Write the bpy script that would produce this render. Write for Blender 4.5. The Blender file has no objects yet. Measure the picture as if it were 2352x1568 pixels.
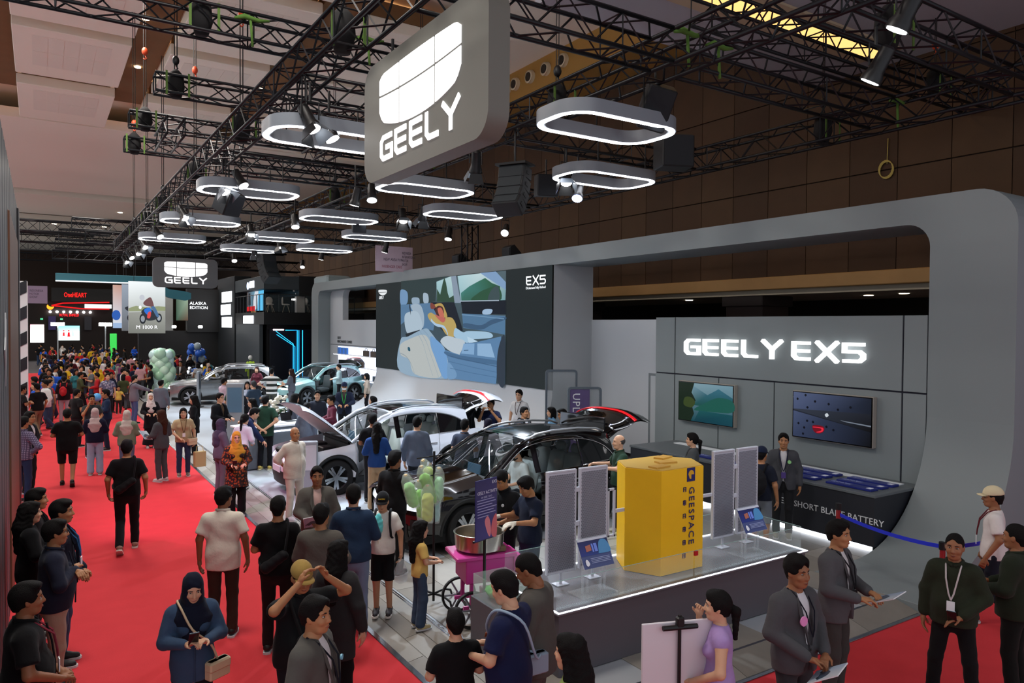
import bpy, math, random
import numpy as np
from mathutils import Matrix, Vector
rnd = random.Random(7)
S = bpy.context.scene
COL = S.collection
PI = math.pi
# ---------------------------------------------------------------- camera
FPX, YAW, PITCH, ROLL, CH = 1688.2, .5718072, .0214571, -.0069560, 3.6
_c, _s = math.cos(YAW), math.sin(YAW)
_F = np.array([_s*math.cos(PITCH), _c*math.cos(PITCH), -math.sin(PITCH)])
_r = np.array([_c, -_s, 0.]); _d = np.cross(_F, _r)
CM = np.array([math.cos(ROLL)*_r+math.sin(ROLL)*_d, -math.sin(ROLL)*_r+math.cos(ROLL)*_d, _F])
cam = bpy.data.objects.new('camera', bpy.data.cameras.new('camera')); COL.objects.link(cam)
cam.data.sensor_width = 36.0; cam.data.lens = FPX/2352*36; cam.data.clip_end = 400; cam.data.clip_start = .05
R3 = np.array([CM[0], -CM[1], -CM[2]]).T
cam.matrix_world = Matrix([list(R3[0])+[0], list(R3[1])+[0], list(R3[2])+[CH], [0, 0, 0, 1]])
S.camera = cam
def onz(x, y, z=0.):
    d = CM.T @ np.array([(x-1176)/FPX, (y-784)/FPX, 1]); p = np.array([0, 0, CH])+d*(z-CH)/d[2]; return Vector(p)
def onx(x, y, X):
    d = CM.T @ np.array([(x-1176)/FPX, (y-784)/FPX, 1]); return Vector(np.array([0, 0, CH])+d*X/d[0])
def ony(x, y, Y):
    d = CM.T @ np.array([(x-1176)/FPX, (y-784)/FPX, 1]); return Vector(np.array([0, 0, CH])+d*Y/d[1])
# ---------------------------------------------------------------- world, exposure
S.view_settings.view_transform = 'Standard'; S.view_settings.look = 'None'
S.view_settings.exposure = 0.55; S.view_settings.gamma = 1.0; S.view_settings.use_curve_mapping = False
W = bpy.data.worlds.new('world'); S.world = W; W.use_nodes = True
W.node_tree.nodes['Background'].inputs[0].default_value = (.80, .84, .92, 1)
W.node_tree.nodes['Background'].inputs[1].default_value = AMBIENT = .68
# ---------------------------------------------------------------- lights
def aim(o, target):
    o.rotation_euler = (Vector(target)-o.location).to_track_quat('-Z', 'Y').to_euler()
def spot(name, loc, target, power, deg=40, blend=.5, col=(1, 1, 1), rad=.06):
    l = bpy.data.lights.new(name, 'SPOT'); l.energy = power*2.1; l.spot_size = math.radians(deg); l.spot_blend = blend
    l.color = col; l.shadow_soft_size = rad
    o = bpy.data.objects.new(name, l); COL.objects.link(o); o.location = loc; aim(o, target); return o
def area(name, loc, target, power, sx, sy=None, col=(1, 1, 1)):
    l = bpy.data.lights.new(name, 'AREA'); l.energy = power; l.size = sx; l.color = col
    if sy: l.shape = 'RECTANGLE'; l.size_y = sy
    o = bpy.data.objects.new(name, l); COL.objects.link(o); o.location = loc; aim(o, target); return o
COOL = (.76, .87, 1.0); WARM = (1., .82, .62)
# ---------------------------------------------------------------- materials
def lin(h):
    if isinstance(h, (tuple, list)): return tuple(h[:3])
    h = h.lstrip('#'); v = [int(h[i:i+2], 16)/255 for i in (0, 2, 4)]
    return tuple(x/12.92 if x <= .04045 else ((x+.055)/1.055)**2.4 for x in v)
_M = {}
def mat(col, rough=.5, metal=0., emit=0., key=None, noise=0., nscale=8., coat=0., alpha=1., trans=0., ior=1.45, spec=.5, bump=0., bscale=40., pattern=None, col2=None, pscale=10., sheen=0.):
    k = (str(col), rough, metal, emit, noise, nscale, coat, alpha, trans, bump, bscale, pattern, str(col2), pscale, spec, sheen)
    if k in _M: return _M[k]
    m = bpy.data.materials.new(key or ('m_%d' % len(_M))); m.use_nodes = True
    nt = m.node_tree; b = nt.nodes['Principled BSDF']; L = nt.links; N = nt.nodes
    c = lin(col)+(1.,)
    b.inputs['Base Color'].default_value = c; b.inputs['Roughness'].default_value = rough; b.inputs['Metallic'].default_value = metal
    b.inputs['Coat Weight'].default_value = coat; b.inputs['Coat Roughness'].default_value = .04
    b.inputs['Transmission Weight'].default_value = trans; b.inputs['IOR'].default_value = ior; b.inputs['Alpha'].default_value = alpha
    b.inputs['Specular IOR Level'].default_value = spec; b.inputs['Sheen Weight'].default_value = sheen
    if emit: b.inputs['Emission Color'].default_value = c; b.inputs['Emission Strength'].default_value = emit
    m.diffuse_color = c
    tc = None
    if noise or bump or pattern:
        tc = N.new('ShaderNodeTexCoord')
    src = None
    if pattern:
        c2 = lin(col2)+(1.,)
        mp = N.new('ShaderNodeMapping'); L.new(tc.outputs['Object'], mp.inputs[0])
        mx = N.new('ShaderNodeMix'); mx.data_type = 'RGBA'; mx.inputs[6].default_value = c; mx.inputs[7].default_value = c2
        if pattern in ('stripe', 'plaid', 'vstripe'):
            wv = N.new('ShaderNodeTexWave'); wv.wave_type = 'BANDS'; wv.bands_direction = 'Z' if pattern != 'vstripe' else 'X'
            wv.inputs['Scale'].default_value = pscale; L.new(mp.outputs[0], wv.inputs[0])
            cr = N.new('ShaderNodeMath'); cr.operation = 'GREATER_THAN'; cr.inputs[1].default_value = .5
            L.new(wv.outputs['Fac'], cr.inputs[0]); f = cr.outputs[0]
            if pattern == 'plaid':
                w2 = N.new('ShaderNodeTexWave'); w2.wave_type = 'BANDS'; w2.bands_direction = 'X'; w2.inputs['Scale'].default_value = pscale
                L.new(mp.outputs[0], w2.inputs[0])
                ad = N.new('ShaderNodeMath'); ad.operation = 'MULTIPLY'; L.new(wv.outputs['Fac'], ad.inputs[0]); L.new(w2.outputs['Fac'], ad.inputs[1]); f = ad.outputs[0]
            L.new(f, mx.inputs[0])
        elif pattern == 'blotch':
            vo = N.new('ShaderNodeTexVoronoi'); vo.inputs['Scale'].default_value = pscale; L.new(mp.outputs[0], vo.inputs['Vector'])
            cr = N.new('ShaderNodeMath'); cr.operation = 'GREATER_THAN'; cr.inputs[1].default_value = .42; L.new(vo.outputs['Distance'], cr.inputs[0]); L.new(cr.outputs[0], mx.inputs[0])
        src = mx.outputs[2]
    if noise:
        nz = N.new('ShaderNodeTexNoise'); nz.inputs['Scale'].default_value = nscale; nz.inputs['Detail'].default_value = 4; L.new(tc.outputs['Object'], nz.inputs['Vector'])
        mr = N.new('ShaderNodeMapRange'); mr.inputs[3].default_value = 1-noise; mr.inputs[4].default_value = 1+noise; L.new(nz.outputs['Fac'], mr.inputs[0])
        mu = N.new('ShaderNodeMix'); mu.data_type = 'RGBA'; mu.blend_type = 'MULTIPLY'; mu.inputs[0].default_value = 1.
        if src: L.new(src, mu.inputs[6])
        else: mu.inputs[6].default_value = c
        L.new(mr.outputs[0], mu.inputs[7]); src = mu.outputs[2]
    if src: L.new(src, b.inputs['Base Color'])
    if bump:
        nb = N.new('ShaderNodeTexNoise'); nb.inputs['Scale'].default_value = bscale; nb.inputs['Detail'].default_value = 3; L.new(tc.outputs['Object'], nb.inputs['Vector'])
        bp = N.new('ShaderNodeBump'); bp.inputs['Strength'].default_value = bump; bp.inputs['Distance'].default_value = .02
        L.new(nb.outputs['Fac'], bp.inputs['Height']); L.new(bp.outputs[0], b.inputs['Normal'])
    _M[k] = m; return m
def vcol(emit=0., rough=.6, key=None):
    k = ('vcol', emit, rough)
    if k in _M: return _M[k]
    m = bpy.data.materials.new(key or 'print_%d' % len(_M)); m.use_nodes = True; nt = m.node_tree; b = nt.nodes['Principled BSDF']
    a = nt.nodes.new('ShaderNodeAttribute'); a.attribute_name = 'Col'
    b.inputs['Roughness'].default_value = rough
    if emit:
        b.inputs['Base Color'].default_value = (.01, .01, .01, 1); b.inputs['Specular IOR Level'].default_value = .1
        nt.links.new(a.outputs['Color'], b.inputs['Emission Color']); b.inputs['Emission Strength'].default_value = emit
    else: nt.links.new(a.outputs['Color'], b.inputs['Base Color'])
    _M[k] = m; return m
# ---------------------------------------------------------------- mesh building
def link(name, me, parent=None, loc=None, rz=None):
    o = bpy.data.objects.new(name, me); COL.objects.link(o)
    if parent is not None: o.parent = parent
    if loc is not None: o.location = loc
    if rz is not None: o.rotation_euler = (0, 0, rz)
    return o
def tag(o, label=None, cat=None, group=None, kind=None):
    if label: o['label'] = label
    if cat: o['category'] = cat
    if group: o['group'] = group
    if kind: o['kind'] = kind
    return o
def empty(name, loc=(0, 0, 0), rz=0., parent=None):
    o = bpy.data.objects.new(name, None); COL.objects.link(o); o.location = loc; o.rotation_euler = (0, 0, rz); o.empty_display_size = .1
    if parent is not None: o.parent = parent
    return o
def copy_tree(o, parent=None):
    c = o.copy(); COL.objects.link(c); c.parent = parent
    for ch in o.children: copy_tree(ch, c)
    return c
def rot3(rx=0, ry=0, rz=0): return np.array(Matrix.Rotation(rz, 3, 'Z') @ Matrix.Rotation(ry, 3, 'Y') @ Matrix.Rotation(rx, 3, 'X'))
class MB:
    def __init__(s): s.v = []; s.f = []; s.n = 0; s.mi = []; s.cm = 0; s.vc = []
    def add(s, v, f, R=None, t=None, col=None):
        v = np.asarray(v, float).reshape(-1, 3)
        if R is not None: v = v @ np.asarray(R).T
        if t is not None: v = v+np.asarray(t, float)
        s.v.append(v); s.f += [tuple(i+s.n for i in q) for q in f]; s.mi += [s.cm]*len(f); s.n += len(v)
        if col is not None: s.vc.append((len(v), col))
        return s
    def box(s, c, d, R=None, bev=0.):
        x, y, z = [q/2 for q in d]
        if bev <= 0:
            v = [(sx*x, sy*y, sz*z) for sx in (-1, 1) for sy in (-1, 1) for sz in (-1, 1)]
            f = [(0, 1, 3, 2), (4, 6, 7, 5), (0, 4, 5, 1), (2, 3, 7, 6), (0, 2, 6, 4), (1, 5, 7, 3)]
            return s.add(v, f, R, c)
        b = min(bev, x, y, z)
        pts = [(x-b, -y), (x, -y+b), (x, y-b), (x-b, y), (-x+b, y), (-x, y-b), (-x, -y+b), (-x+b, -y)]
        ins = [(p[0]*(x-b)/x, p[1]*(y-b)/y) for p in pts]
        v = [(a, q, -z) for a, q in ins]+[(a, q, -z+b) for a, q in pts]+[(a, q, z-b) for a, q in pts]+[(a, q, z) for a, q in ins]
        f = [tuple(range(7, -1, -1)), tuple(range(24, 32))]
        for k in range(3):
            for i in range(8): j = (i+1) % 8; f.append((k*8+i, k*8+j, k*8+8+j, k*8+8+i))
        return s.add(v, f, R, c)
    def b2(s, lo, hi, bev=0.):
        lo = np.array(lo, float); hi = np.array(hi, float); return s.box((lo+hi)/2, hi-lo, None, bev)
    def tube(s, pts, r, n=8, cap=True, closed=False):
        P = [np.asarray(p, float) for p in pts]; m = len(P)
        rr = r if isinstance(r, (list, tuple)) else [r]*m
        V = []; prev = None
        for i in range(m):
            if closed: d = P[(i+1) % m]-P[i-1]
            else: d = P[min(i+1, m-1)]-P[max(i-1, 0)]
            d = d/(np.linalg.norm(d)+1e-9)
            if prev is None:
                a = np.array([0, 0, 1.]) if abs(d[2]) < .9 else np.array([1., 0, 0])
                u = np.cross(d, a); u /= np.linalg.norm(u)
            else:
                u = prev-d*np.dot(prev, d); u /= np.linalg.norm(u)+1e-9
            prev = u; w = np.cross(d, u)
            for k in range(n):
                t = 2*PI*k/n; V.append(P[i]+(u*math.cos(t)+w*math.sin(t))*rr[i])
        f = []
        for i in range(m if closed else m-1):
            for k in range(n):
                a = i*n+k; b = i*n+(k+1) % n; j = (i+1) % m
                f.append((a, b, j*n+(k+1) % n, j*n+k))
        if cap and not closed: f += [tuple(range(n-1, -1, -1)), tuple(range((m-1)*n, m*n))]
        return s.add(V, f)
    def cyl(s, c, r, h, n=24, axis='z', r2=None):
        r2 = r if r2 is None else r2
        ax = {'z': (0, 0, 1), 'x': (1, 0, 0), 'y': (0, 1, 0)}[axis]; c = np.array(c, float); a = np.array(ax, float)*h/2
        return s.tube([c-a, c+a], [r, r2], n)
    def lathe(s, prof, n=24, c=(0, 0, 0), R=None, cap=True):
        V = []; m = len(prof)
        for r, z in prof:
            for k in range(n): t = 2*PI*k/n; V.append((r*math.cos(t), r*math.sin(t), z))
        f = [(i*n+k, i*n+(k+1) % n, (i+1)*n+(k+1) % n, (i+1)*n+k) for i in range(m-1) for k in range(n)]
        if cap:
            f += [tuple(range(n-1, -1, -1)), tuple(range((m-1)*n, m*n))]
        return s.add(V, f, R, c)
    def ell(s, c, r, R=None, n=12, m=8):
        V = [(0, 0, -1)]; f = []
        for i in range(1, m):
            p = -PI/2+PI*i/m
            for k in range(n): t = 2*PI*k/n; V.append((math.cos(p)*math.cos(t), math.cos(p)*math.sin(t), math.sin(p)))
        V.append((0, 0, 1)); top = len(V)-1
        for k in range(n):
            f.append((0, 1+(k+1) % n, 1+k)); f.append((top, top-n+k, top-n+(k+1) % n))
        for i in range(m-2):
            for k in range(n): a = 1+i*n+k; b = 1+i*n+(k+1) % n; f.append((a, b, b+n, a+n))
        return s.add(np.array(V)*np.array(r), f, R, c)
    def prism(s, poly, O, U, V, N, h):
        """polygon (u,v list) in plane O,U,V extruded along N by h"""
        O, U, V, N = [np.asarray(q, float) for q in (O, U, V, N)]; n = len(poly)
        a = [O+U*p[0]+V*p[1] for p in poly]; b = [q+N*h for q in a]
        f = [tuple(range(n-1, -1, -1)), tuple(range(n, 2*n))]+[(i, (i+1) % n, n+(i+1) % n, n+i) for i in range(n)]
        return s.add(a+b, f)
    def grid(s, fn, us, vs, flip=False):
        V = [fn(u, v) for u in us for v in vs]; m = len(vs); f = []
        for i in range(len(us)-1):
            for j in range(m-1):
                q = (i*m+j, (i+1)*m+j, (i+1)*m+j+1, i*m+j+1); f.append(q[::-1] if flip else q)
        return s.add(V, f)
    def mesh(s, name, mats, smooth=False):
        me = bpy.data.meshes.new(name)
        me.from_pydata(np.concatenate(s.v).tolist() if s.v else [], [], s.f)
        for m in (mats if isinstance(mats, (list, tuple)) else [mats]): me.materials.append(m)
        if len(set(s.mi)) > 1: me.polygons.foreach_set('material_index', s.mi)
        if s.vc:
            at = me.color_attributes.new('Col', 'FLOAT_COLOR', 'POINT')
            arr = np.concatenate([np.tile(np.array(tuple(c)+(1.,)), (n, 1)) if np.ndim(c) == 1 else np.c_[np.asarray(c), np.ones(n)] for n, c in s.vc])
            at.data.foreach_set('color', arr.astype(np.float32).ravel())
        if smooth:
            me.polygons.foreach_set('use_smooth', [True]*len(me.polygons))
            if smooth != 'all':
                try: me.set_sharp_from_angle(angle=math.radians(40))
                except Exception: pass
        me.update(); return me
    def build(s, name, mats, parent=None, smooth=False, loc=None, rz=None):
        return link(name, s.mesh(name, mats, smooth), parent, loc, rz)
def sm(pts, n=6, closed=True):
    """Catmull-Rom smoothing of a 2-D outline"""
    P = [np.array(p, float) for p in pts]; m = len(P); out = []
    for i in range(m if closed else m-1):
        p0, p1, p2, p3 = (P[(i-1) % m], P[i], P[(i+1) % m], P[(i+2) % m]) if closed else (P[max(i-1, 0)], P[i], P[i+1], P[min(i+2, m-1)])
        for k in range(n):
            t = k/n; out.append(tuple(.5*((2*p1)+(-p0+p2)*t+(2*p0-5*p1+4*p2-p3)*t*t+(-p0+3*p1-3*p2+p3)*t**3)))
    if not closed: out.append(tuple(P[-1]))
    return out
def rrect(x0, y0, x1, y1, r, n=6):
    out = []
    for cx, cy, a0 in ((x1-r, y0+r, -90), (x1-r, y1-r, 0), (x0+r, y1-r, 90), (x0+r, y0+r, 180)):
        for k in range(n+1): a = math.radians(a0+90*k/n); out.append((cx+r*math.cos(a), cy+r*math.sin(a)))
    return out
def flat_art(name, O, U, V, N, shapes, m, parent=None, step=.0012):
    """flat print or screen picture: coloured outlines layered on a plane"""
    b = MB(); O, U, V, N = [np.asarray(q, float) for q in (O, U, V, N)]
    for i, (poly, c) in enumerate(shapes):
        pts = [O+U*p[0]+V*p[1]+N*(step*(i+1)) for p in poly]
        if isinstance(c, list): cc = [lin(q) for q in c]; cc = np.array((cc*(len(pts)//len(cc)+1))[:len(pts)]) if len(cc) != len(pts) else np.array(cc)
        else: cc = np.array(lin(c))
        b.add(pts, [tuple(range(len(pts)))], col=cc)
    return b.build(name, m, parent)
def text(name, body, loc, U, V, size, m, parent=None, ext=.002, align='LEFT', sx=1., spacing=1.):
    c = bpy.data.curves.new(name, 'FONT'); c.body = body; c.size = size; c.extrude = ext; c.align_x = align; c.space_character = spacing
    c.resolution_u = 2; c.materials.append(m); t_ = bpy.data.objects.new(name, c); me = bpy.data.meshes.new_from_object(t_); bpy.data.objects.remove(t_); bpy.data.curves.remove(c)
    o = bpy.data.objects.new(name, me); COL.objects.link(o)
    U = Vector(U).normalized(); V = Vector(V).normalized(); N = U.cross(V)
    Mx = Matrix((U*sx, V, N)).transposed().to_4x4(); Mx.translation = Vector(loc)
    if parent is not None: o.parent = parent; o.matrix_parent_inverse = Matrix.Identity(4)
    o.matrix_basis = Mx; return o
LET = {  # stroke lettering in a unit cell (width given), height 1
 'G': (1.0, [[(.93, .9), (.25, .9), (.1, .75), (.1, .25), (.25, .1), (.9, .1), (.9, .5), (.45, .5)]]),
 'E': (.95, [[(.9, .9), (.1, .9), (.1, .25), (.25, .1), (.9, .1)], [(.1, .5), (.88, .5)]]),
 'L': (.9, [[(.1, 1.), (.1, .25), (.25, .1), (.9, .1)]]),
 'Y': (1.02, [[(.03, 1.), (.5, .52), (.97, 1.)], [(.5, .52), (.5, 0)]]),
 'X': (1.05, [[(.06, 1.), (.97, 0)], [(.97, 1.), (.06, 0)]]),
 '5': (1.0, [[(.93, .9), (.1, .9), (.1, .55), (.75, .55), (.9, .42), (.9, .24), (.75, .1), (.06, .1)]]),
 ' ': (.12, []),
}
def strokes(b, word, O, U, V, N, H, th=.17, depth=.05, gap=.14, wide=1.12, cellw=None):
    O, U, V, N = [np.asarray(q, float) for q in (O, U, V, N)]; x = 0
    for ch in word:
        w, ls = LET[ch]; w *= wide
        for pl in ls:
            P = [np.array([p[0]*w/(LET[ch][0])*LET[ch][0], p[1]])*H for p in pl]
            t = th*H/2; n = len(P); A = []; B = []
            for i in range(n):
                d0 = P[i]-P[i-1] if i else P[1]-P[0]; d1 = P[i+1]-P[i] if i < n-1 else d0
                d0 = d0/np.linalg.norm(d0); d1 = d1/np.linalg.norm(d1)
                n0 = np.array([-d0[1], d0[0]]); n1 = np.array([-d1[1], d1[0]]); mv = n0+n1; mv = mv/np.linalg.norm(mv); k = 1/max(.4, mv@n0)
                A.append(P[i]+mv*t*k); B.append(P[i]-mv*t*k)
            for i in range(n-1):
                q = [B[i], B[i+1], A[i+1], A[i]]
                b.prism([(x+p[0], p[1]) for p in q], O, U, V, N, depth)
        x += (w+gap)*H
    return x-gap*H
# ---------------------------------------------------------------- lights of the hall
for i, (x, y) in enumerate(((1., 8.), (1., 20.), (1., 32.), (1., 46.), (1., 62.), (8., 52.), (9., 70.), (-6., 26.), (-6., 50.))):
    area('hall_lamp_%d' % i, (x, y, 11.6), (x, y, 0), 420, 2.2, None, (1., .93, .86))
spot('pink_glow_spot', (-.2, 12.4, 6.3), (2.7, 15.2, 0), 420, 44, .9, (1., .34, .75), .15)  # added spot without a fixture, standing in for the pink screen glow on the carpet
# ---------------------------------------------------------------- bodies: blended distance fields turned into one surface
_EC = [(0, 1), (2, 3), (4, 5), (6, 7), (0, 2), (1, 3), (4, 6), (5, 7), (0, 4), (1, 5), (2, 6), (3, 7)]
_CO = np.array([(i >> 2 & 1, i >> 1 & 1, i & 1) for i in range(8)])
def surface(v, lo, h):
    s = v < 0; nx, ny, nz = v.shape
    cs = [s[a:nx-1+a, b:ny-1+b, c:nz-1+c] for a, b, c in _CO]
    cnt = sum(q.astype(np.int8) for q in cs); act = (cnt > 0) & (cnt < 8)
    I = np.argwhere(act)
    if len(I) == 0: return np.zeros((0, 3)), np.zeros((0, 4), int)
    val = np.stack([v[I[:, 0]+a, I[:, 1]+b, I[:, 2]+c] for a, b, c in _CO], 1)
    acc = np.zeros((len(I), 3)); num = np.zeros(len(I))
    for a, b in _EC:
        va, vb = val[:, a], val[:, b]; m = (va < 0) != (vb < 0)
        t = np.where(m, va/np.where(va == vb, 1, va-vb), 0)[:, None]
        acc += np.where(m[:, None], _CO[a]+t*(_CO[b]-_CO[a]), 0); num += m
    P = (I+acc/num[:, None])*h+lo
    idx = np.full(act.shape, -1); idx[I[:, 0], I[:, 1], I[:, 2]] = np.arange(len(I))
    F = []
    for ax in range(3):
        A = [slice(None)]*3; B = [slice(None)]*3; A[ax] = slice(0, -1); B[ax] = slice(1, None)
        a, b = s[tuple(A)], s[tuple(B)]; C = np.argwhere(a != b)
        o1, o2 = (ax+1) % 3, (ax+2) % 3
        C = C[(C[:, o1] > 0) & (C[:, o2] > 0) & (C[:, o1] < v.shape[o1]-1) & (C[:, o2] < v.shape[o2]-1)]
        if not len(C): continue
        q = []
        for d1, d2 in ((-1, -1), (0, -1), (0, 0), (-1, 0)):
            D = C.copy(); D[:, o1] += d1; D[:, o2] += d2; q.append(idx[D[:, 0], D[:, 1], D[:, 2]])
        q = np.stack(q, 1); fl = ~a[C[:, 0], C[:, 1], C[:, 2]]
        q[fl] = q[fl][:, ::-1]; F.append(q)
    F = np.concatenate(F); F = F[(F >= 0).all(1)]
    return P, F
class SD:
    """list of blended shapes: rounded cones ('c'), ellipsoids ('e'); cuts are planes"""
    def __init__(s, T=None): s.p = []; s.cuts = []; s.T = T; s.noise = None; s.fns = []
    def c(s, a, b, r1, r2=None, k=.03, ys=1.): s.p.append(('c', np.array(a, float), np.array(b, float), r1, r1 if r2 is None else r2, k, ys)); return s
    def e(s, c, r, k=.03, R=None, sub=False): s.p.append(('e', np.array(c, float), np.array(r, float), R, sub, k, 1.)); return s
    def cut(s, n, d): n = np.array(n, float); s.cuts.append((n/np.linalg.norm(n), d)); return s
    def bounds(s):
        lo = np.full(3, 9.); hi = -lo
        for q in s.p:
            if q[0] == 'c':
                for P, r in ((q[1], q[3]), (q[2], q[4])): lo = np.minimum(lo, P-r*max(1, 1/q[6])); hi = np.maximum(hi, P+r*max(1, 1/q[6]))
            elif not q[4]: r = q[2].max() if q[3] is not None else q[2]; lo = np.minimum(lo, q[1]-r); hi = np.maximum(hi, q[1]+r)
        return lo, hi
    def ev(s, P):
        d = None
        for q in s.p:
            if q[0] == 'c':
                _, a, b, r1, r2, k, ys = q; sc = np.array([1, ys, 1], np.float32)
                pa = (P-a.astype(np.float32))*sc; ba = ((b-a)*sc).astype(np.float32)
                t = np.clip((pa@ba)/(ba@ba+1e-9), 0, 1)
                e = np.sqrt(((pa-t[:, None]*ba)**2).sum(1))-(r1+(r2-r1)*t)
                if ys > 1: e = e/ys**.5
            else:
                _, c, r, R, sub, k, _ = q; pp = P-c.astype(np.float32)
                if R is not None: pp = pp@np.asarray(R, np.float32)
                k0 = np.sqrt(((pp/r)**2).sum(1)); k1 = np.sqrt(((pp/(r*r))**2).sum(1))+1e-6; e = k0*(k0-1)/k1
                if sub:
                    hh = np.clip(.5-.5*(d+e)/k, 0, 1); d = d+(-e-d)*hh+k*hh*(1-hh); continue
            if d is None: d = e
            else:
                hh = np.clip(.5+.5*(e-d)/k, 0, 1); d = e+(d-e)*hh-k*hh*(1-hh)
        if s.noise:
            A, f, ph = s.noise
            d = d+A*(np.sin(P[:, 0]*f+ph+2*np.sin(P[:, 2]*f*.43))*np.sin(P[:, 2]*f*.9+ph*2+1.5*np.sin(P[:, 1]*f*.7))).astype(np.float32)
        for n, dd in s.cuts: d = np.maximum(d, P@n.astype(np.float32)-dd)
        for fn in s.fns: d = fn(P, d)
        return d
    def mesh(s, h):
        lo, hi = s.bounds(); lo = lo-2.5*h; hi = hi+2.5*h
        for n, dd in s.cuts:
            for ax in range(3):
                if n[ax] < -.999: lo[ax] = max(lo[ax], -dd-2.5*h)
                if n[ax] > .999: hi[ax] = min(hi[ax], dd+2.5*h)
        n = np.maximum(np.ceil((hi-lo)/h).astype(int)+1, 3)
        g = np.stack(np.meshgrid(*[np.arange(q) for q in n], indexing='ij'), -1).reshape(-1, 3)
        P = (g*h+lo).astype(np.float32)
        V, F = surface(s.ev(P).reshape(n), lo, h)
        if s.T is not None and len(V): V = s.T(V)
        return V, F
def mk(parts, name, m, parent=None, smooth='all'):
    V = []; F = []; n = 0
    for v, f in parts:
        if len(v): V.append(v); F.append(f+n); n += len(v)
    V = np.concatenate(V); F = np.concatenate(F)
    me = bpy.data.meshes.new(name); me.vertices.add(len(V)); me.vertices.foreach_set('co', V.astype(np.float32).ravel())
    me.loops.add(F.size); me.loops.foreach_set('vertex_index', F.astype(np.int32).ravel())
    me.polygons.add(len(F)); me.polygons.foreach_set('loop_start', np.arange(0, F.size, 4, dtype=np.int32))
    me.polygons.foreach_set('use_smooth', np.ones(len(F), bool)); me.materials.append(m); me.update(calc_edges=True)
    return link(name, me, parent)
SKINS = ['#b98a6a', '#a4734f', '#8c5d40', '#c79a7c', '#7a4f36']
def skin(i): return mat(SKINS[i], .5, noise=.06, nscale=30, key='skin_%d' % i, spec=.35)
def cloth(c, pattern=None, col2=None, ps=10., rough=.9): return mat(c, rough, noise=.10, nscale=14, pattern=pattern, col2=col2, pscale=ps, spec=.2, key='cloth', sheen=.04, bump=.15, bscale=30)
HAIRC = '#0d0b0b'
# arm presets: (elbow, wrist, hand direction) for the right side (x>0), upper-body frame of a 1.75 m figure
ARM = {
 'down': ((.245, -.03, 1.15), (.262, .03, .90), (0, .12, -1)),
 'relax': ((.25, -.05, 1.16), (.255, .09, .93), (-.1, .3, -1)),
 'swing': ((.25, .05, 1.16), (.25, .22, 1.02), (0, .6, -.6)),
 'back': ((.25, -.14, 1.17), (.26, -.22, .95), (0, -.2, -1)),
 'phone': ((.235, .03, 1.16), (.085, .26, 1.19), (-.45, .6, .35)),
 'hold': ((.24, .02, 1.16), (.13, .26, 1.10), (-.5, .8, .05)),
 'low': ((.26, .0, 1.16), (.10, .23, 1.0), (-.75, .45, -.25)),
 'clasp': ((.26, -.02, 1.16), (.06, .21, .97), (-.9, .2, -.2)),
 'behind': ((.27, -.12, 1.17), (.05, -.20, .98), (-.8, -.1, -.3)),
 'fold': ((.25, .03, 1.17), (-.06, .20, 1.22), (-.95, .1, .1)),
 'hip': ((.42, -.08, 1.17), (.20, .02, 1.03), (-.6, .5, -.5)),
 'fwd': ((.24, .10, 1.2), (.2, .36, 1.22), (0, 1, .0)),
 'reach': ((.25, .2, 1.28), (.2, .45, 1.2), (0, 1, -.1)),
 'cap': ((.30, .20, 1.46), (.13, .22, 1.64), (-.5, .0, .8)),
 'face': ((.24, .12, 1.22), (.11, .17, 1.48), (-.3, -.1, .9)),
 'photo': ((.26, .12, 1.24), (.10, .28, 1.50), (-.4, .5, .7)),
 'out': ((.27, .08, 1.22), (.33, .30, 1.12), (.2, .9, .1)),
}
def hand(b, W, d, up, side, s, curl=.35, kf=1.):
    """five-fingered hand blended onto the wrist; d finger direction, up back-of-hand normal, side +1/-1 thumb side"""
    d = np.array(d, float); d /= np.linalg.norm(d); up = np.array(up, float); up -= d*(up@d); up /= np.linalg.norm(up)
    t = np.cross(up, d)*side  # towards the little finger
    h = SD()
    W = np.array(W, float)
    h.c(W-d*.02*s, W+d*.045*s, .024*s, .026*s, k=.02*s)
    for i in range(4):
        o = (-.027+.018*i)*s; L = (.042, .047, .044, .035)[i]*s
        k0 = W+t*o*.75+d*.03*s; k1 = W+t*o+d*.088*s
        h.c(k0, k1, .0125*s, .0105*s, k=.012*s)
        c = curl*(1+.12*i); d1 = d*math.cos(c)-up*math.sin(c); k2 = k1+d1*L
        d2 = d*math.cos(2.1*c)-up*math.sin(2.1*c); k3 = k2+d2*L*.95
        h.c(k1, k2, .0098*s, .0088*s, k=.004*s); h.c(k2, k3, .0088*s, .0072*s, k=.004*s)
    a0 = W-t*.024*s+d*.02*s; a1 = W-t*.05*s+d*.052*s-up*.014*s; a2 = a1+(d*.8-t*.1-up*.5)*.036*s
    h.c(a0, a1, .0135*s, .011*s, k=.01*s); h.c(a1, a2, .0105*s, .0085*s, k=.004*s)
    return h
class Fig: pass
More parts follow.
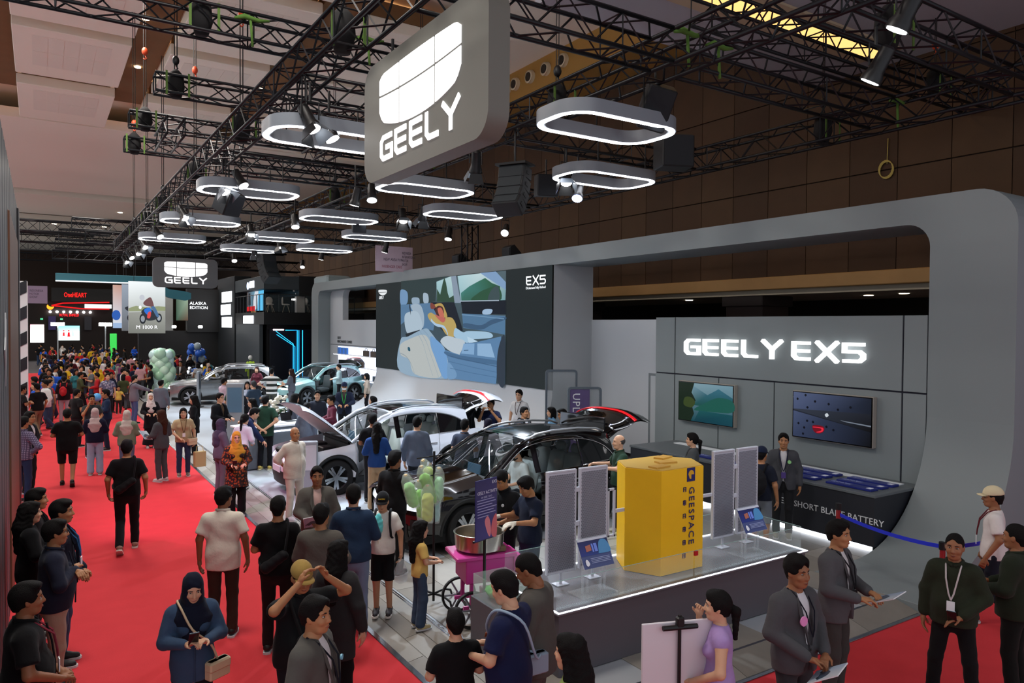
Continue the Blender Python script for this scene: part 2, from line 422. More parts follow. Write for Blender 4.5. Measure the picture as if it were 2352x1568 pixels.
def person(label, hx, hy, h=1.7, face=180., base=0., sk=1, hair='short', hc=HAIRC, top='tee', tc='#111111', tm=None, bot='trousers', bc='#15151a', bm=None,
           shoes='#141414', sole='#c8c8c8', arms='down', armr=None, arml=None, legs='stand', lean=0., hyaw=0., hpitch=0., wide=1., belly=0., lod=1, inner='#e8e8e8',
           sleeve=None, extras=(), group='visitors and staff in the hall', pos=None, rz=None, hem=None, scarf=None, bare=False, sex='m', toplevel=True, beard=0):
    if any(x[0] == 'cap' for x in extras) and hair in ('short', 'tall', 'fringe'): hair = 'crop'
    s = h/1.75; F = Fig(); child = h < 1.42; b = wide*(.93 if sex == 'f' else 1.)
    if pos is None:
        P = onz(hx, hy, base+h*(.995)); pos = (P.x, P.y, base)
    hk = 1.0 if not child else 1.0+.28*(1.42-h)/.4
    hs = s*hk
    sit = legs == 'sit'; pz = .93 if not sit else .56
    dz = pz-.93
    ca, sa = math.cos(lean), math.sin(lean)
    def U(V):
        V = np.array(V, float).reshape(-1, 3)*s; y = V[:, 1]; z = V[:, 2]-.93*s
        return np.stack([V[:, 0], y*ca+z*sa, -y*sa+z*ca+pz*s], 1)
    def Um(V):  # mesh in figure units (unscaled) -> local metres with lean
        return U(V)
    u1 = lambda p: U(p)[0]
    arms_ = {1: ARM[armr or arms], -1: ARM[arml or arms]}
    J = {}
    for sd in (1, -1):
        e, w, hd = arms_[sd]; mx = np.array([sd, 1, 1])
        bb = np.array([b if b > 1 else 1, 1, 1])
        J[sd] = (np.array((.163*b, -.012, 1.385))*mx, np.array(e)*mx*bb, np.array(w)*mx*(bb if abs(w[0]) > .15 else 1), np.array(hd)*mx)
    LG = {}
    for sd in (1, -1):
        x = .092*b
        if legs == 'walk':
            g = 1 if sd == 1 else -1
            LG[sd] = ((x, 0, .92), (x, .14, .52), (x, .2, .09), 0.) if g > 0 else ((x, 0, .92), (x, .03, .5), (x*.9, -.24, .15), -.55)
        elif legs == 'walk2':
            LG[sd] = ((x, 0, .92), (x, .14, .52), (x, .2, .09), 0.) if sd < 0 else ((x, 0, .92), (x, .03, .5), (x*.9, -.24, .15), -.55)
        elif sit: LG[sd] = ((x, 0, .56), (x*1.3, .40, .56), (x*1.3, .40, .12), 0.)
        elif legs == 'apart': LG[sd] = ((x, 0, .92), (x*1.6, .02, .5), (x*2.0, -.02, .085), 0.)
        else: LG[sd] = ((x, 0, .92), (x*1.05, .025, .5), (x*1.1, -.02, .085), 0.)
    mx = lambda p, sd: np.array([p[0]*sd, p[1], p[2]])*s
    res = {0: .017, 1: .022, 2: .03}[lod]
    skm = skin(sk)
    parts = []
    # --- body: torso, arms, legs as one blended surface
    def torso(f, inf=0., flat=1.5, straight=0.):
        f.c((0, .0, 1.30), (0, 0, 1.02), (.150+inf)*b, (.135+inf+.5*straight)*b+belly*.5, .05, flat)
        f.c((.12*b, -.012, 1.365), (-.12*b, -.012, 1.365), .06+inf*.8, None, .05, 1.); f.c((.0, -.02, 1.435), (.13*b, -.015, 1.385), .048+inf*.3, .05+inf*.5, .04); f.c((.0, -.02, 1.435), (-.13*b, -.015, 1.385), .048+inf*.3, .05+inf*.5, .04)
        f.c((0, 0, 1.0), (0, 0, .945), (.145+inf)*b, (.145+inf*1.4)*b, .06, flat*.92)
        if belly: f.e((0, .05+belly*.4, 1.08), (.13*b+belly+inf*.8, .09+belly+inf*.8, .15+inf*.5), .06)
        if sex == 'f' and not child: f.e((.07, .085, 1.27), (.058+inf*.6, .05+inf*.6, .06), .04); f.e((-.07, .085, 1.27), (.058+inf*.6, .05+inf*.6, .06), .04)
        return f
    T = torso(SD(U)); T.c((0, -.01, 1.42), (0, .018, 1.56), .058 if sex == 'm' else .05, .052 if sex == 'm' else .045, .05)
    for sd in (1, -1):
        a, e, w, hd = J[sd]; T.c(a, e, .052, .043, .045); T.c(e, w, .042, .028, .02)
    parts.append(T.mesh(res))
    for sd in (1, -1):
        hp, kn, an, ft = LG[sd]
        G = SD().c(mx(hp, sd), mx(kn, sd), .078*s*b, .054*s, .03).c(mx(kn, sd), mx(an, sd), .056*s, .038*s, .02); parts.append(G.mesh(res))
        e, w, hd = [u1(q) for q in J[sd][1:3]]+[J[sd][3]]
        fd = (w-e); hdl = np.array([hd[0], hd[1]*ca+hd[2]*sa, -hd[1]*sa+hd[2]*ca]) if lean else np.array(hd, float)
        upv = np.array([sd*.9, -.1, .3]) if hd[2] < -.5 else np.array([0.25*sd, -.3, 1.])
        if lod <= 1:
            HD = hand(None, w+hdl/np.linalg.norm(hdl)*.012*s, hdl, upv, sd, s*(1.0 if not child else .95), .55 if (armr or arml or arms) not in ('down',) else .3); parts.append(HD.mesh((.0062 if lod == 0 else .0085)*max(.8, s)))
        else:
            HD = SD().c(w, w+hdl/np.linalg.norm(hdl)*.11*s, .03*s, .022*s, .02, 1.5); parts.append(HD.mesh(.02))
    # --- head
    N0 = u1((0, .012, 1.52)); hm = np.array(Matrix.Rotation(-hyaw, 3, 'Z') @ Matrix.Rotation(-hpitch-lean*.6, 3, 'X'))
    def HT(V): return (np.asarray(V, float)*np.array([hs, hs, hs])+np.array([0, .012*hs, .105*hs]))@hm.T+N0
    F.HT = HT; F.U = U; F.s = s
    hd = SD(HT)
    hd.e((0, -.014, .033), (.076, .097, .094), .02); hd.e((0, .018, -.04), (.062, .074, .082), .05); hd.c((.03, .045, -.09), (-.03, .045, -.09), .022, None, .035)
    hd.e((0, .062, -.098), (.022, .02, .016), .02); hd.c((.038, .066, .034), (-.038, .066, .034), .014, None, .02)
    hd.e((.034, .086, .008), (.017, .016, .011), .012, None, True); hd.e((-.034, .086, .008), (.017, .016, .011), .012, None, True)
    hd.c((0, .084, .012), (0, .104, -.03), .0085, .0125, .012); hd.c((.011, .094, -.034), (-.011, .094, -.034), .0085, None, .008)
    hd.e((.04, .064, -.03), (.022, .02, .02), .02); hd.e((-.04, .064, -.03), (.022, .02, .02), .02)
    hd.e((0, .082, -.064), (.022, .013, .006), .008); hd.e((0, .080, -.074), (.019, .012, .007), .008)
    for sd in (1, -1): hd.e((.077*sd, -.008, -.006), (.009, .02, .031), .008, rot3(0, 0, sd*.35))
    hd.c((0, -.02, -.05), (0, -.03, -.13), .05, .052, .03)
    parts.append(hd.mesh({0: .0058, 1: .008, 2: .013}[lod]))
    body = mk(parts, 'person', skm); body.location = pos; body.rotation_euler = (0, 0, (math.radians(-face)-(YAW+math.atan((hx-1176)/FPX) if hx else 0)) if rz is None else rz)
    if toplevel: tag(body, label, 'person', group)
    F.o = body
    # --- face details
    if lod <= 1:
        for sd in (1, -1):
            ir = MB().ell(HT([(.033*sd, .0805, .0075)])[0], np.array((.0064, .0048, .0060))*hs, hm, 8, 6)
            e_ = None
            if lod == 0:
                e_ = MB().ell(HT([(.033*sd, .0748, .0075)])[0], np.array((.0135, .0095, .0056))*hs, hm, 10, 6).build('eye', mat('#a89f98', .3), body, 'all')
            ir.build('iris' if lod == 0 else 'eye', mat('#160d08', .2), e_ or body, 'all')
            MB().tube(HT([(.014*sd, .0885, .028), (.032*sd, .0875, .0325), (.052*sd, .072, .027)]), [.0035*hs, .0042*hs, .0025*hs], 6).build('eyebrow', mat(hc if hair != 'hijab' else '#1a1210', .8), body, 'all')
        lp = MB(); lp.tube(HT([(.023*1, .083, -.068), (.009, .0945, -.0665), (0, .0955, -.068), (-.009, .0945, -.0665), (-.023, .083, -.068)]), [.002*hs, .0045*hs, .004*hs, .0045*hs, .002*hs], 6)
        lp.tube(HT([(.0225, .083, -.068), (0, .0935, -.0735), (-.0225, .083, -.068)]), [.002*hs, .0055*hs, .002*hs], 6)
        lp.build('lips', mat({0: '#9b5f52', 1: '#8a5040', 2: '#713f33', 3: '#ad6a60', 4: '#5f352a'}[sk], .4), body, 'all')
    # --- hair
    hres = {0: .0085, 1: .011, 2: .016}[lod]; hmat = mat(hc, .72, noise=.35, nscale=70, spec=.18, bump=.45, bscale=190)
    if hair in ('short', 'crop', 'fringe', 'bob', 'long', 'pony', 'tall'):
        H = SD(HT); inf = {'crop': .007, 'short': .012, 'fringe': .015, 'tall': .016}.get(hair, .016)
        H.e((0, -.016, .035+(.012 if hair == 'tall' else 0)), (.076+inf, .097+inf, .094+inf), .02)
        H.c((0, -.06, .0), (0, -.065, -.05), .06, .045, .03)
        if hair != 'crop': H.e((.008, .042, .098), (.062, .052, .03 if hair != 'tall' else .042), .03)
        t0 = {'fringe': .036, 'bob': .03, 'long': .028, 'crop': .012}.get(hair, .022)
        def facecut(P, d, t0=t0, lowz=(-.16 if hair in ('bob', 'long') else -.075)):
            ax_ = np.abs(P[:, 0]); e = .8*P[:, 1]-.6*P[:, 2]-t0+.012*np.sin(P[:, 0]*60+1)-np.where((ax_ > .066) & (P[:, 1] < .035), .022, 0)+np.where((ax_ > .045) & (P[:, 2] > .03), .012, 0); e = np.maximum(e, -(P[:, 2]-lowz)); return np.maximum(d, e)
        H.noise = (.0035, 48., rnd.random()*6) if hair != 'crop' else (.001, 60., 1.)
        H.fns.append(facecut); hp = [H.mesh(hres)]
        if hair == 'long':
            q = SD(HT); q.c((0, -.05, .06), (0, -.10, -.16), .085, .088, .03); q.c((0, -.10, -.15), (0, -.125, -.42), .088, .055, .04); q.c((.07, .0, .03), (.085, -.03, -.15), .024, .03, .04); q.c((-.07, .0, .03), (-.085, -.03, -.15), .024, .03, .04)
            q.noise = (.005, 70., 1.); hp.append(q.mesh(hres*1.2))
        if hair == 'bob':
            q = SD(HT); q.c((.07, -.02, .03), (.072, .0, -.12), .03, .026, .03); q.c((-.07, -.02, .03), (-.072, .0, -.12), .03, .026, .03); q.c((0, -.07, .02), (0, -.07, -.11), .07, .07, .03); q.noise = (.004, 80., 2.); hp.append(q.mesh(hres))
        if hair == 'pony':
            q = SD(HT); q.c((0, -.1, .02), (0, -.155, -.03), .03, .035, .02); q.c((0, -.155, -.03), (0, -.15, -.26), .036, .02, .03); q.noise = (.004, 80., 2.); hp.append(q.mesh(hres))
        mk(hp, 'hair', hmat, body)
    elif hair == 'bald':
        H = SD(HT); H.e((0, -.02, .02), (.081, .1, .08), .02); H.cut((0, .35, 1), .028); H.cut((0, 1, 0), .01); H.cut((0, 0, -1), .07)
        mk([H.mesh(hres)], 'hair', mat('#3a3634', .8), body)
    elif hair == 'hijab':
        sc = scarf or '#222222'
        H = SD(HT); H.e((0, -.014, .03), (.09, .112, .11), .03); H.e((0, .01, -.07), (.085, .095, .1), .05); H.c((0, -.01, -.1), (0, .0, -.2), .085, .12, .06)
        H.e((0, .1, -.022), (.056, .075, .088), .02, None, True); H.noise = (.0035, 55., 1.)
        D = SD(U); D.c((0, 0, 1.5), (0, .0, 1.36), .085, .19*b, .05, 1.25); D.c((0, .06, 1.38), (0, .09, 1.2), .12, .10, .05, 1.7); D.c((0, -.04, 1.4), (0, -.09, 1.2), .14, .11, .05, 1.7); D.noise = (.006, 34., 2.)
        D.cut((0, 0, 1), 1.5)
        mk([H.mesh(hres), D.mesh(hres*1.7)], 'headscarf', scarf if not isinstance(scarf, (str, type(None))) else cloth(sc), body)
    # --- clothes
    cres = {0: .0165, 1: .022, 2: .03}[lod]
    inf = {'tee': .02, 'shirt': .02, 'polo': .022, 'blazer': .032, 'jacket': .034, 'dress': .022, 'tunic': .03, 'sleeveless': .018, 'vest': .03}[top]
    tmat = tm or cloth(tc)
    sl = sleeve or {'tee': 'short', 'polo': 'short', 'sleeveless': 'none'}.get(top, 'long')
    hz = hem or {'blazer': .82, 'jacket': .86, 'tunic': .62, 'dress': .62}.get(top, .885)
    def topsd(inf, sl, hz, open_=False, mesh_res=cres, vee=.0):
        f = torso(SD(U), inf, 1.45, .04 if sex == 'm' else .02)
        if hz < .9: f.c((0, 0, .98), (0, 0, hz-.05), (.155+inf)*b+belly*.3, (.168+inf+(.05 if top in ('tunic', 'dress') else 0))*b, .05, 1.3)
        f.c((0, -.012, 1.39), (0, -.004, 1.47), .08+inf*.4, .058+inf*.3, .03)
        ends = []
        for sd in (1, -1):
            a, e, w, _ = J[sd]; a = np.array(a); e = np.array(e); w = np.array(w)
            if sl == 'short': f.c(a, a+(e-a)*.72, .056+inf*.8, .062+inf*.7, .04)
            elif sl == 'long': f.c(a, e, .056+inf*.75, .049+inf*.7, .045); f.c(e, e+(w-e)*.9, .05+inf*.6, .036+inf*.5, .02)
            elif sl == 'half': f.c(a, e, .056+inf*.75, .055+inf*.7, .045); f.c(e, e+(w-e)*.3, .052+inf*.5, .05+inf*.5, .02)
            else: f.c(a, a+(e-a)*.1, .05+inf*.5, .045+inf*.5, .03)
        f.cut((0, 0, -1), -hz); f.cut((0, 0, 1), 1.485)
        f.noise = (.0045 if top != 'blazer' else .003, 24., rnd.random()*6)
        if sl == 'short':
            A = [(np.array(J[sd][0]), np.array(J[sd][1])) for sd in (1, -1)]
            def cuff(P, d):
                for a, e in A:
                    n = (e-a)/np.linalg.norm(e-a); end = (a+(e-a)*.74)
                    near = np.abs(P[:, 0]) > .19*b
                    d = np.where(near & ((P[:, 0] > 0) == (a[0] > 0)), np.maximum(d, (P-end.astype(np.float32))@n.astype(np.float32)), d)
                return d
            f.fns.append(cuff)
        if open_:
            def vee(P, d):
                z = P[:, 2]; w = np.where(z > 1.06, .012+.30*(z-1.06)*.42, np.where(z < .98, .012+.35*(.98-z), .01))
                w = np.minimum(w, .075); q = np.maximum(np.abs(P[:, 0])-w, -(P[:, 1]-.02)); return np.maximum(d, -q)
            f.fns.append(vee)
        return f
    if not bare:
        if top in ('blazer', 'jacket') and inner:
            f = topsd(.012, 'none', .9); mk([f.mesh(cres)], 'undershirt', cloth(inner), body)
        f = topsd(inf, sl, hz, top in ('blazer', 'jacket') and inner is not None)
        t = mk([f.mesh(cres)], {'tee': 't_shirt', 'polo': 'polo_shirt', 'sleeveless': 'blouse', 'tunic': 'tunic', 'dress': 'dress'}.get(top, top), tmat, body)
        F.top = t
        if top in ('blazer',) and lod <= 1 and inner:
            lapm = MB()
            for sd in (1, -1):
                q = [(.015*sd, .146*b, 1.06), (.06*sd, .150*b, 1.18), (.10*sd, .135*b, 1.30), (.085*sd, .10*b, 1.40), (.06*sd, .05, 1.47), (.075*sd, .0, 1.49), (.05*sd, .04, 1.475), (.055*sd, .10*b, 1.36), (.04*sd, .14*b, 1.2)]
                z0 = [np.array(p) for p in q]; up = [p+np.array((0, .018, 0)) for p in z0]; n = len(q)
                V = U(np.array(z0+up)); lapm.add(V, [tuple(range(n, 2*n)), tuple(range(n-1, -1, -1))]+[(i, (i+1) % n, n+(i+1) % n, n+i) for i in range(n)])
            lapm.build('lapels', tmat, t)
            bt = MB(); bt.ell(u1((.0, .162*b+belly*.5, 1.03)), np.array((.009, .005, .009))*s, None, 8, 5); bt.build('button', mat('#0c0c0c', .4), t, 'all')
        if top in ('shirt', 'polo', 'jacket', 'tunic') and lod <= 1:
            cb = MB(); cb.tube(U([(.012, .085, 1.45), (.06, .05, 1.475), (.072, -.01, 1.49), (.04, -.06, 1.495), (-.04, -.06, 1.495), (-.072, -.01, 1.49), (-.06, .05, 1.475), (-.012, .085, 1.45)]), .016*s, 6); cb.build('collar', tmat, t, 'all')
        if top in ('shirt', 'polo') and lod == 0:
            pk = MB(); pk.tube(U([(0, .125*b, 1.42), (0, .148*b+belly*.3, 1.28), (0, .15*b+belly, 1.1), (0, .145*b+belly, hz+.01)]), .007*s, 4); pk.build('placket', tmat, t)
    bmat = bm or cloth(bc)
    if bot in ('trousers', 'jeans', 'wide', 'shorts'):
        w = {'trousers': .012, 'jeans': .01, 'wide': .03, 'shorts': .024}[bot]; G = SD()
        pv = np.array((0, 0, pz+.0))*s
        G.c(pv+np.array((0, 0, .10*s)), pv+np.array((0, 0, -.0)), (.140+.012)*b*s+belly*.2, (.152+.014)*b*s, .03, 1.3)
        G.c(pv+np.array((0, 0, -.03*s)), pv+np.array((0, 0, -.07*s)), .1*b*s, .075*b*s, .04, 1.)
        for sd in (1, -1):
            hp, kn, an, ft = LG[sd]; hp, kn, an = mx(hp, sd), mx(kn, sd), mx(an, sd)
            G.c(hp, kn, (.080*b+min(w, .012))*s, (.056+w)*s, .03)
            if bot != 'shorts': G.c(kn, an+np.array((0, 0, .02*s)), (.056+w)*s, (.046+w*1.3)*s, .02)
        G.noise = (.004*s, 26/s, 3.)
        if bot == 'shorts': G.cut((0, 0, -1), -.5*s) if not sit else None
        else: G.cut((0, 0, -1), -.045*s)
        G.cut((0, 0, 1), (pz+.12)*s)
        mk([G.mesh(cres)], {'jeans': 'jeans', 'shorts': 'shorts'}.get(bot, 'trousers'), bmat, body)
    elif bot == 'skirt':
        G = SD().c((0, 0, 1.0*s), (0, 0, .12*s), .15*b*s, .24*s, .03, 1.2); G.cut((0, 0, -1), -.1*s); G.noise = (.008, 22., 1.); mk([G.mesh(cres)], 'skirt', bmat, body)
    # --- shoes
    if lod <= 1 or True:
        smat = mat(shoes, .55); so = mat(sole, .6)
        for sd in (1, -1):
            hp, kn, an, ft = LG[sd]; a = mx(an, sd); Rf = rot3(ft, 0, 0)
            b_ = SD(lambda V, a=a, Rf=Rf: V*s@Rf.T+a)
            b_.c((0, -.03, -.02), (0, .06, -.04), .046, .042, .03); b_.c((0, .05, -.045), (0, .15, -.05), .044, .036, .03); b_.cut((0, 0, -1), .066); b_.cut((0, 0, 1), .035)
            so_ = MB(); pts = [(.04, -.07), (.046, 0), (.045, .06), (.05, .12), (.035, .185), (0, .2), (-.035, .185), (-.05, .12), (-.045, .06), (-.046, 0), (-.04, -.07), (0, -.085)]
            if lod <= 1:
                sh = mk([b_.mesh(.012 if lod == 0 else .016)], 'shoe', smat, body)
                so_.prism([(p[0]*s, p[1]*s) for p in pts][::-1], a+Rf@np.array((0, 0, -.085*s)), Rf@np.array((1., 0, 0)), Rf@np.array((0, 1., 0)), Rf@np.array((0, 0, 1.)), .024*s); so_.build('sole', so, sh)
            else: mk([b_.mesh(.024)], 'shoe', smat, body)
    F.J = J; F.b = b; F.hs = hs; F.hm = hm; F.belly = belly; F.LG = LG
    for x in extras: EXT[x[0]](F, *x[1:])
    return F
# ---------------------------------------------------------------- things worn or carried
EXT = {}
def ext(f): EXT[f.__name__[2:]] = f; return f
@ext
def x_lanyard(F, c='#14142a', badge='#e6e6ea'):
    y = .155*F.b+F.belly*.6; m = MB()
    for sd in (1, -1): m.tube(F.U([(.07*sd, -.02, 1.49), (.066*sd, .07, 1.45), (.05*sd, y-.005, 1.34), (.022*sd, y+.02, 1.2), (0, y+.024, 1.14)]), .0075*F.s, 4)
    o = m.build('lanyard', cloth(c), F.o)
    if badge: MB().box(F.U([(0, y+.03, 1.08)])[0], np.array((.07, .008, .1))*F.s).build('badge', mat(badge, .4), o)
@ext
def x_pin(F, c='#e8e8ee', sd=1, z=1.27, r=.025):
    y = .15*F.b; m = MB(); m.cyl(F.U([(.09*sd, y+.012, z)])[0], r*F.s, .012, 14, 'y'); m.build('badge', mat(c, .4), F.o)
@ext
def x_glasses(F, c='#101010'):
    m = MB(); T = F.HT
    for sd in (1, -1):
        m.tube(T([(sd*.034+.021*math.cos(a), .094+.0*a, .008+.016*math.sin(a)) for a in np.linspace(0, 2*PI, 12)[:-1]]), .0018*F.hs, 5, closed=True)
        m.tube(T([(.055*sd, .092, .012), (.076*sd, .04, .012), (.08*sd, -.01, .008)]), .002*F.hs, 5)
    m.tube(T([(.013, .094, .012), (-.013, .094, .012)]), .0018*F.hs, 5); m.build('glasses', mat(c, .3), F.o)
@ext
def x_mask(F, c='#dfe3e6'):
    q = SD(F.HT); q.e((0, .025, -.05), (.066, .085, .06), .02); q.cut((0, -1, 0), -.03); q.cut((0, 0, 1), -.008); mk([q.mesh(.009)], 'face_mask', cloth(c), F.o)
@ext
def x_cap(F, c='#1a1a1c', brim=None, tilt=0.):
    q = SD(F.HT); q.e((0, -.012, .047), (.092, .116, .104), .02); q.cut((0, -.12, -1), -.035); o = mk([q.mesh(.009)], 'cap', cloth(c), F.o)
    m = MB(); V = []; n = 12
    for rr, dz in ((.07, 0), (.165, -.012), (.165, -.018), (.07, -.008)):
        for i in range(n+1):
            a = PI*(.14+.72*i/n); V.append((math.cos(a)*.088*(1 if rr > .1 else .95), rr*math.sin(a)**.6 if rr > .1 else .07*math.sin(a)+.02, .042+dz-(abs(math.cos(a))**2)*.012))
    f = [(k*(n+1)+i, k*(n+1)+i+1, ((k+1) % 4)*(n+1)+i+1, ((k+1) % 4)*(n+1)+i) for k in range(4) for i in range(n)]
    m.add(F.HT(np.array(V)), f); m.build('brim', cloth(brim or c), o, 'all'); F.cap = o
@ext
def x_backpack(F, c='#121214', big=1.):
    q = SD(F.U); q.e((0, -.20, 1.2), (.14*big, .085, .2*big), .02); q.c((0, -.27, 1.08), (0, -.27, 1.16), .06, None, .03); q.noise = (.006, 30., 1.); o = mk([q.mesh(.018)], 'backpack', cloth(c, rough=.7), F.o)
    for sd in (1, -1):
        m = MB(); m.tube(F.U([(.1*sd, -.16, 1.36), (.105*sd, -.05, 1.495), (.105*sd, .06, 1.46), (.115*sd, .15*F.b, 1.32), (.13*sd, .12, 1.15), (.15*sd, -.05, 1.06)]), .017*F.s, 6); m.build('strap', cloth(c), o, 'all')
@ext
def x_bag(F, c='#c8b08a', sd=1, strap=None, p=(.2, .1, .86), d=(.22, .09, .17), cross=True):
    m = MB(); m.box(F.U([(p[0]*sd, p[1], p[2])])[0], np.array(d)*F.s, rot3(0, 0, -.5*sd), .012); o = m.build('handbag', mat(c, .55), F.o)
    k = MB(); k.box(F.U([(p[0]*sd, p[1]+.02, p[2]+d[2]*.25)])[0], np.array((d[0]*1.02, d[1]*1.05, d[2]*.5))*F.s, rot3(0, 0, -.5*sd), .012); k.build('flap', mat(c, .5), o)
    y = .16*F.b
    st = MB(); st.tube(sm(list(F.U([(p[0]*sd, p[1], p[2]+.08), (.13*sd, y, 1.12), (-.02*sd, y+.02, 1.28), (-.1*sd, .1, 1.45), (-.12*sd, -.02, 1.49), (-.06*sd, -.12*F.b-.03, 1.4), (.1*sd, -.16*F.b, 1.1), (p[0]*sd, p[1]-.04, p[2]+.08)] if cross else [(p[0]*sd, p[1], p[2]+.08), (.17*sd, .08, 1.2), (.16*sd, .0, 1.48), (.17*sd, -.1, 1.2), (p[0]*sd, p[1]-.03, p[2]+.08)])), 4, False), .011*F.s, 5); st.build('strap', mat(strap or c, .6), o, 'all')
@ext
def x_sling(F, c='#151517', back=True):
    y = -.2*F.b if back else .2*F.b
    q = SD(F.U); q.c((.09, y, 1.15), (-.09, y, 1.02), .055, .065, .02); q.noise = (.004, 40., 1.); o = mk([q.mesh(.016)], 'sling_bag', cloth(c, rough=.7), F.o)
    m = MB(); m.tube(sm(list(F.U([(.1, y, 1.16), (.13, y*.5-.02, 1.42), (.1, 0, 1.5), (.03, -y*.9, 1.33), (-.1, -y*.95, 1.15), (-.19*F.b, 0, 1.05), (-.12, y, 1.0)])), 4, False), .014*F.s, 5); m.build('strap', cloth(c), o, 'all')
@ext
def x_phone(F, sd=1, c='#15161a', d=(0, .5, .85), off=(0, .05, .05)):
    w = F.U([F.J[sd][2]])[0]; hdv = np.array(F.J[sd][3]); hdv = hdv/np.linalg.norm(hdv)
    b = MB(); ph = MB(); p = w+hdv*.085*F.s+np.array(off)*F.s
    b.box(p, (.075, .009, .15), rot3(-.6, 0, 0), .004); o = b.build('phone', mat(c, .2), None); o.parent = F.o
    o2 = MB().box(p+rot3(-.6, 0, 0)@np.array((0, -.006, 0)), (.068, .002, .14), rot3(-.6, 0, 0)).build('screen', mat('#9fb4c8', .2, emit=.25), o)
@ext
def x_brochure(F, sd=1, c='#9fb6cf', off=(0, .1, .02), rx=-.9, rz=0.):
    w = F.U([F.J[sd][2]])[0]; hdv = np.array(F.J[sd][3]); hdv = hdv/np.linalg.norm(hdv); R = rot3(rx, .15, rz); p = w+hdv*.08*F.s+np.array(off)
    o = MB().box(p, (.21, .008, .29), R).build('brochure', mat('#d8dde2', .4), F.o)
    sh = [([(-.1, -.14), (.1, -.14), (.1, .14), (-.1, .14)], [lin('#7f93ad'), lin('#aab8c8'), lin('#c9d0d8'), lin('#8fa5c0')]), (sm([(-.085, -.05), (-.05, -.01), (-.01, .03), (.05, .02), (.085, -.03), (.08, -.06), (-.08, -.07)], 4), '#3b4a5c'), (sm([(-.06, -.07), (-.045, -.055), (-.03, -.07), (-.045, -.085)], 4), '#14161a'), (sm([(.04, -.065), (.055, -.05), (.07, -.065), (.055, -.08)], 4), '#14161a')]
    for sgn in (1, -1): flat_art('cover_print', p+R@np.array((0, -.0045*sgn, 0)), R@np.array((sgn, 0, 0)), R@np.array((0, 0, 1.)), R@np.array((0, -sgn, 0)), [(q, c2) for q, c2 in sh], vcol(0, .35), o, .0006)
# ---------------------------------------------------------------- cars
def curve(pts, n=10):
    q = np.array(sm(pts, n, False)); o = np.argsort(q[:, 0]); return q[o, 0], q[o, 1]
_TOP = curve([(2.31, .60), (2.27, .78), (2.12, .885), (1.75, .955), (1.35, 1.005), (.98, 1.055)])
_WSH = curve([(.98, 1.06), (.62, 1.29), (.28, 1.50), (.05, 1.585)])
_ROOF = curve([(.05, 1.585), (-.3, 1.635), (-.7, 1.65), (-1.2, 1.635), (-1.65, 1.58), (-1.86, 1.54)])
_BELT = curve([(1.0, 1.035), (.4, 1.05), (-.4, 1.065), (-1.1, 1.085), (-1.8, 1.12), (-2.3, 1.13)])
_GTOP = curve([(.80, 1.075), (.5, 1.275), (.2, 1.44), (-.1, 1.515), (-.5, 1.545), (-1.0, 1.53), (-1.35, 1.47), (-1.62, 1.36), (-1.80, 1.20), (-1.84, 1.13)])
def f_(c, x): return np.interp(x, c[0], c[1])
def wplan(x):
    w = .935
    if x > 1.35: w -= .155*((x-1.35)/.95)**2.2
    if x < -1.5: w -= .10*((-x-1.5)/.8)**2
    return w
def ybody(x, z):
    w = wplan(x); b = f_(_BELT, x) if x < 1. else f_(_TOP, x)
    y = w-.055*((z-.66)/.42)**2 + .012*math.exp(-((z-.86)/.05)**2)
    if z > b: y = w-.055*((b-.66)/.42)**2-(z-b)*.40-.004
    return y
WX, WR = 1.375, .36
def zlow(x, ar=.435):
    z = .30
    for wx in (WX, -WX):
        d = abs(x-wx)
        if d < ar: z = max(z, .36+math.sqrt(ar*ar-d*d))
    return z
def roofy(x): return .675-.05*max(0, (-x-1.0))**1.5-.02*max(0, x+.1)
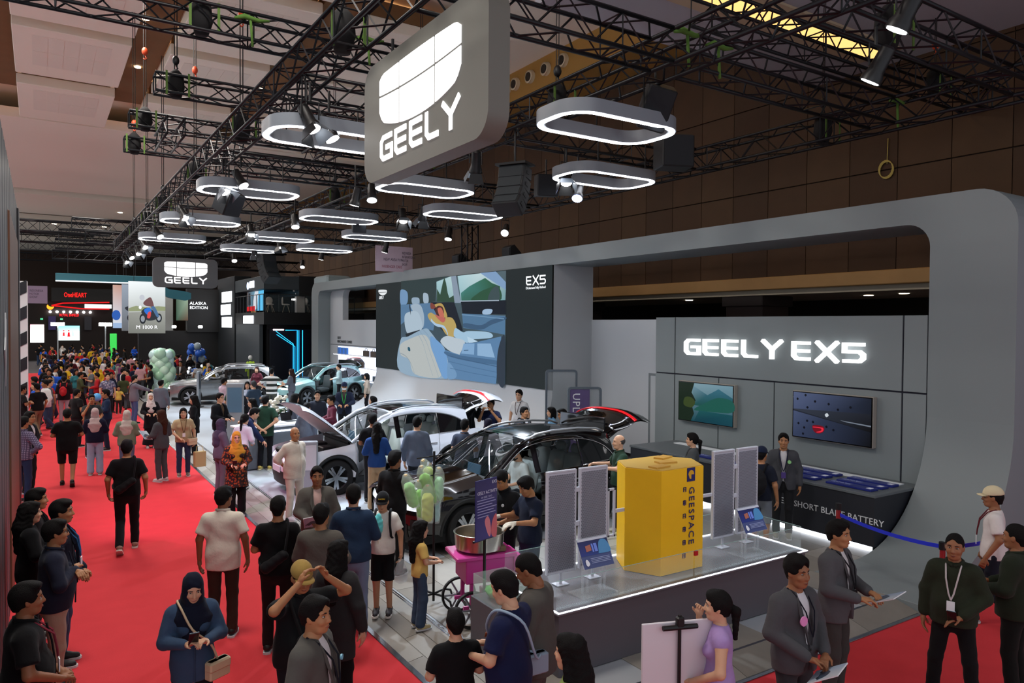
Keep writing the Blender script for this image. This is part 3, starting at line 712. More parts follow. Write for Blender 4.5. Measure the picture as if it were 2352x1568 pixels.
def make_car(label, loc, rz, paint, group, opend=None, gate=0., hood=0., trim='#2a2b2d', seatc='#b9c2bd', plate=None, rails='#c8ccd0', rdoor=None):
    root = empty('car', loc, rz); tag(root, label, 'car', group)
    pm = paint; dark = mat('#0b0c0d', .5); blk = mat('#050506', .12, coat=.6); glass = mat('#10171a', .03, alpha=.42, spec=.9, key='car_glass'); chrome = mat('#d8dbde', .18, 1.); red = mat('#c0101a', .2, emit=.7, coat=.5)
    def patch(x0, x1, zl, zh, sd, nx=24, nz=10, off=0., fn=None):
        b = MB(); ys = fn or ybody
        b.grid(lambda u, v: (u, sd*(ys(u, zl(u)+(zh(u)-zl(u))*v)+off), zl(u)+(zh(u)-zl(u))*v), np.linspace(x0, x1, nx), np.linspace(0, 1, nz), flip=sd > 0); return b
    for sd in (1, -1):
        # fender and quarter panels
        patch(.97, 2.16, zlow, lambda x: f_(_TOP, x)-.03, sd, 44, 10).build('front_fender', pm, root, 'all')
        q = patch(-2.16, -1.03, zlow, lambda x: f_(_BELT, x), sd, 44, 10).build('quarter_panel', pm, root, 'all')
        s = patch(-.955, .955, lambda x: .2, lambda x: .34, sd, 8, 4, .012); s.build('sill', dark, root, 'all')
        for wx in (WX, -WX):
            a = MB(); n = 26
            V = []
            for i in range(n+1):
                t = -.12+(PI+.24)*i/n
                for r, o in ((.375, -.06), (.44, .012), (.475, .012), (.485, -.01)):
                    x = wx+r*math.cos(t); z = max(.19, .36+r*math.sin(t)); V.append((x, sd*(ybody(min(max(x, -2.25), 2.25), max(z, .3))+o), z))
            f = [(i*4+k, i*4+k+1, (i+1)*4+k+1, (i+1)*4+k) for i in range(n) for k in range(3)]
            a.add(V, [g[::sd] for g in f]); a.build('wheel_arch', dark, root, 'all')
            w = MB(); w.cyl((wx, sd*.60, .42), .45, .5, 20, 'y'); w.build('wheel_well', mat('#030303', .9), root)
        # roof side rail above the glass
        def rfn(u, v): 
            zl = f_(_GTOP, u)+.012; yl = ybody(u, zl); zt = f_(_ROOF, u) if u < .05 else f_(_WSH, u); yt = roofy(u) if u < .05 else .60+.16*max(0, (u-.05)/.93)+.0
            yt = max(yt, .0); t = v; return (u, sd*(yl+(yt-yl)*t+.03*math.sin(PI*t)*.6), zl+(zt-zl)*t+.012*math.sin(PI*t))
        rr = MB(); rr.grid(rfn, np.linspace(-1.84, .80, 46), np.linspace(0, 1, 5), flip=sd > 0); rr.build('roof_side', pm, root, 'all')
        # A-pillar foot
        ap = MB(); ap.tube([(.98, sd*.80, 1.06), (.62, sd*.735, 1.29), (.28, sd*.675, 1.50), (.02, sd*.655, 1.585)], [.03, .034, .034, .03], 8); ap.build('a_pillar', pm, root, 'all')
        bp = patch(-.12, .0, lambda x: f_(_BELT, x), lambda x: f_(_GTOP, x)+.01, sd, 3, 6, -.03); bp.build('b_pillar', blk, root, 'all')
        # quarter glass
        patch(-1.80, -1.06, lambda x: f_(_BELT, x)+.01, lambda x: max(f_(_GTOP, x), f_(_BELT, x)+.02), sd, 18, 6, -.004).build('quarter_window', mat('#06080a', .04, spec=.9, coat=.4), root, 'all')
        ct = MB(); xs = np.linspace(.80, -1.84, 40)
        ct.tube([(x, sd*(ybody(x, f_(_GTOP, x))+.006), f_(_GTOP, x)+.004) for x in xs]+[(x, sd*(ybody(x, f_(_BELT, x))+.008), f_(_BELT, x)+.004) for x in np.linspace(-1.84, -1.03, 8)], .009, 5); ct.build('window_trim', chrome, root, 'all')
        rl = MB(); rl.tube([(.02, sd*.655, 1.60), (-.15, sd*.655, 1.665), (-.5, sd*.655, 1.70), (-1.1, sd*.65, 1.70), (-1.55, sd*.64, 1.66), (-1.72, sd*.635, 1.60)], .02, 8); rl.build('roof_rail', mat(rails, .3, .8), root, 'all')
        # doors
        for nm, x1, x0, g1, g0, od in (('front', .955, -.05, .80, -.04, opend), ('rear', -.065, -1.02, -.10, -1.03, rdoor)):
            hx, hy = x1, sd*(ybody(x1, .6)-.02)
            ang = 0.
            if od and od[0] == sd: ang = od[1]*sd
            d = patch(x0, x1, lambda x: max(.325, zlow(x) if nm == 'rear' else .325), lambda x: f_(_BELT, x), sd, 26, 12)
            d.v = [v-np.array((hx, hy, 0)) for v in d.v]
            if ang:  # thickness of an open door
                e = patch(x0+.01, x1-.01, lambda x: max(.34, zlow(x) if nm == 'rear' else .34), lambda x: f_(_BELT, x)-.01, -sd, 26, 8, -.10)
                V = e.v[0].copy(); V[:, 1] *= -1; e.v = [V-np.array((hx, hy, 0))]
            do = d.build('door', pm, root, 'all', loc=(hx, hy, 0)); do.rotation_euler = (0, 0, ang)
            if ang:
                e.build('inner_panel', mat(trim, .6), do, 'all')
                ed = MB(); P = [(x0, .33), (x1, .33), (x1, 1.03), (x0, 1.05)]
                for a, b in ((0, 1), (1, 2), (3, 0)):
                    pa, pb = P[a], P[b]; pts = [np.array((pa[0]+(pb[0]-pa[0])*t, 0, pa[1]+(pb[1]-pa[1])*t)) for t in np.linspace(0, 1, 8)]
                    V = []
                    for p in pts: y = ybody(p[0], p[2]); V += [(p[0]-hx, sd*y-hy, p[2]), (p[0]-hx, sd*(y-.10)-hy, p[2])]
                    ed.add(V, [(2*i, 2*i+1, 2*i+3, 2*i+2) for i in range(7)])
                ed.build('door_edge', pm, do, 'all')
                po = MB().b2((x0+.15-hx, sd*(.80)-hy-.02, .42), (x1-.15-hx, sd*(.80)-hy+.02, .6), .01); po.build('door_pocket', dark, do)
            gl = patch(g0, g1, lambda x: f_(_BELT, x)+.005, lambda x: max(f_(_GTOP, x), f_(_BELT, x)+.012), sd, 24, 6, -.006); gl.v = [v-np.array((hx, hy, 0)) for v in gl.v]; gl.build('window', glass, do, 'all')
            fr = MB(); xs = np.linspace(g1-.005, g0, 18); fr.tube([(x-hx, sd*(ybody(x, f_(_GTOP, x))+.0)-hy, f_(_GTOP, x)-.008) for x in xs]+[(g0-hx, sd*ybody(g0, f_(_BELT, g0))-hy, f_(_BELT, g0))], .014, 6); fr.build('window_frame', chrome if ang else blk, do, 'all')
            hz = .885; hd = MB().box((x0+.16-hx, sd*(ybody(x0+.16, hz)+.012)-hy, hz), (.2, .022, .028), None, .008); hd.build('handle', chrome if nm == 'front' else chrome, do)
            if nm == 'front':
                mr = MB(); mr.ell((.70-hx, sd*1.03-hy, 1.10), (.09, .115, .075), rot3(0, 0, sd*.15), 14, 8); mr.box((.72-hx, sd*.94-hy, 1.05), (.05, .12, .03)); mr.build('mirror', pm, do, 'all')
                MB().box((.62-hx, sd*1.03-hy, 1.10), (.012, .18, .11), None, .004).build('mirror_glass', mat('#8e979c', .05, 1.), do)
    # hood
    hb = MB()
    def hoodf(u, v):
        zt = f_(_TOP, u); y = (ybody(u, zt-.03))*v; return (u, y, zt-.035*abs(v)**3+.078*(1-v*v)+.012*math.exp(-((abs(v)-.62)/.12)**2))
    hb.grid(lambda u, v: np.array(hoodf(u, v))-np.array((.98, 0, 1.055)), np.linspace(.98, 2.235, 22), np.linspace(-1, 1, 21))
    h = hb.build('hood', pm, root, 'all', loc=(.98, 0, 1.055)); h.rotation_euler = (0, -hood, 0)
    if hood:
        hu = MB(); hu.grid(lambda u, v: np.array(hoodf(u, v*.93))-np.array((.98, 0, 1.085)), np.linspace(1.02, 2.2, 12), np.linspace(-1, 1, 11), flip=True); hu.build('hood_lining', mat('#f4f5f6', .4), h, 'all')
        eb = MB(); eb.box((1.6, 0, .80), (1.1, 1.35, .12), None, .03); eb.build('engine_cover', dark, root)
        for i, (x, y) in enumerate(((1.35, .3), (1.7, -.25), (1.3, -.35))): MB().box((x, y, .885), (.3, .35, .09), None, .02).build('service_box', mat('#17181a', .4), root)
    # nose
    nb = MB()
    def nose(v, w):  # v across, w down
        z = .80-.60*w; y = .80*v*(1-.04*w); x = 2.285-.17*abs(v)**2.6+.03*math.sin(PI*min(1, w*1.1))-.05*max(0, w-.75)*4*.25
        if w < .15: x -= .05*(1-w/.15)**2
        return (x, y, z)
    nb.grid(lambda w, v: nose(v, w), np.linspace(0, 1, 14), np.linspace(-1, 1, 25), flip=True); nb.build('front_bumper', pm, root, 'all')
    lo = MB(); lo.grid(lambda w, v: (nose(v, w)[0]+.008, nose(v, w)[1], nose(v, w)[2]), np.linspace(.52, .98, 6), np.linspace(-.72, .72, 15), flip=True); lo.build('lower_grille', dark, root, 'all')
    for sd in (1, -1):
        hl = MB(); hl.grid(lambda w, v: (nose(v, w)[0]+.012, nose(v, w)[1]*1.02, nose(v, w)[2]), np.linspace(.03, .16, 4), np.linspace(.42*sd, .99*sd, 10), flip=sd > 0); hl.build('headlight', mat('#dfe6ee', .1, emit=.9, coat=1.), root, 'all')
        fg = MB(); fg.grid(lambda w, v: (nose(v, w)[0]+.012, nose(v, w)[1], nose(v, w)[2]), np.linspace(.38, .72, 4), np.linspace(.80*sd, .93*sd, 4), flip=sd > 0); fg.build('air_vent', dark, root, 'all')
    MB().box((2.30, 0, .70), (.02, .16, .07), rot3(0, -.2, 0), .006).build('emblem', chrome, root)
    pl_ = MB().box((2.325, 0, .52), (.014, .46, .13), None, .004).build('number_plate', mat('#cfd4d8', .4), root)
    # windscreen, roof, rear
    wb = MB(); wb.grid(lambda u, v: (u+.10*(1-v*v), v*(.60+.165*(u-.05)/.93), f_(_WSH, u)+.012*(1-v*v)), np.linspace(.06, .97, 12), np.linspace(-1, 1, 15)); wb.build('windscreen', mat('#131c1e', .03, alpha=.36, spec=.9, key='windscreen_glass'), root, 'all')
    cw = MB().b2((.93, -.74, 1.0), (1.06, .74, 1.055), .01); cw.build('cowl', dark, root)
    for y0 in (.1, -.45): MB().tube([(1.02, y0, 1.075), (.98, y0+.5, 1.105)], .008, 5).build('wiper', blk, root)
    rb = MB(); rb.grid(lambda u, v: (u, v*(roofy(u)+.005), f_(_ROOF, u)+.028*(1-v*v)), np.linspace(-1.86, .06, 24), np.linspace(-1, 1, 15), flip=False); rb.build('roof', pm, root, 'all')
    sr = MB(); sr.grid(lambda u, v: (u, v*.50, f_(_ROOF, u)+.028*(1-(v*.5/.67)**2)+.006), np.linspace(-1.25, .0, 14), np.linspace(-1, 1, 9)); sr.build('sunroof', blk, root, 'all')
    # tailgate, hinged at the roof's end
    H0 = np.array((-1.80, 0, 1.545)); tg = MB()
    _TG = [(0, 1.86, 1.545), (.18, 2.02, 1.36), (.38, 2.15, 1.12), (.52, 2.24, 1.02), (.7, 2.285, .86), (.85, 2.28, .72), (1., 2.26, .60)]
    tu = np.array(_TG)
    def tgp(w, v):
        x = -np.interp(w, tu[:, 0], tu[:, 1]); z = np.interp(w, tu[:, 0], tu[:, 2]); wd = .63+.20*min(1, w/.45)
        return np.array((x+.16*abs(v)**3, v*wd, z-.01*v*v))-H0
    tg.grid(tgp, np.linspace(0, 1, 18), np.linspace(-1, 1, 17), flip=True); t = tg.build('tailgate', pm, root, 'all', loc=H0); t.rotation_euler = (0, gate, 0)
    gw = MB(); gw.grid(lambda w, v: tgp(w, v*.92)+np.array((-.012, 0, .006)), np.linspace(.03, .40, 8), np.linspace(-1, 1, 13), flip=True); gw.build('rear_window', mat('#06080a', .04, spec=.9, coat=.5), t, 'all')
    sp = MB(); sp.box(np.array((-1.95, 0, 1.57))-H0, (.26, 1.24, .03), rot3(0, .12, 0), .01); sp.build('spoiler', blk, t)
    tl = MB(); tl.grid(lambda w, v: tgp(w, v)+np.array((-.014, 0, .002)), np.linspace(.50, .58, 4), np.linspace(-1, 1, 21), flip=True); tl.build('tail_light', red, t, 'all')
    if gate:
        ti = MB(); ti.grid(lambda w, v: tgp(w, v*.95)+np.array((.05, 0, -.01)), np.linspace(.02, .98, 12), np.linspace(-1, 1, 11)); ti.build('tailgate_lining', mat('#101113', .6), t, 'all')
        for sd in (1, -1):
            e0 = np.array((-1.78, sd*.64, 1.40)); wv = tgp(.42, .9*sd); c, s_ = math.cos(gate), math.sin(gate); wv = np.array((wv[0]*c+wv[2]*s_, wv[1], -wv[0]*s_+wv[2]*c))+H0
            MB().tube([e0, wv], .012, 6).build('gas_strut', dark, root, 'all')
    rbp = MB(); rbp.grid(lambda w, v: (-2.30+.20*abs(v)**3+.04*w, .86*v, .64-.36*w), np.linspace(0, 1, 8), np.linspace(-1, 1, 17), flip=True); rbp.build('rear_bumper', pm, root, 'all')
    MB().b2((-2.31, -.6, .3), (-2.2, .6, .42), .02).build('bumper_guard', dark, root)
    # cabin
    MB().b2((-2.1, -.86, .22), (2.1, .86, .34)).build('floor_pan', mat('#060606', .9), root)
    MB().b2((-2.05, -.78, .34), (-1.4, .78, .72)).build('boot_floor', mat('#121315', .9), root)
    MB().b2((.72, -.80, .60), (1.02, .80, 1.03), .05).build('dashboard', mat(trim, .6), root, 'all')
    MB().box((.66, 0, 1.06), (.02, .38, .2), rot3(0, -.15, 0), .004).build('centre_screen', mat('#3a5a70', .2, emit=.25), root)
    st = MB(); st.tube([(.52+.07*math.cos(a), -.37+.18*math.sin(a), .98+.17*math.cos(a)) for a in np.linspace(0, 2*PI, 20)[:-1]], .016, 6, closed=True); st.tube([(.54, -.37, .98), (.7, -.37, .93)], .03, 6); st.build('steering_wheel', mat('#3c4144', .5), root, 'all')
    sc = mat(seatc, .7)
    for x, ys in ((.0, (.38, -.38)), (-.95, (.42, 0, -.42))):
        for y in ys:
            w = .5 if x > -.5 else .42
            se = MB().box((x+.1, y, .58), (.52, w, .2), None, .05); so = se.build('seat', sc, root, 'all')
            MB().box((x-.22, y, .92), (.15, w, .6), rot3(0, -.22, 0), .06).build('backrest', sc, so, 'all'); MB().box((x-.33, y, 1.29), (.1, .26, .17), rot3(0, -.2, 0), .04).build('headrest', sc, so, 'all')
    MB().b2((-.2, -.12, .34), (.7, .12, .72), .03).build('centre_console', mat(trim, .5), root)
    # wheels
    tyre = MB(); tyre.lathe([(.25, -.10), (.30, -.11), (.345, -.105), (.36, -.08), (.363, 0), (.36, .08), (.345, .105), (.30, .11), (.25, .10)], 32, cap=False)
    rim = MB(); rim.lathe([(.26, -.1), (.262, .085), (.245, .09), (.24, .06), (.235, -.08)], 32, cap=False)
    for k in range(5):
        a = 2*PI*k/5+.3
        for da in (-.16, .16):
            R = rot3(0, 0, a+da*.5); rim.prism([(.03, -.03), (.245, -.022+da*.12), (.245, .022+da*.12), (.03, .03)], (0, 0, .05), R@np.array((1., 0, 0)), R@np.array((0, 1., 0)), (0, 0, 1), .03)
    rim.cyl((0, 0, .065), .055, .05, 16)
    disc = MB(); disc.cyl((0, 0, .0), .235, .03, 28)
    for wx in (WX, -WX):
        for sd in (1, -1):
            w = link('wheel', tyre.mesh('tyre', mat('#0c0c0d', .8), True), root, (wx, sd*.83, .36)); w.rotation_euler = (-sd*PI/2, 0, 0)
            link('rim', rim.mesh('rim', mat('#aeb3b8', .25, .9), True), w); link('wheel_disc', disc.mesh('disc', mat('#0a0a0b', .5), True), w)
    return root
# ---------------------------------------------------------------- the setting
def struct(o, label=None): return tag(o, label, None, None, 'structure')
M_RED = mat('#cc3c42', .95, noise=.10, nscale=3., spec=.1, bump=.25, bscale=220, key='red_carpet')
M_FLOOR = mat('#a4a9ae', .30, noise=.10, nscale=2.2, key='booth_floor'); M_PLANK = mat('#7f7a72', .5, noise=.14, nscale=5., key='plank'); M_PLANK2 = mat('#8b867e', .5, noise=.14, nscale=4., key='plank_light')
M_CHROME = mat('#b9bfc6', .2, 1.); M_GREY = mat('#7d8688', .55, key='portal_grey'); M_LGREY = mat('#b4b9bd', .5, key='portal_light'); M_BLACK = mat('#08080a', .5); M_TRUSS = mat('#0b0d12', .45, .3, key='truss_black')
M_LED = mat('#eaf2ff', .4, emit=3.5, key='led'); M_WHITE = mat('#e6e8ea', .5)
struct(MB().b2((-2.6, -5, -.2), (26, 4.96, 0)).build('floor', M_RED), 'red carpet in front of the stand'); struct(MB().b2((-2.6, 4.96, -.2), (3.27, 62, 0)).build('floor_aisle', M_RED), 'red carpet of the long aisle'); M_CONC = mat('#4c4a4a', .6, noise=.1, nscale=1.); struct(MB().b2((3.27, 4.96, -.2), (26, 100, -.002)).build('floor_hall', M_CONC), 'grey hall floor'); struct(MB().b2((-14, -5, -.2), (-2.6, 100, -.002)).build('floor_left', M_CONC), 'grey floor of the neighbouring stands'); struct(MB().b2((-2.6, 62, -.2), (3.27, 100, -.002)).build('floor_far', M_CONC), 'grey floor at the far end of the aisle')
fb = struct(MB().b2((3.9, 5.31, .0), (12.3, 41, .092)).build('floor_booth', M_FLOOR), 'raised grey exhibition stand floor')
ramp = MB(); ramp.prism([(3.25, .001), (3.9, .1), (3.9, .001)], (0, 4.94, 0), (1, 0, 0), (0, 0, 1), (0, 1, 0), 36.06); ramp.prism([(4.94, .001), (5.31, .1), (5.31, .001)], (3.9, 0, 0), (0, 1, 0), (0, 0, 1), (1, 0, 0), 6.4)
struct(ramp.build('floor_ramp', M_PLANK), 'sloping edge of the raised stand floor')
# planks of the stand floor, nearest rows one by one
pk = {}
def plank(w, l, m, par, c, R=None):
    k = (round(w, 3), round(l, 3), m.name)
    if k not in pk: pk[k] = MB().box((0, 0, 0), (w-.008, l-.008, .012)).mesh('plank', m)
    o = link('plank', pk[k], par, c)
    if R: o.rotation_euler = R
    return o
n = 0
for i in range(14):
    x = 3.95+.6*i+.3; off = (i % 2)*.9
    for j in range(8):
        y = 5.31+off+1.8*j-.9
        if x < 12 and y > 6.2: plank(.6, 1.8, (M_PLANK, M_PLANK2)[(i*7+j*3) % 2] if y < 10.5 else M_FLOOR, fb, (x, y, .094))
sl = math.atan2(.1, .65); fr = bpy.data.objects['floor_ramp']
for i in range(3):
    for j in range(9):
        plank(.215, 1.8, (M_PLANK, M_PLANK2)[(i*5+j) % 2], fr, (3.25+.108+.217*i, 5.3+.9+1.8*j+(i % 2)*.5, .0167+.0333*i+.0005), (0, -sl, 0))
for j in range(5): plank(1.08, .36, (M_PLANK, M_PLANK2)[j % 2], fr, (4.46+1.08*j, 5.125, .058), (math.atan2(.1, .37), 0, 0))
for k, (a, b, z) in enumerate((((3.22, 4.94), (3.29, 41), .012), ((3.86, 5.31), (3.92, 41), .104), ((3.25, 4.90), (9.3, 4.97), .012), ((3.9, 5.28), (9.35, 5.34), .104))):
    struct(MB().b2((a[0], a[1], z-.02), (b[0], b[1], z), .004).build('trim_%d' % (k+1), M_CHROME), 'polished metal edging strip of the stand floor')
# hall wall on the right: brown panels above a ledge
XH = 17.
wr = struct(MB().b2((XH+.03, -5, 4.98), (XH+.5, 100, 16)).build('wall_right', mat('#2c1f16', .9)), 'tall brown panelled wall of the hall')
M_BR = [mat(c, .75, noise=.18, nscale=1.5, bump=.1, bscale=60, key='wall_panel') for c in ('#48301a', '#4c341d', '#422b16')]
pm_ = [MB().box((0, 0, 0), (.05, 1.2, 2.36), None, .006).mesh('panel', m) for m in M_BR]
def wpanel(y, z, i): link('panel', pm_[i % 3], wr, (XH, y, z))
yy = 5.45; k = 0
for c in range(46):
    for r in range(5):
        if yy > 30 and r > 3: continue
        wpanel(yy, 4.98+1.19+2.385*r+.005, (c*5+r*3)); k += 1
    yy += 1.215
for c in range(4):
    for r in range(3): wpanel(5.45-1.215*(c+1), 4.98+1.19+2.385*r+.005, c+r)
struct(MB().b2((XH-.25, -5, 4.64), (XH+.5, 100, 4.98), .02).build('trim_5', mat('#a9824f', .6, noise=.12, nscale=2.)), 'tan ledge along the hall wall')
struct(MB().b2((XH, -5, 4.50), (24, 100, 4.66)).build('ceiling_corridor', mat('#b8ad98', .8)), 'corridor soffit below the ledge')
struct(MB().b2((21.5, -5, 0), (21.9, 100, 4.6)).build('wall_corridor', mat('#17100e', .8)), 'dark corridor wall behind the stand')
for i, y in enumerate((4.6, 13.6, 22., 31., 40.)):
    c = struct(MB().b2((XH+.1, y, 0), (XH+1.3, y+1.3, 4.52), .03).build('column_%d' % (i+1), mat('#2a1c18', .7)), 'dark timber clad column under the ledge')
    MB().b2((XH+.02, y-.08, 4.2), (XH+1.38, y+1.38, 4.5), .02).build('capital', mat('#211614', .7), c)
for x, y, w in ((18.2, 8.2, 'nearest the portal pillar'), (18.6, 10.4, 'second from the portal pillar'), (19., 11.6, 'third from the portal pillar'), (18.3, 17.5, 'beside the screen box'), (18.3, 34.5, 'seen through the far opening, upper'), (19.5, 36, 'seen through the far opening, lower')):
    d = MB(); d.cyl((x, y, 4.495), .12, .02, 16); tag(d.build('downlight', mat('#fff1d8', .5, emit=7.)), 'round downlight in the corridor soffit, '+w, 'downlight', 'corridor downlights')
# ceilings
low = struct(MB().b2((8.2, -5, 9.85), (17, 12., 10.2)).build('ceiling_low', mat('#a8a6ac', .9)), 'low grey ceiling above the near stand')
for k, (x0, x1) in enumerate(((9.4, 16.2),)):
    MB().b2((x0, 9.2, 9.80), (x1, 10.3, 9.86)).build('cove_recess', mat('#b9a58a', .9), low); MB().b2((x0+.1, 9.5, 9.775), (x1-.1, 9.95, 9.80)).build('cove_light', mat('#ffc878', .5, emit=1.0), low)
ce = struct(MB().b2((-14, -5, 13.2), (17.5, 100, 13.5)).build('ceiling', mat('#f2e6d4', .9)), 'pale ceiling of the hall')
M_SLAB = mat('#f4ead8', .9, key='ceiling_slab'); M_TILE = mat('#ece3d2', .92, key='ceiling_tile'); M_STRIP = mat('#7c5a38', .85, noise=.12, nscale=2.)
tl_ = MB().box((0, 0, 0), (.405, 1.46, .012)).mesh('ceiling_tile', M_TILE)
def slab(x0, x1, y0, y1, z=12., tiles=True):
    o = MB().b2((x0, y0, z), (x1, y1, z+.35), .02).build('ceiling_slab', M_SLAB, ce)
    MB().b2((x0+.15, y0-.02, z+.35), (x1-.15, y0+.9, z+.8)).build('slab_riser', M_STRIP, o)
    MB().b2((x0+.3, y0+.95, z+.36), (x1-.3, y0+1.05, z+.42)).build('cove_light', mat('#ffc890', .5, emit=9.), o)
    if tiles:
        for i in range(5):
            for j in range(2): link('ceiling_tile', tl_, o, ((x0+x1)/2+(i-2)*.418, y0+1.3+1.48*j, z-.004))
for cxx in (-4.75, -.62, 3.5, 7.6):
    for y0, y1 in ((14.6, 18.9), (19.8, 24.5), (25.25, 29.95), (31.25, 36.3)):
        if cxx < 7 or y0 > 19: slab(cxx, cxx+3.05, y0, y1, 12.)
for cxx in (-1.6, 2.48, 6.6): MB().b2((cxx, 10, 12.35), (cxx+1.0, 33, 12.6)).build('ceiling_strip', M_STRIP, ce)
for y0, y1, z in ((36.9, 56, 12.1), (57, 67, 11.9), (69, 81, 11.7), (83, 99, 11.4)): MB().b2((-13, y0, z), (16.4, y1, z+.4)).build('ceiling_slab', M_SLAB, ce)
for i, (a, b) in enumerate(((335, 43), (316, 154), (675, 17), (598, 205))):
    p = onz(a, b, 12.33); d = MB(); d.cyl(p, .10, .03, 14); tag(d.build('downlight', mat('#fff3d0', .5, emit=12.)), 'round downlight in a brown ceiling strip, %s' % ('over the aisle end', 'over the aisle beyond the first truss', 'above the big sign', 'behind the striped truss')[i], 'downlight', 'ceiling downlights')
for k, (a, b, w) in enumerate(((125, 514, 'far left, lower'), (276, 488, 'between the hanging chains'), (240, 521, 'left of the aisle truss end'), (520, 503, 'above the third aisle ring'), (690, 527, 'above the middle ring row'))):
    p = onz(a, b, 12.1 if b < 500 else 11.9); y_ = min(p.y, 95.); z_ = 12.1 if y_ < 56.5 else (11.9 if y_ < 68 else (11.7 if y_ < 82 else 11.4)); p = onz(a, b, z_-.012)
    tag(MB().cyl((p.x, min(p.y, 95), z_-.012), .16, .03, 12).build('downlight', mat('#fff0cf', .5, emit=10.)), 'tiny warm downlight in the distant white ceiling, '+w, 'downlight', 'distant ceiling downlights')
# bulkhead with air nozzles
bk = struct(MB().b2((15.2, 12.1, 12.05), (16.9, 60, 13.3)).build('wall_bulkhead', mat('#a8803f', .8, noise=.1, nscale=1.)), 'tan bulkhead high on the hall wall')
for i in range(12):
    p = onx((1187, 1221, 1257, 1297)[i], (161, 144, 124, 106)[i], 15.2) if i < 4 else Vector((15.2, 24+1.6*(i-4), 12.6))
    nz = MB(); nz.tube([(15.2, p.y, 12.7), (15.05, p.y, 12.68)], [.24, .22], 20, False); nz.tube([(15.03, p.y, 12.68), (15.05, p.y, 12.68), (15.05, p.y, 12.68)], [.20, .23, .24], 20, False)
    o = nz.build('air_nozzle', mat('#d9c9a8', .5), bk, True); MB().cyl((15.04, p.y, 12.68), .16, .02, 18, 'x').build('nozzle_core', mat('#2c2418', .8), o)
# far wall and back area
struct(MB().b2((-14, 96, 0), (26, 96.4, 14)).build('wall_far', mat('#3a2c24', .9)), 'brown far wall of the hall')
# neighbouring stand wall close on the left
wl = struct(MB().b2((-.75, 5.2, 0), (-.33, 16.2, 5.72), .02).build('wall_left', mat('#3a3f43', .5, noise=.05, nscale=2.)), 'grey wall of the neighbouring stand close to the camera')
for i in range(18): MB().b2((-.335, 5.4+.6*i, .0), (-.322, 5.9+.6*i, 5.68), .004).build('cladding_board', mat('#41474b', .5), wl)
MB().b2((-.34, 11.1, 0), (-.30, 15.4, 5.0), .01).build('timber_board', mat('#5c3d2a', .5, noise=.2, nscale=3.), wl)
MB().b2((-.36, 15.5, 0), (-.29, 16.25, 5.6), .01).build('edge_post', mat('#17171c', .5), wl)
lg = MB(); lg.prism([(0, 0), (.25, .3), (.42, .9), (.5, .25), (.62, .75), (.7, .1), (.45, -.5), (.3, -.9), (.2, -.4)], (-.318, 9.6, 3.3), (0, .6, 0), (0, 0, .45), (1, 0, 0), .012); lg.build('emblem', mat('#aeb4b8', .4), wl)
# silver truss and lamp boxes on top of that wall
for dz in (0, .28):
    tr = MB(); tr.tube([(-.45, 8.5, 5.9+dz), (-.45, 15.5, 5.9+dz)], .025, 8); tr.tube([(-.7, 8.5, 5.9+dz), (-.7, 15.5, 5.9+dz)], .025, 8)
    for i in range(14): tr.tube([(-.45, 8.5+.5*i, 5.9), (-.45, 9.0+.5*i, 6.18)], .012, 5) if dz == 0 else tr.tube([(-.45, 8.5+.5*i, 6.18), (-.7, 9.+.5*i, 6.18)], .012, 5)
    o = tr.build('silver_truss', mat('#8b9aa0', .3, .9)); tag(o, ('bright metal truss rail', 'upper bright metal truss rail')[dz > 0]+' on top of the grey side wall', 'truss')
# striped pillar beyond it
sp = empty('striped_pillar', (-.62, 27, 0)); tag(sp, 'pillar with slanted white and black stripes behind the grey side wall', 'pillar')
MB().b2((-.35, 0, 0), (.33, .5, 4.86), .01).build('core', mat('#d8dadc', .5), sp)
for i in range(6): MB().prism([(-.33, .25+.78*i), (.31, .62+.78*i), (.31, 1.0+.78*i), (-.33, .63+.78*i)], (0, -.012, 0), (1, 0, 0), (0, 0, 1), (0, -1, 0), .012).build('stripe', mat('#14151c', .4), sp)
# ---------------------------------------------------------------- portal, screens and walls of the stand
XP, XB = 12.3, 13.75
def arc(cx, cy, r, a0, a1, n=8): return [(cx+r*math.cos(math.radians(a0+(a1-a0)*k/n)), cy+r*math.sin(math.radians(a0+(a1-a0)*k/n))) for k in range(n+1)]
out = [(5.17, 2.15)]+arc(5.77, 5.18, .6, 180, 90)+arc(38.4, 5.18, .6, 90, 0)+[(39., 1.6), (37.9, 1.6)]+arc(37.5, 4.94, .4, 0, 90)+arc(6.86, 4.94, .4, 90, 180)+[(6.46, 2.15)]
struct(MB().prism(out, (XP, 0, 0), (0, 1, 0), (0, 0, 1), (1, 0, 0), XB-XP).build('wall_portal', M_GREY), 'grey portal frame arching over the stand')
def sweep(y0, y1, ztop, x0, name, label, m):
    R = XP-x0; n = 16; pr = [(XP-R+R*math.sin(a), .1+(ztop-.1)*(1-math.cos(a))) for a in np.linspace(0, PI/2, n)]
    poly = pr+[(XB, ztop), (XB, .09), (x0, .09)]
    b = MB(); b.prism(poly, (0, y0, 0), (1, 0, 0), (0, 0, 1), (0, 1, 0), y1-y0); return struct(b.build(name, m, None, True), label)
sweep(5.17, 6.46, 2.15, 10.3, 'wall_sweep', 'curved grey sweep at the foot of the portal pillar', M_GREY)
sweep(37.9, 39., 1.6, 10.9, 'wall_sweep_far', 'curved sweep at the far portal pillar', M_GREY)
sweep(16.97, 29.95, 1.76, 10.65, 'wall_sweep_screen', 'curved white sweep below the giant screen', M_LGREY)
struct(MB().b2((9.35, 4.88, .0), (10.35, 6.46, .105), .004).build('floor_mat', M_GREY), 'grey floor panel at the portal foot')
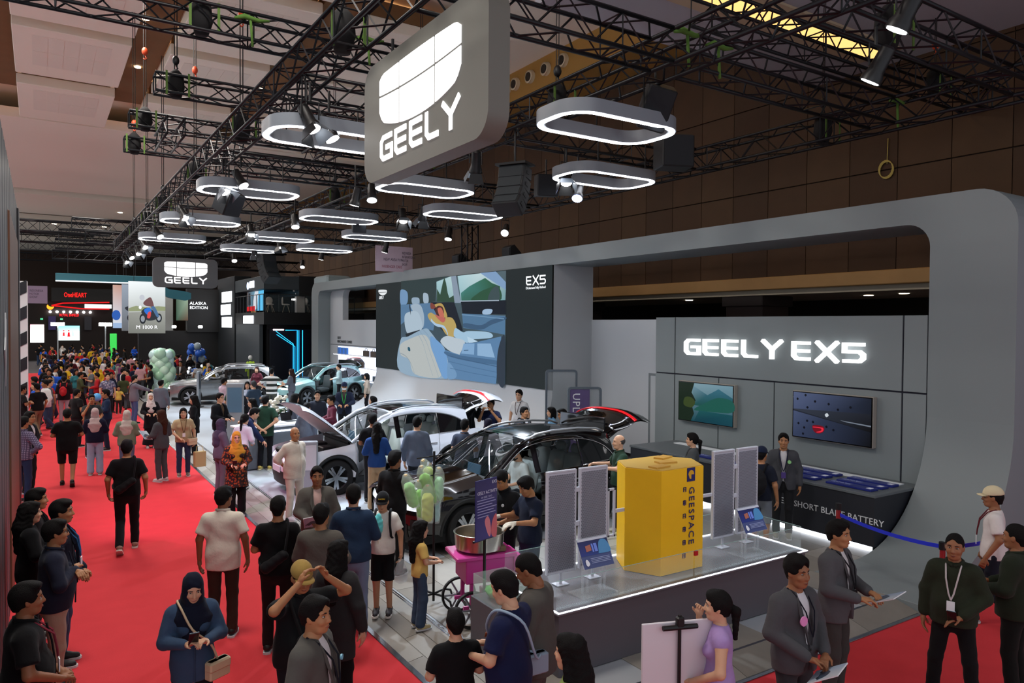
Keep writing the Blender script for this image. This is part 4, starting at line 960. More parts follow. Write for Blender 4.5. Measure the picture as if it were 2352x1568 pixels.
struct(MB().b2((XP+.02, 16.97, 1.75), (XB, 29.95, 5.345)).build('wall_screen', M_LGREY), 'pale box wall carrying the giant screen')
ww = struct(MB().b2((XB-.04, 12.7, .1), (XB+.2, 16.97, 3.79)).build('wall_white', mat('#c3c8cc', .55)), 'white wall with a hidden door beside the screen')
MB().b2((XB-.055, 13.2, .1), (XB-.03, 14.45, 2.3)).build('hidden_door', mat('#bcc2c5', .55), ww); MB().b2((XB-.06, 14.45, .1), (XB-.035, 14.52, 2.36)).build('door_edge', mat('#7c8488', .6), ww); MB().b2((XB-.06, 13.2, 2.3), (XB-.035, 14.45, 2.36)).build('door_edge', mat('#7c8488', .6), ww)
# giant screen
gs = empty('giant_screen', (XP, 23.46, 1.76)); tag(gs, 'giant video screen showing a person reclining in a car cabin', 'screen')
MB().b2((-.03, -6.49, 0), (.02, 6.49, 3.58), .004).build('panel', mat('#0c0f10', .3), gs)
SU, SV = 12.98, 3.58
def P(x, y): return ((x-33)/2118*SU, SV*(1-y))   # picture coordinates measured along the screen
cl = []
def q(pts, c, s_=True, n=5): cl.append((sm(pts, n) if s_ else pts, c))
def ux(x): # horizontal fraction along the screen, allowing for perspective in the photograph
    X0, X1 = 866., 1271.; px = X0+(X1-X0)*x; y = onx(px, 740, XP).y; return (29.95-y)
def uv(px, py):
    p = onx(px, py, XP); return (29.95-p.y, p.z-1.76)
def Q(pl): return [uv(860+a*.1914, 600+b*.1914) for a, b in pl]
A = []
def sh(pl, c, smooth=True): A.append((sm(Q(pl), 5) if smooth else Q(pl), c))
A.append(([(0, 0), (SU, 0), (SU, SV), (0, SV)], '#1d2527'))
sh([(330, 245), (1590, 112), (1580, 1478), (325, 1320)], ['#3c5058', '#51646c', '#33444e', '#42566a'], False)
sh([(330, 240), (900, 178), (760, 240), (740, 480), (640, 500), (330, 520)], '#2a3a3c', False)
sh([(755, 245), (935, 178), (975, 485), (760, 490)], ['#9fc4cc', '#b4d0d4', '#93b4b8', '#8aa8ac'], False)
sh([(760, 330), (800, 400), (830, 260), (850, 190), (870, 260), (890, 380), (910, 440), (975, 400), (975, 488), (760, 488)], '#2c4838', False)
sh([(1010, 175), (1290, 143), (1590, 330), (1580, 470), (1050, 488)], ['#a9ccd4', '#c0d6da', '#7fa4a8', '#6f9aa0', '#8cb4bc'], False)
sh([(1050, 380), (1150, 300), (1260, 240), (1340, 200), (1420, 260), (1520, 300), (1515, 472), (1055, 484)], ['#3f7f78', '#3a7870', '#356e5c', '#2f6650', '#2c5c44', '#2a5640', '#274e3a', '#386a5c'], False)
sh([(1180, 470), (1260, 380), (1360, 330), (1500, 300), (1515, 475)], '#28503a')
sh([(1380, 470), (1395, 380), (1450, 310), (1500, 310), (1510, 470)], '#3a4c50')
sh([(1280, 140), (1470, 122), (1590, 250), (1590, 345)], '#7d9cc0', False)
sh([(930, 180), (990, 172), (1050, 500), (975, 500)], '#8494a6', False)
sh([(1050, 478), (1590, 465), (1590, 640), (1070, 630)], '#101824', False)
sh([(690, 490), (970, 490), (1075, 830), (900, 900), (700, 700)], '#141c28', False)
sh([(1065, 625), (1585, 655), (1580, 880), (1340, 835), (1080, 800)], '#4f7496', False)
sh([(1100, 740), (1290, 765), (1420, 700), (1580, 670), (1580, 700), (1420, 760), (1290, 820), (1090, 790)], '#3a5876')
sh([(1310, 600), (1340, 575), (1420, 575), (1430, 600), (1400, 635), (1320, 635)], '#9db8d4')
sh([(325, 350), (395, 355), (415, 420), (400, 510), (328, 520)], '#6f93b8')
sh([(465, 440), (545, 440), (555, 500), (540, 515), (470, 512)], '#8fa6ba'); sh([(600, 385), (650, 390), (665, 450), (655, 500), (605, 495)], '#9fb2c2')
sh([(328, 520), (690, 500), (760, 640), (720, 830), (560, 800), (500, 620), (330, 760)], '#54789a', False)
sh([(450, 530), (560, 520), (610, 660), (590, 800), (500, 640)], '#9db0c0')
sh([(375, 660), (420, 610), (520, 600), (570, 680), (590, 790), (540, 850), (430, 880), (385, 800)], '#a9bccb')
sh([(385, 870), (560, 820), (560, 850), (400, 920)], '#1d262e', False)
sh([(325, 950), (420, 900), (620, 805), (690, 850), (760, 940), (850, 1030), (895, 1180), (900, 1400), (325, 1325)], '#8ea8bd')
sh([(325, 1000), (440, 930), (600, 880), (680, 960), (760, 1200), (800, 1390), (500, 1352), (430, 1180), (330, 1120)], '#b3b9b8')
sh([(690, 900), (760, 940), (850, 1040), (890, 1180), (895, 1390), (830, 1380), (740, 1150), (690, 1010)], '#6f9ccc')
sh([(415, 1030), (440, 1035), (445, 1075), (420, 1070)], '#24566a')
sh([(655, 650), (690, 615), (740, 640), (830, 690), (900, 670), (960, 690), (1000, 790), (970, 905), (880, 880), (800, 770), (700, 730)], '#b59d5e')
sh([(720, 530), (820, 505), (870, 590), (890, 670), (840, 665), (800, 580)], '#b79a58')
sh([(690, 500), (730, 515), (750, 550), (720, 575), (690, 560)], '#7c3f36'); sh([(745, 590), (775, 535), (830, 545), (850, 610), (830, 690), (770, 650)], '#4a2724'); sh([(775, 570), (820, 560), (850, 640), (850, 700), (800, 660)], '#c06a58'); sh([(745, 640), (800, 660), (870, 690), (840, 735), (780, 690)], '#b8625a')
sh([(990, 800), (1080, 850), (1150, 835), (1390, 850), (1435, 910), (1300, 930), (1170, 940), (1130, 980), (1020, 930), (970, 890)], '#9fc0d8')
sh([(1130, 900), (1260, 960), (1150, 985)], '#b4cfe2', False)
sh([(810, 960), (880, 895), (1000, 920), (1100, 960), (1080, 1080), (1030, 1120), (900, 1060)], '#b6c3cd')
sh([(860, 1060), (1040, 1120), (1110, 980), (1220, 975), (1540, 900), (1540, 1000), (1500, 1200), (1480, 1470), (900, 1400), (900, 1180)], '#587fa6', False)
sh([(1090, 985), (1220, 985), (1215, 1120), (1060, 1105)], '#7fa6cc', False); sh([(1255, 985), (1415, 985), (1465, 1155), (1255, 1130)], '#8cb0d2', False)
sh([(870, 1080), (1060, 1130), (1490, 1190), (1490, 1240), (1060, 1180), (880, 1120)], '#44688c')
sh([(1520, 1000), (1585, 900), (1580, 1478), (1500, 1440), (1490, 1200)], '#2a3644'); sh([(905, 1210), (1000, 1330), (990, 1400), (900, 1400)], '#6f96bc')
sh([(70, 345), (160, 345), (160, 385), (118, 410), (75, 385)], '#e8ecee'); sh([(72, 372), (160, 368), (160, 373), (72, 377)], '#1d2527', False)
def ln(pl, c, w=9): A.append((Q([(a, b-w) for a, b in pl]+[(a, b+w) for a, b in pl[::-1]]), c))
for pl in ([(560, 830), (640, 960), (690, 1100), (760, 1300), (790, 1385)], [(600, 815), (670, 900), (730, 1050), (830, 1380)], [(530, 850), (600, 980), (650, 1150), (720, 1370)]): ln(sm(pl, 4, False), '#7f98ac', 4)
ln(sm([(330, 1100), (400, 1140), (460, 1230), (500, 1345)], 4, False), '#8b98a0', 5); ln([(1070, 640), (1300, 660), (1580, 690)], '#6f94b4', 5); ln([(900, 1130), (1200, 1200), (1490, 1260)], '#3c5c7e', 5); ln([(920, 1200), (1200, 1270), (1490, 1330)], '#4a6e94', 4); ln([(930, 1280), (1200, 1340), (1480, 1390)], '#4a6e94', 4)
ln([(1095, 1068), (1150, 1066)], '#3a5a78', 5); ln([(440, 510), (455, 610)], '#18222c', 40); ln([(1050, 478), (1520, 470)], '#a8b8c8', 6); ln(sm([(700, 700), (760, 760), (860, 790), (905, 880)], 4, False), '#a8c4dc', 16)
flat_art('picture', (-.032, 6.49, 0), (0, -1, 0), (0, 0, 1), (-1, 0, 0), A, vcol(.66, .7, 'screen_picture'), gs, .0008)
M_SCRT = mat('#eef2f4', .5, emit=.75)
b = MB(); a0 = uv(1213, 656); a1 = uv(1254, 634); strokes(b, 'EX5', (-.075, 6.49-a0[0], a0[1]), (0, -1, 0), (0, 0, 1), (-1, 0, 0), .28, .15, .004, .12, 1.2*.95); b.build('screen_lettering', M_SCRT, gs)
text('screen_caption', 'EXcitement Fully Refined', (-.08, 6.49-a0[0]+.0, a0[1]-.11), (0, -1, 0), (0, 0, 1), .1, M_SCRT, gs, .001)
g0 = uv(874.5, 687); text('screen_wordmark', 'GEELY', (-.08, 6.49-g0[0], g0[1]), (0, -1, 0), (0, 0, 1), .17, M_SCRT, gs, .001, sx=1.05)
# wall of the electric car name, panel by panel
we = struct(MB().b2((XP+.03, 6.47, .1), (XP+.4, 12.81, 3.82)).build('wall_display', mat('#101226', .6)), 'grey panelled display wall')
for (y0, y1, z0, z1) in ((6.48, 6.865, 2.535, 3.82), (6.895, 12.17, 2.535, 3.82), (12.2, 12.81, 2.535, 3.82), (6.48, 6.865, .1, 2.505), (6.895, 9.445, .1, 2.505), (9.47, 10.87, .1, 2.505), (10.895, 12.17, .1, 2.505), (12.2, 12.81, .1, 2.505)):
    MB().b2((XP, y0, z0), (XP+.05, y1, z1), .004).build('panel', M_GREY, we)
sg = empty('wall_lettering', (XP, 9.65, 2.97)); tag(sg, 'large white glowing letters reading GEELY EX5 on the grey wall', 'sign')
M_LET = mat('#ffffff', .4, emit=.85, key='letter_white')
for wd, ya, yb, H in (('GEELY', 11.83, 9.24, .375), ('EX5', 9.02, 7.51, .375)):
    n = len(wd); tot = sum(LET[c][0] for c in wd)*1.12+.14*(n-1); w = (ya-yb); k = (w/H-.21*(n-1))/sum(LET[c][0] for c in wd)
    x = 0
    for c in wd:
        b = MB(); strokes(b, c, (-.10, ya-9.65-x, 0), (0, -1, 0), (0, 0, 1), (1, 0, 0), H, .165, .09, .21, k); b.build('letter', M_LET, sg); x += (LET[c][0]*k+.21)*H
# wall televisions
def tv(label, y0, y1, z0, z1, shapes):
    t = empty('television', (XP, (y0+y1)/2, z0)); tag(t, label, 'television', 'televisions on the display wall'); w = y1-y0; h = z1-z0
    MB().b2((-.11, -w/2, 0), (0, w/2, h), .006).build('casing', mat('#9a958c', .4), t); MB().b2((-.118, -w/2+.012, .012), (-.108, w/2-.012, h-.012)).build('bezel', mat('#050506', .2), t)
    flat_art('picture', (-.119, w/2-.03, .03), (0, -(w-.06), 0), (0, 0, h-.06), (-1, 0, 0), shapes, vcol(.5, .2, 'tv_picture'), t)
U4 = [(0, 0), (1, 0), (1, 1), (0, 1)]
tv('television showing a green lake and mountains beside the left seam of the wall', 10.36, 11.95, 1.49, 2.39, [(U4, ['#0f4a55', '#114d5c', '#7aa0b0', '#8fb0bc']), ([(.25, .95), (.55, .72), (.75, .9), (1, .7), (1, .4), (.3, .42)], ['#7fa2b4', '#2f6878', '#3a7488', '#2c6474', '#1c5a50', '#1d5550']), (sm([(.3, .3), (.5, .5), (.75, .68), (1, .62), (1, .35), (.6, .3)], 4), '#1d5f54'), ([(0, 0), (.24, 0), (.3, .2), (.26, .4), (.33, .55), (.25, .75), (.3, 1), (0, 1)], '#16281a'), (sm([(.1, .4), (.25, .35), (.32, .5), (.24, .62), (.12, .6)], 4), '#3d4d24'), ([(.3, 0), (1, 0), (1, .28), (.4, .3)], ['#0e3f4e', '#0f4656', '#14525c', '#1b5c60'])])
dots = [(.06, .85), (.17, .95), (.3, .83), (.48, .8), (.6, .7), (.2, .68), (.08, .3), (.16, .22), (.2, .38), (.28, .37), (.3, .22), (.46, .3), (.55, .25), (.76, .78), (.15, .08)]
tv('television showing dark metal plate with a red glow, above the counter', 7.32, 8.95, 1.5, 2.4, [(U4, ['#3b4664', '#0a0c12', '#1c2434', '#5a678c']), ([(0, .62), (1, .68), (1, .3), (0, .58)], ['#3a4150', '#20242e', '#08090c', '#141824']), ([(.62, .48), (1, .44), (1, .41), (.7, .45)], '#7d8796'), (sm([(.43, .56), (.46, .6), (.48, .55), (.45, .51)], 4), '#dfe8f0')]+[(sm([(x-.016, y), (x, y+.03), (x+.016, y), (x, y-.03)], 3), '#0b0f1c') for x, y in dots]+[(sm([(.28, .3), (.42, .3), (.43, .2), (.37, .13), (.3, .16)], 4), '#7c1022'), (sm([(.29, .27), (.42, .27), (.41, .18), (.35, .15), (.33, .16), (.39, .2), (.39, .25), (.29, .25)], 2), '#ff3048')])
# counter with blue information slabs
ct = empty('battery_counter', (11.55, 9.2, .1)); tag(ct, 'long dark counter with white battery lettering below the televisions', 'counter')
b = MB(); b.prism([(-.65, .09), (-.65, .86), (.70, .86), (.70, .5), (.35, .09)], (0, -2.7, 0), (1, 0, 0), (0, 0, 1), (0, 1, 0), 5.6); b.build('body', mat('#20232b', .5), ct)
MB().b2((-.67, -2.72, .86), (.74, 2.92, .905), .006).build('top', mat('#5d6468', .4), ct); MB().b2((.35, -2.5, .905), (.55, 2.6, .915)).build('light_strip', mat('#dfe6ea', .5), ct)
MB().b2((-.60, -2.6, 0), (-.52, 2.7, .075)).build('plinth_light', M_LED, ct); MB().b2((-.5, -2.6, 0), (.5, 2.8, .09)).build('plinth', M_BLACK, ct)
text('counter_lettering', 'GEELY SHORT BLADE BATTERY', (-.655, -.80, .44), (0, -1, 0), (0, 0, 1), .145, mat('#d5d9dc', .4), ct, .004, sx=1.0, spacing=1.02)
M_BLUE = mat('#1f2a78', .35)
i = 0
for g, y0 in enumerate((7.05, 8.05, 9.05, 10.1)):
    for r in range(3):
        if g == 3 and r > 0: continue
        s = tag(empty('info_slab', (11.15+.30*r, y0+.10*r*0-.09*r*0, 1.008)), 'blue information slab, %s of the %s row on the counter' % (('front one', 'middle one', 'rear one')[r], ('right-hand', 'centre', 'left-hand', 'far')[g]), 'sign', 'information slabs on the counter')
        MB().b2((-.10, -.40, 0), (.10, .40, .035), .004).build('slab', M_BLUE, s); text('slab_text', 'Short Blade Battery\nlong life, high safety', (.06-.03, .36, .0358), (0, -1, 0), (1, 0, 0), .045, mat('#aab4e0', .5), s, .0005); MB().b2((-.05, -.36, .035), (.05, -.28, .037)).build('icon', mat('#dfe4f4', .5), s)
# ---------------------------------------------------------------- podium with the satellite model
pd = empty('podium', (6.27, 6.38, .1)); tag(pd, 'grey podium edged with white light lines under the yellow satellite model', 'podium')
MB().b2((-1.95, -.56, 0), (1.96, .56, .63), .004).build('body', mat('#57545a', .5), pd); MB().b2((-1.98, -.59, .63), (1.99, .59, .65), .004).build('top', mat('#6d6b70', .25), pd)
for lo, hi in (((-1.97, -.585, .651), (1.98, -.567, .658)), ((1.962, -.56, .651), (1.98, .585, .658)), ((-1.97, .567, .651), (1.95, .585, .658)), ((-1.97, -.56, .651), (-1.952, .56, .658))): MB().b2(lo, hi).build('light_line', M_LED, pd)
M_GLASS = mat('#cfe4e2', .02, alpha=.10, spec=.8, key='clear_glass')
gb = empty('glass_barrier', (6.27, 6.38, .75)); tag(gb, 'low clear glass barrier around the podium top', 'barrier')
for lo, hi in (((-1.95, -.52, .012), (-.02, -.51, .30)), ((.0, -.52, .012), (1.93, -.51, .30)), ((1.93, -.50, .012), (1.94, .52, .30)), ((-1.9, .52, .012), (1.93, .53, .30))):
    p_ = MB().b2(lo, hi).build('glass_pane', M_GLASS, gb)
    MB().b2((lo[0], lo[1], hi[2]), (hi[0], hi[1], hi[2]+.004)).build('pane_edge', mat('#9fc0b8', .2, alpha=.7), p_)
MB().box((0.02, -.515, .27), (.05, .025, .05)).build('clip', mat('#c01820', .4), gb)
sa = empty('satellite_model', (6.28, 6.45, .755)); tag(sa, 'yellow six-sided satellite body on the podium', 'model')
M_YEL = mat('#f2bc06', .5, noise=.03)
hexp = [(-.34, -.38), (.34, -.38), (.55, 0), (.34, .38), (-.34, .38), (-.55, 0)]
MB().prism(hexp, (0, 0, 0), (1, 0, 0), (0, 1, 0), (0, 0, 1), 1.2).build('body', M_YEL, sa); MB().prism([(x*.98, y*.98) for x, y in hexp], (0, 0, 1.2), (1, 0, 0), (0, 1, 0), (0, 0, 1), .01).build('top', mat('#c9a044', .6), sa)
for x, y, r in ((-.22, -.22, .1), (.05, -.05, -.2), (.25, .2, .3)): MB().box((x, y, 1.22), (.24, .13, .02), rot3(0, 0, r)).build('lid_plate', mat('#c4943a', .6), sa)
M_NAVY = mat('#1c2060', .5)
text('name_lettering', 'GEESPACE', (.10, -.388, .98), (0, 0, -1), (1, 0, 0), .125, M_NAVY, sa, .002, spacing=1.25)
sq = MB(); sq.b2((.065, -.386, 1.04), (.195, -.381, 1.20)); sq.build('emblem_plate', M_NAVY, sa)
flat_art('emblem', (.065, -.3862, 1.04), (.13, 0, 0), (0, 0, .16), (0, -1, 0), [([(.15, .5)]+[(.5+.36*math.cos(a), .5+.33*math.sin(a)) for a in np.linspace(PI, 0, 10)]+[(.86, .5)], '#d8a418'), ([(.15, .5), (.5, .5), (.5, .18), (.3, .2)], '#d8a418')], vcol(0, .5), sa)
for i, ch in enumerate(('时', '空', '道', '宇', '科', '技')):
    z0 = .98-.155*i; b = MB(); x0 = .005
    rr = random.Random(i)
    b.b2((x0, -.384, z0-.055), (x0+.01, -.381, z0)); b.b2((x0, -.384, z0-.008), (x0+.05, -.381, z0)); b.b2((x0, -.384, z0-.032), (x0+.05, -.381, z0-.025)); b.b2((x0+.04, -.384, z0-.055), (x0+.05, -.381, z0)); b.b2((x0+rr.uniform(.015, .03), -.384, z0-.06), (x0+.032, -.381, z0+.004)); b.build('glyph', M_NAVY, sa)
M_AL = mat('#c2c4cc', .45, .2); M_CELL = mat('#5f6068', .5, pattern='blotch', col2='#9a9ba6', pscale=34., key='perforated')
# perforated wings
hx = MB(); R_ = .0115
for i in range(15):
    for j in range(52):
        x = (i+.5*(j % 2))*.0235-.17; z = j*.0203-.525
        if abs(x) < .178: hx.add([(x+R_*math.cos(PI/3*k+PI/6), 0, z+R_*math.sin(PI/3*k+PI/6)) for k in range(6)], [(0, 1, 2, 3, 4, 5)])
holes = hx.mesh('holes', mat('#6e6f78', .6))
def wing(x0, label, z0=.13, off=0):
    w = empty('solar_wing', (x0, 6.47, .755)); tag(w, label, 'model', 'perforated wings of the satellite model')
    MB().b2((-.185, -.012, z0+.02), (.185, .012, z0+1.11), .003).build('panel', mat('#b9bac4', .5, .1), w)
    for lo, hi in (((-.20, -.02, z0), (-.18, .02, z0+1.13)), ((.18, -.02, z0), (.20, .02, z0+1.13)), ((-.18, -.02, z0), (.18, .02, z0+.02)), ((-.18, -.02, z0+1.11), (.18, .02, z0+1.13))): MB().b2(lo, hi, .003).build('frame_bar', M_AL, w)
    for y, R in ((-.0145, 0), (.0145, PI)):
        h = link('perforation', holes, w, (0, y, z0+.565)); h.rotation_euler = (0, 0, R); h['kind'] = 'stuff'
    MB().b2((-.015, -.01, .0), (.015, .01, z0), .002).build('foot', M_AL, w); MB().b2((-.08, -.06, 0), (.08, .06, .008)).build('base_plate', M_AL, w)
wing(4.82, 'perforated metal wing at the outer left end of the satellite'); wing(5.27, 'perforated metal wing beside the left of the yellow body'); wing(7.42, 'perforated metal wing beside the right of the yellow body'); wing(7.88, 'perforated metal wing at the outer right end of the satellite')
for nm, sgn, x0, x1 in (('left', -1, 5.48, 5.74), ('right', 1, 6.84, 7.21)):
    a = empty('wing_bracket', (x0, 6.47, .755)); tag(a, 'metal bracket joining the %s wings to the yellow body' % nm, 'bracket'); w = x1-x0
    for lo, hi in (((0, -.015, .42), (.025, .015, .98)), ((.09, -.015, .42), (.115, .015, .98)), ((0, -.015, .955), (.115, .015, .98)), ((0, -.015, .42), (.115, .015, .445)), ((.115, -.015, .69), (w, .015, .73))): MB().b2(lo, hi, .003).build('bar', M_AL, a)
for x0, x1, z0 in ((5.02, 5.07, 1.0), (5.02, 5.07, .62), (7.62, 7.68, 1.0), (7.62, 7.68, .62)): tag(MB().b2((x0, 6.455, .755+z0), (x1, 6.485, .755+z0+.05), .003).build('wing_link', M_AL), 'short metal link between two %s satellite wings, %s' % ('left' if x0 < 6 else 'right', 'upper' if z0 > .8 else 'lower'), 'bracket')
# acrylic reading stands
ACR = mat('#dfe8ee', .03, alpha=.16, spec=.9, key='acrylic')
def stand(x, y, label):
    s = empty('reading_stand', (x, y, .752)); tag(s, label, 'stand', 'acrylic reading stands'); MB().b2((-.24, -.12, 0), (.24, .16, .012), .003).build('base', ACR, s)
    for sd in (-1, 1):
        for dx in (-.03, .03): MB().b2((sd*.12+dx-.012, .0, .012), (sd*.12+dx+.012, .02, .40), .002).build('leg', ACR, s)
        MB().b2((sd*.12-.04, .0, .22), (sd*.12+.04, .02, .25)).build('leg_joint', ACR, s)
    R = rot3(-.5, 0, 0); MB().box((0, -.01, .44), (.42, .006, .33), R).build('plate', ACR, s)
    c = MB().box((0, -.016, .44), (.40, .004, .31), R).build('card', mat('#4a5685', .35), s); U, V, N = R@np.array((1., 0, 0)), R@np.array((0, 0, 1.)), R@np.array((0, -1., 0)); O = np.array((0, -.016, .44))-U*.2-V*.155+N*.003
    flat_art('card_print', O, U*.4, V*.31, N, [([(0, .42), (1, .42), (1, .92), (0, .92)], ['#2c3a86', '#27438a', '#16244e', '#2a2c60']), ([(0, .92), (1, .92), (1, 1), (0, 1)], '#c6cad6'), (sm([(.6, .5), (.7, .85), (.9, .88), (1., .65), (.98, .44), (.62, .44)], 4), '#4f8fc0'), ([(.2, .55), (.38, .58), (.38, .78), (.2, .75)], '#b06a58'), ([(.4, .52), (.46, .52), (.46, .8), (.4, .8)], '#6f8ae0'), ([(.48, .52), (.58, .52), (.58, .8), (.48, .8)], '#6f8ae0'), (sm([(.08, .12), (.14, .08), (.2, .16), (.14, .3), (.08, .26)], 3), '#e8ecf4')]+[([(.26, .3-.05*k), (.9, .3-.05*k), (.9, .32-.05*k), (.26, .32-.05*k)], '#9aa4c8') for k in range(4)], vcol(0, .35), s)
stand(4.98, 6.08, 'acrylic stand with a blue card in front of the left wings'); stand(7.52, 6.10, 'acrylic stand with a blue card in front of the right wings')
# ---------------------------------------------------------------- candyfloss cart
PINK = mat('#c43c8c', .45); STEEL = mat('#b6b0a4', .25, .95)
cc = empty('candyfloss_cart', (4.45, 7.52, .1), math.radians(-12)); tag(cc, 'pink candyfloss cart with a steel spinning bowl and spoked wheels', 'cart')
MB().b2((-.28, -.22, .50), (.42, .22, .78), .01).build('body', PINK, cc); MB().b2((-.40, -.26, .78), (.34, .26, .83), .01).build('deck', PINK, cc); MB().prism([(.3, .62), (.62, .55), (.62, .60), (.3, .80)], (0, -.26, 0), (1, 0, 0), (0, 0, 1), (0, 1, 0), .52).build('side_tray', PINK, cc)
for x, y in ((-.2, -.18), (-.2, .18), (.34, -.18), (.34, .18)): MB().b2((x-.02, y-.02, .17), (x+.02, y+.02, .5)).build('leg', PINK, cc)
for y in (-.18, .18): MB().b2((-.3, y-.015, .2), (.5, y+.015, .24)).build('rail', PINK, cc)
bw = MB(); bw.lathe([(.05, .845), (.24, .845), (.285, .87), (.30, 1.05), (.31, 1.055), (.30, 1.06), (.285, 1.05), (.27, .885), (.05, .865)], 40, (-.05, 0, 0)); bw.build('bowl', STEEL, cc, True)
MB().lathe([(.07, .86), (.06, .96), (.03, .97)], 16, (-.05, 0, 0)).build('spinner', STEEL, cc, True)
for y in (-.27, .27):
    w = MB(); w.lathe([(.19, -.015), (.215, -.02), (.22, 0), (.215, .02), (.19, .015)], 28, cap=False); wo = w.build('wheel', mat('#141414', .7), cc, True, (-.22, y, .22)); wo.rotation_euler = (PI/2, 0, 0)
    sp_ = MB(); [sp_.tube([(0, 0, 0), (.2*math.cos(2*PI*k/6), .2*math.sin(2*PI*k/6), 0)], .012, 6) for k in range(6)]; sp_.cyl((0, 0, 0), .035, .05, 12); sp_.build('spokes', mat('#9a9aa2', .3, .8), wo)
MB().tube([(-.22, -.27, .22), (-.22, .27, .22)], .012, 6).build('axle', mat('#222222', .4), cc)
MB().b2((.02, -.24, .0), (.55, .2, .30), .01).build('lower_box', PINK, cc); MB().b2((.02, -.25, .27), (.56, .21, .32), .01).build('box_lid', mat('#8f2c68', .5), cc); MB().b2((.0, -.2, .84), (.22, .12, .90), .005).build('card_tray', mat('#6e5a44', .8), cc)
gt = empty('glass_tank', (4.08, 6.5, .1)); tag(gt, 'glass tank of green floss on a grey plinth beside the cart', 'tank')
MB().b2((-.22, -.28, 0), (.22, .28, .62), .005).build('plinth', mat('#54555a', .6), gt)
for lo, hi in (((-.2, -.26, .62), (-.194, .26, .86)), ((.194, -.26, .62), (.2, .26, .86)), ((-.2, -.26, .62), (.2, -.254, .86)), ((-.2, .254, .62), (.2, .26, .86))): MB().b2(lo, hi).build('glass_pane', mat('#cfe8e0', .03, alpha=.2, spec=.8), gt)
ff = SD().e((0, .02, .70), (.15, .2, .07), .02); ff.noise = (.012, 60., 1.); mk([ff.mesh(.015)], 'floss', mat('#4c9a48', .9), gt)
# rack of bagged candyfloss
rk = empty('floss_rack', (4.16, 8.25, .1)); tag(rk, 'black stand with hooks for bagged candyfloss', 'rack')
MB().tube([(0, 0, .03), (0, 0, 1.92)], .016, 8).build('pole', M_BLACK, rk)
for a in (.3, 1.9, 3.4, 5.0): MB().tube([(0, 0, .12), (.18*math.cos(a), .18*math.sin(a), .13), (.3*math.cos(a), .3*math.sin(a), .09), (.33*math.cos(a), .33*math.sin(a), .012)], .014, 8).build('foot', M_BLACK, rk, 'all')
for z, L in ((1.86, .26), (1.62, .24)): MB().tube([(-L, -.05, z), (L, .05, z)], .008, 6).build('arm', M_BLACK, rk)
def bag(label, px, py, y, L, r, c, tilt=0.):
    p = ony(px, py, y); o = empty('candyfloss_bag', p); o.rotation_euler = (0, tilt, 0); tag(o, label, 'bag', 'bagged candyfloss on the rack')
    b = MB(); b.lathe([(.012, .03), (.035, .015), (r*.95, -.06), (r, -.14), (r, -L+.06), (r*.9, -L+.01), (.02, -L)], 18); b.build('clear_bag', mat('#e8efe8', .08, alpha=.22, spec=.8, bump=.6, bscale=25, key='clear_bag'), o, 'all')
    f = SD().c((0, 0, -.16), (0, 0, -L+.08), r*.86, r*.84, .01); f.noise = (.006, 50., px); mk([f.mesh(.013)], 'floss', mat(c, .95, noise=.08, nscale=20, sheen=.4), o); MB().cyl((0, 0, .005), .022, .02, 10).build('tie', mat('#caa13a', .4), o)
bag('yellow-green candyfloss bag at the top left of the rack', 972, 1058, 8.36, .46, .075, '#b9cf6a', -.5); bag('green candyfloss bag leaning across the rack top', 968, 1072, 8.16, .52, .085, '#7fc04a', -.32); bag('pale green candyfloss bag hanging lowest left with a black band', 932, 1092, 8.3, .44, .08, '#94cc7e', -.28)
bag('yellow candyfloss bag in the middle of the rack', 982, 1115, 8.1, .46, .085, '#c8d86a'); bag('mint green candyfloss bag at the right end of the rack', 1008, 1076, 8.25, .42, .078, '#a8dcae', .03); bag('pale blue candyfloss bag low on the right', 1003, 1112, 8.4, .50, .08, '#a6dcd4', .08); bag('bright green candyfloss bag low at the back', 962, 1105, 8.42, .5, .07, '#8cc860', -.1)
# poster stand, easel board
ps = empty('poster_stand', (4.16, 7.0, .1), math.radians(18)); tag(ps, 'purple activity poster on a slim black stand', 'sign')
MB().b2((-.012, -.012, 0), (.012, .012, 1.15)).build('pole', M_BLACK, ps); MB().tube([(-.35, -.1, .015), (0, 0, .35), (.2, -.25, .015)], .012, 6).build('leg', M_BLACK, ps); MB().b2((-.20, -.02, 1.12), (.18, .0, 1.14)).build('crossbar', M_BLACK, ps)
MB().b2((-.19, -.032, 1.13), (.17, -.022, 1.80), .002).build('board', mat('#2c2a66', .45), ps)
flat_art('poster_print', (-.19, -.0325, 1.13), (.36, 0, 0), (0, 0, .67), (0, -1, 0), [([(.01, .01), (.99, .01), (.99, .99), (.01, .99)], ['#3a3478', '#3c3a80', '#2c2a66', '#2a2860']), (sm([(.42, .3), (.55, .38), (.66, .3), (.72, .12), (.66, .03), (.55, .1)], 4), '#d87a86'), (sm([(.98, .36), (.86, .36), (.76, .26), (.72, .12), (.78, .02), (.98, .02)], 4), '#d0626c')]+[([(.06, .66-.045*k), (.06+(.8, .86, .7, .9, .75, .84, .5)[k], .66-.045*k), (.06+(.8, .86, .7, .9, .75, .84, .5)[k], .675-.045*k), (.06, .675-.045*k)], '#9a98c4') for k in range(7)], vcol(0, .4), ps)
text('poster_title', 'GEELY ACTIVITY', (-.165, -.036, 1.64), (1, 0, 0), (0, 0, 1), .05, mat('#d8d8ea', .5), ps, .0006, sx=.9); text('poster_subtitle', 'IN GEELY EX5', (-.1, -.036, 1.595), (1, 0, 0), (0, 0, 1), .03, mat('#b8b8d6', .5), ps, .0006); text('poster_model', 'EX5', (.08, -.036, 1.74), (1, 0, 0), (0, 0, 1), .05, mat('#d8d8ea', .5), ps, .0006)
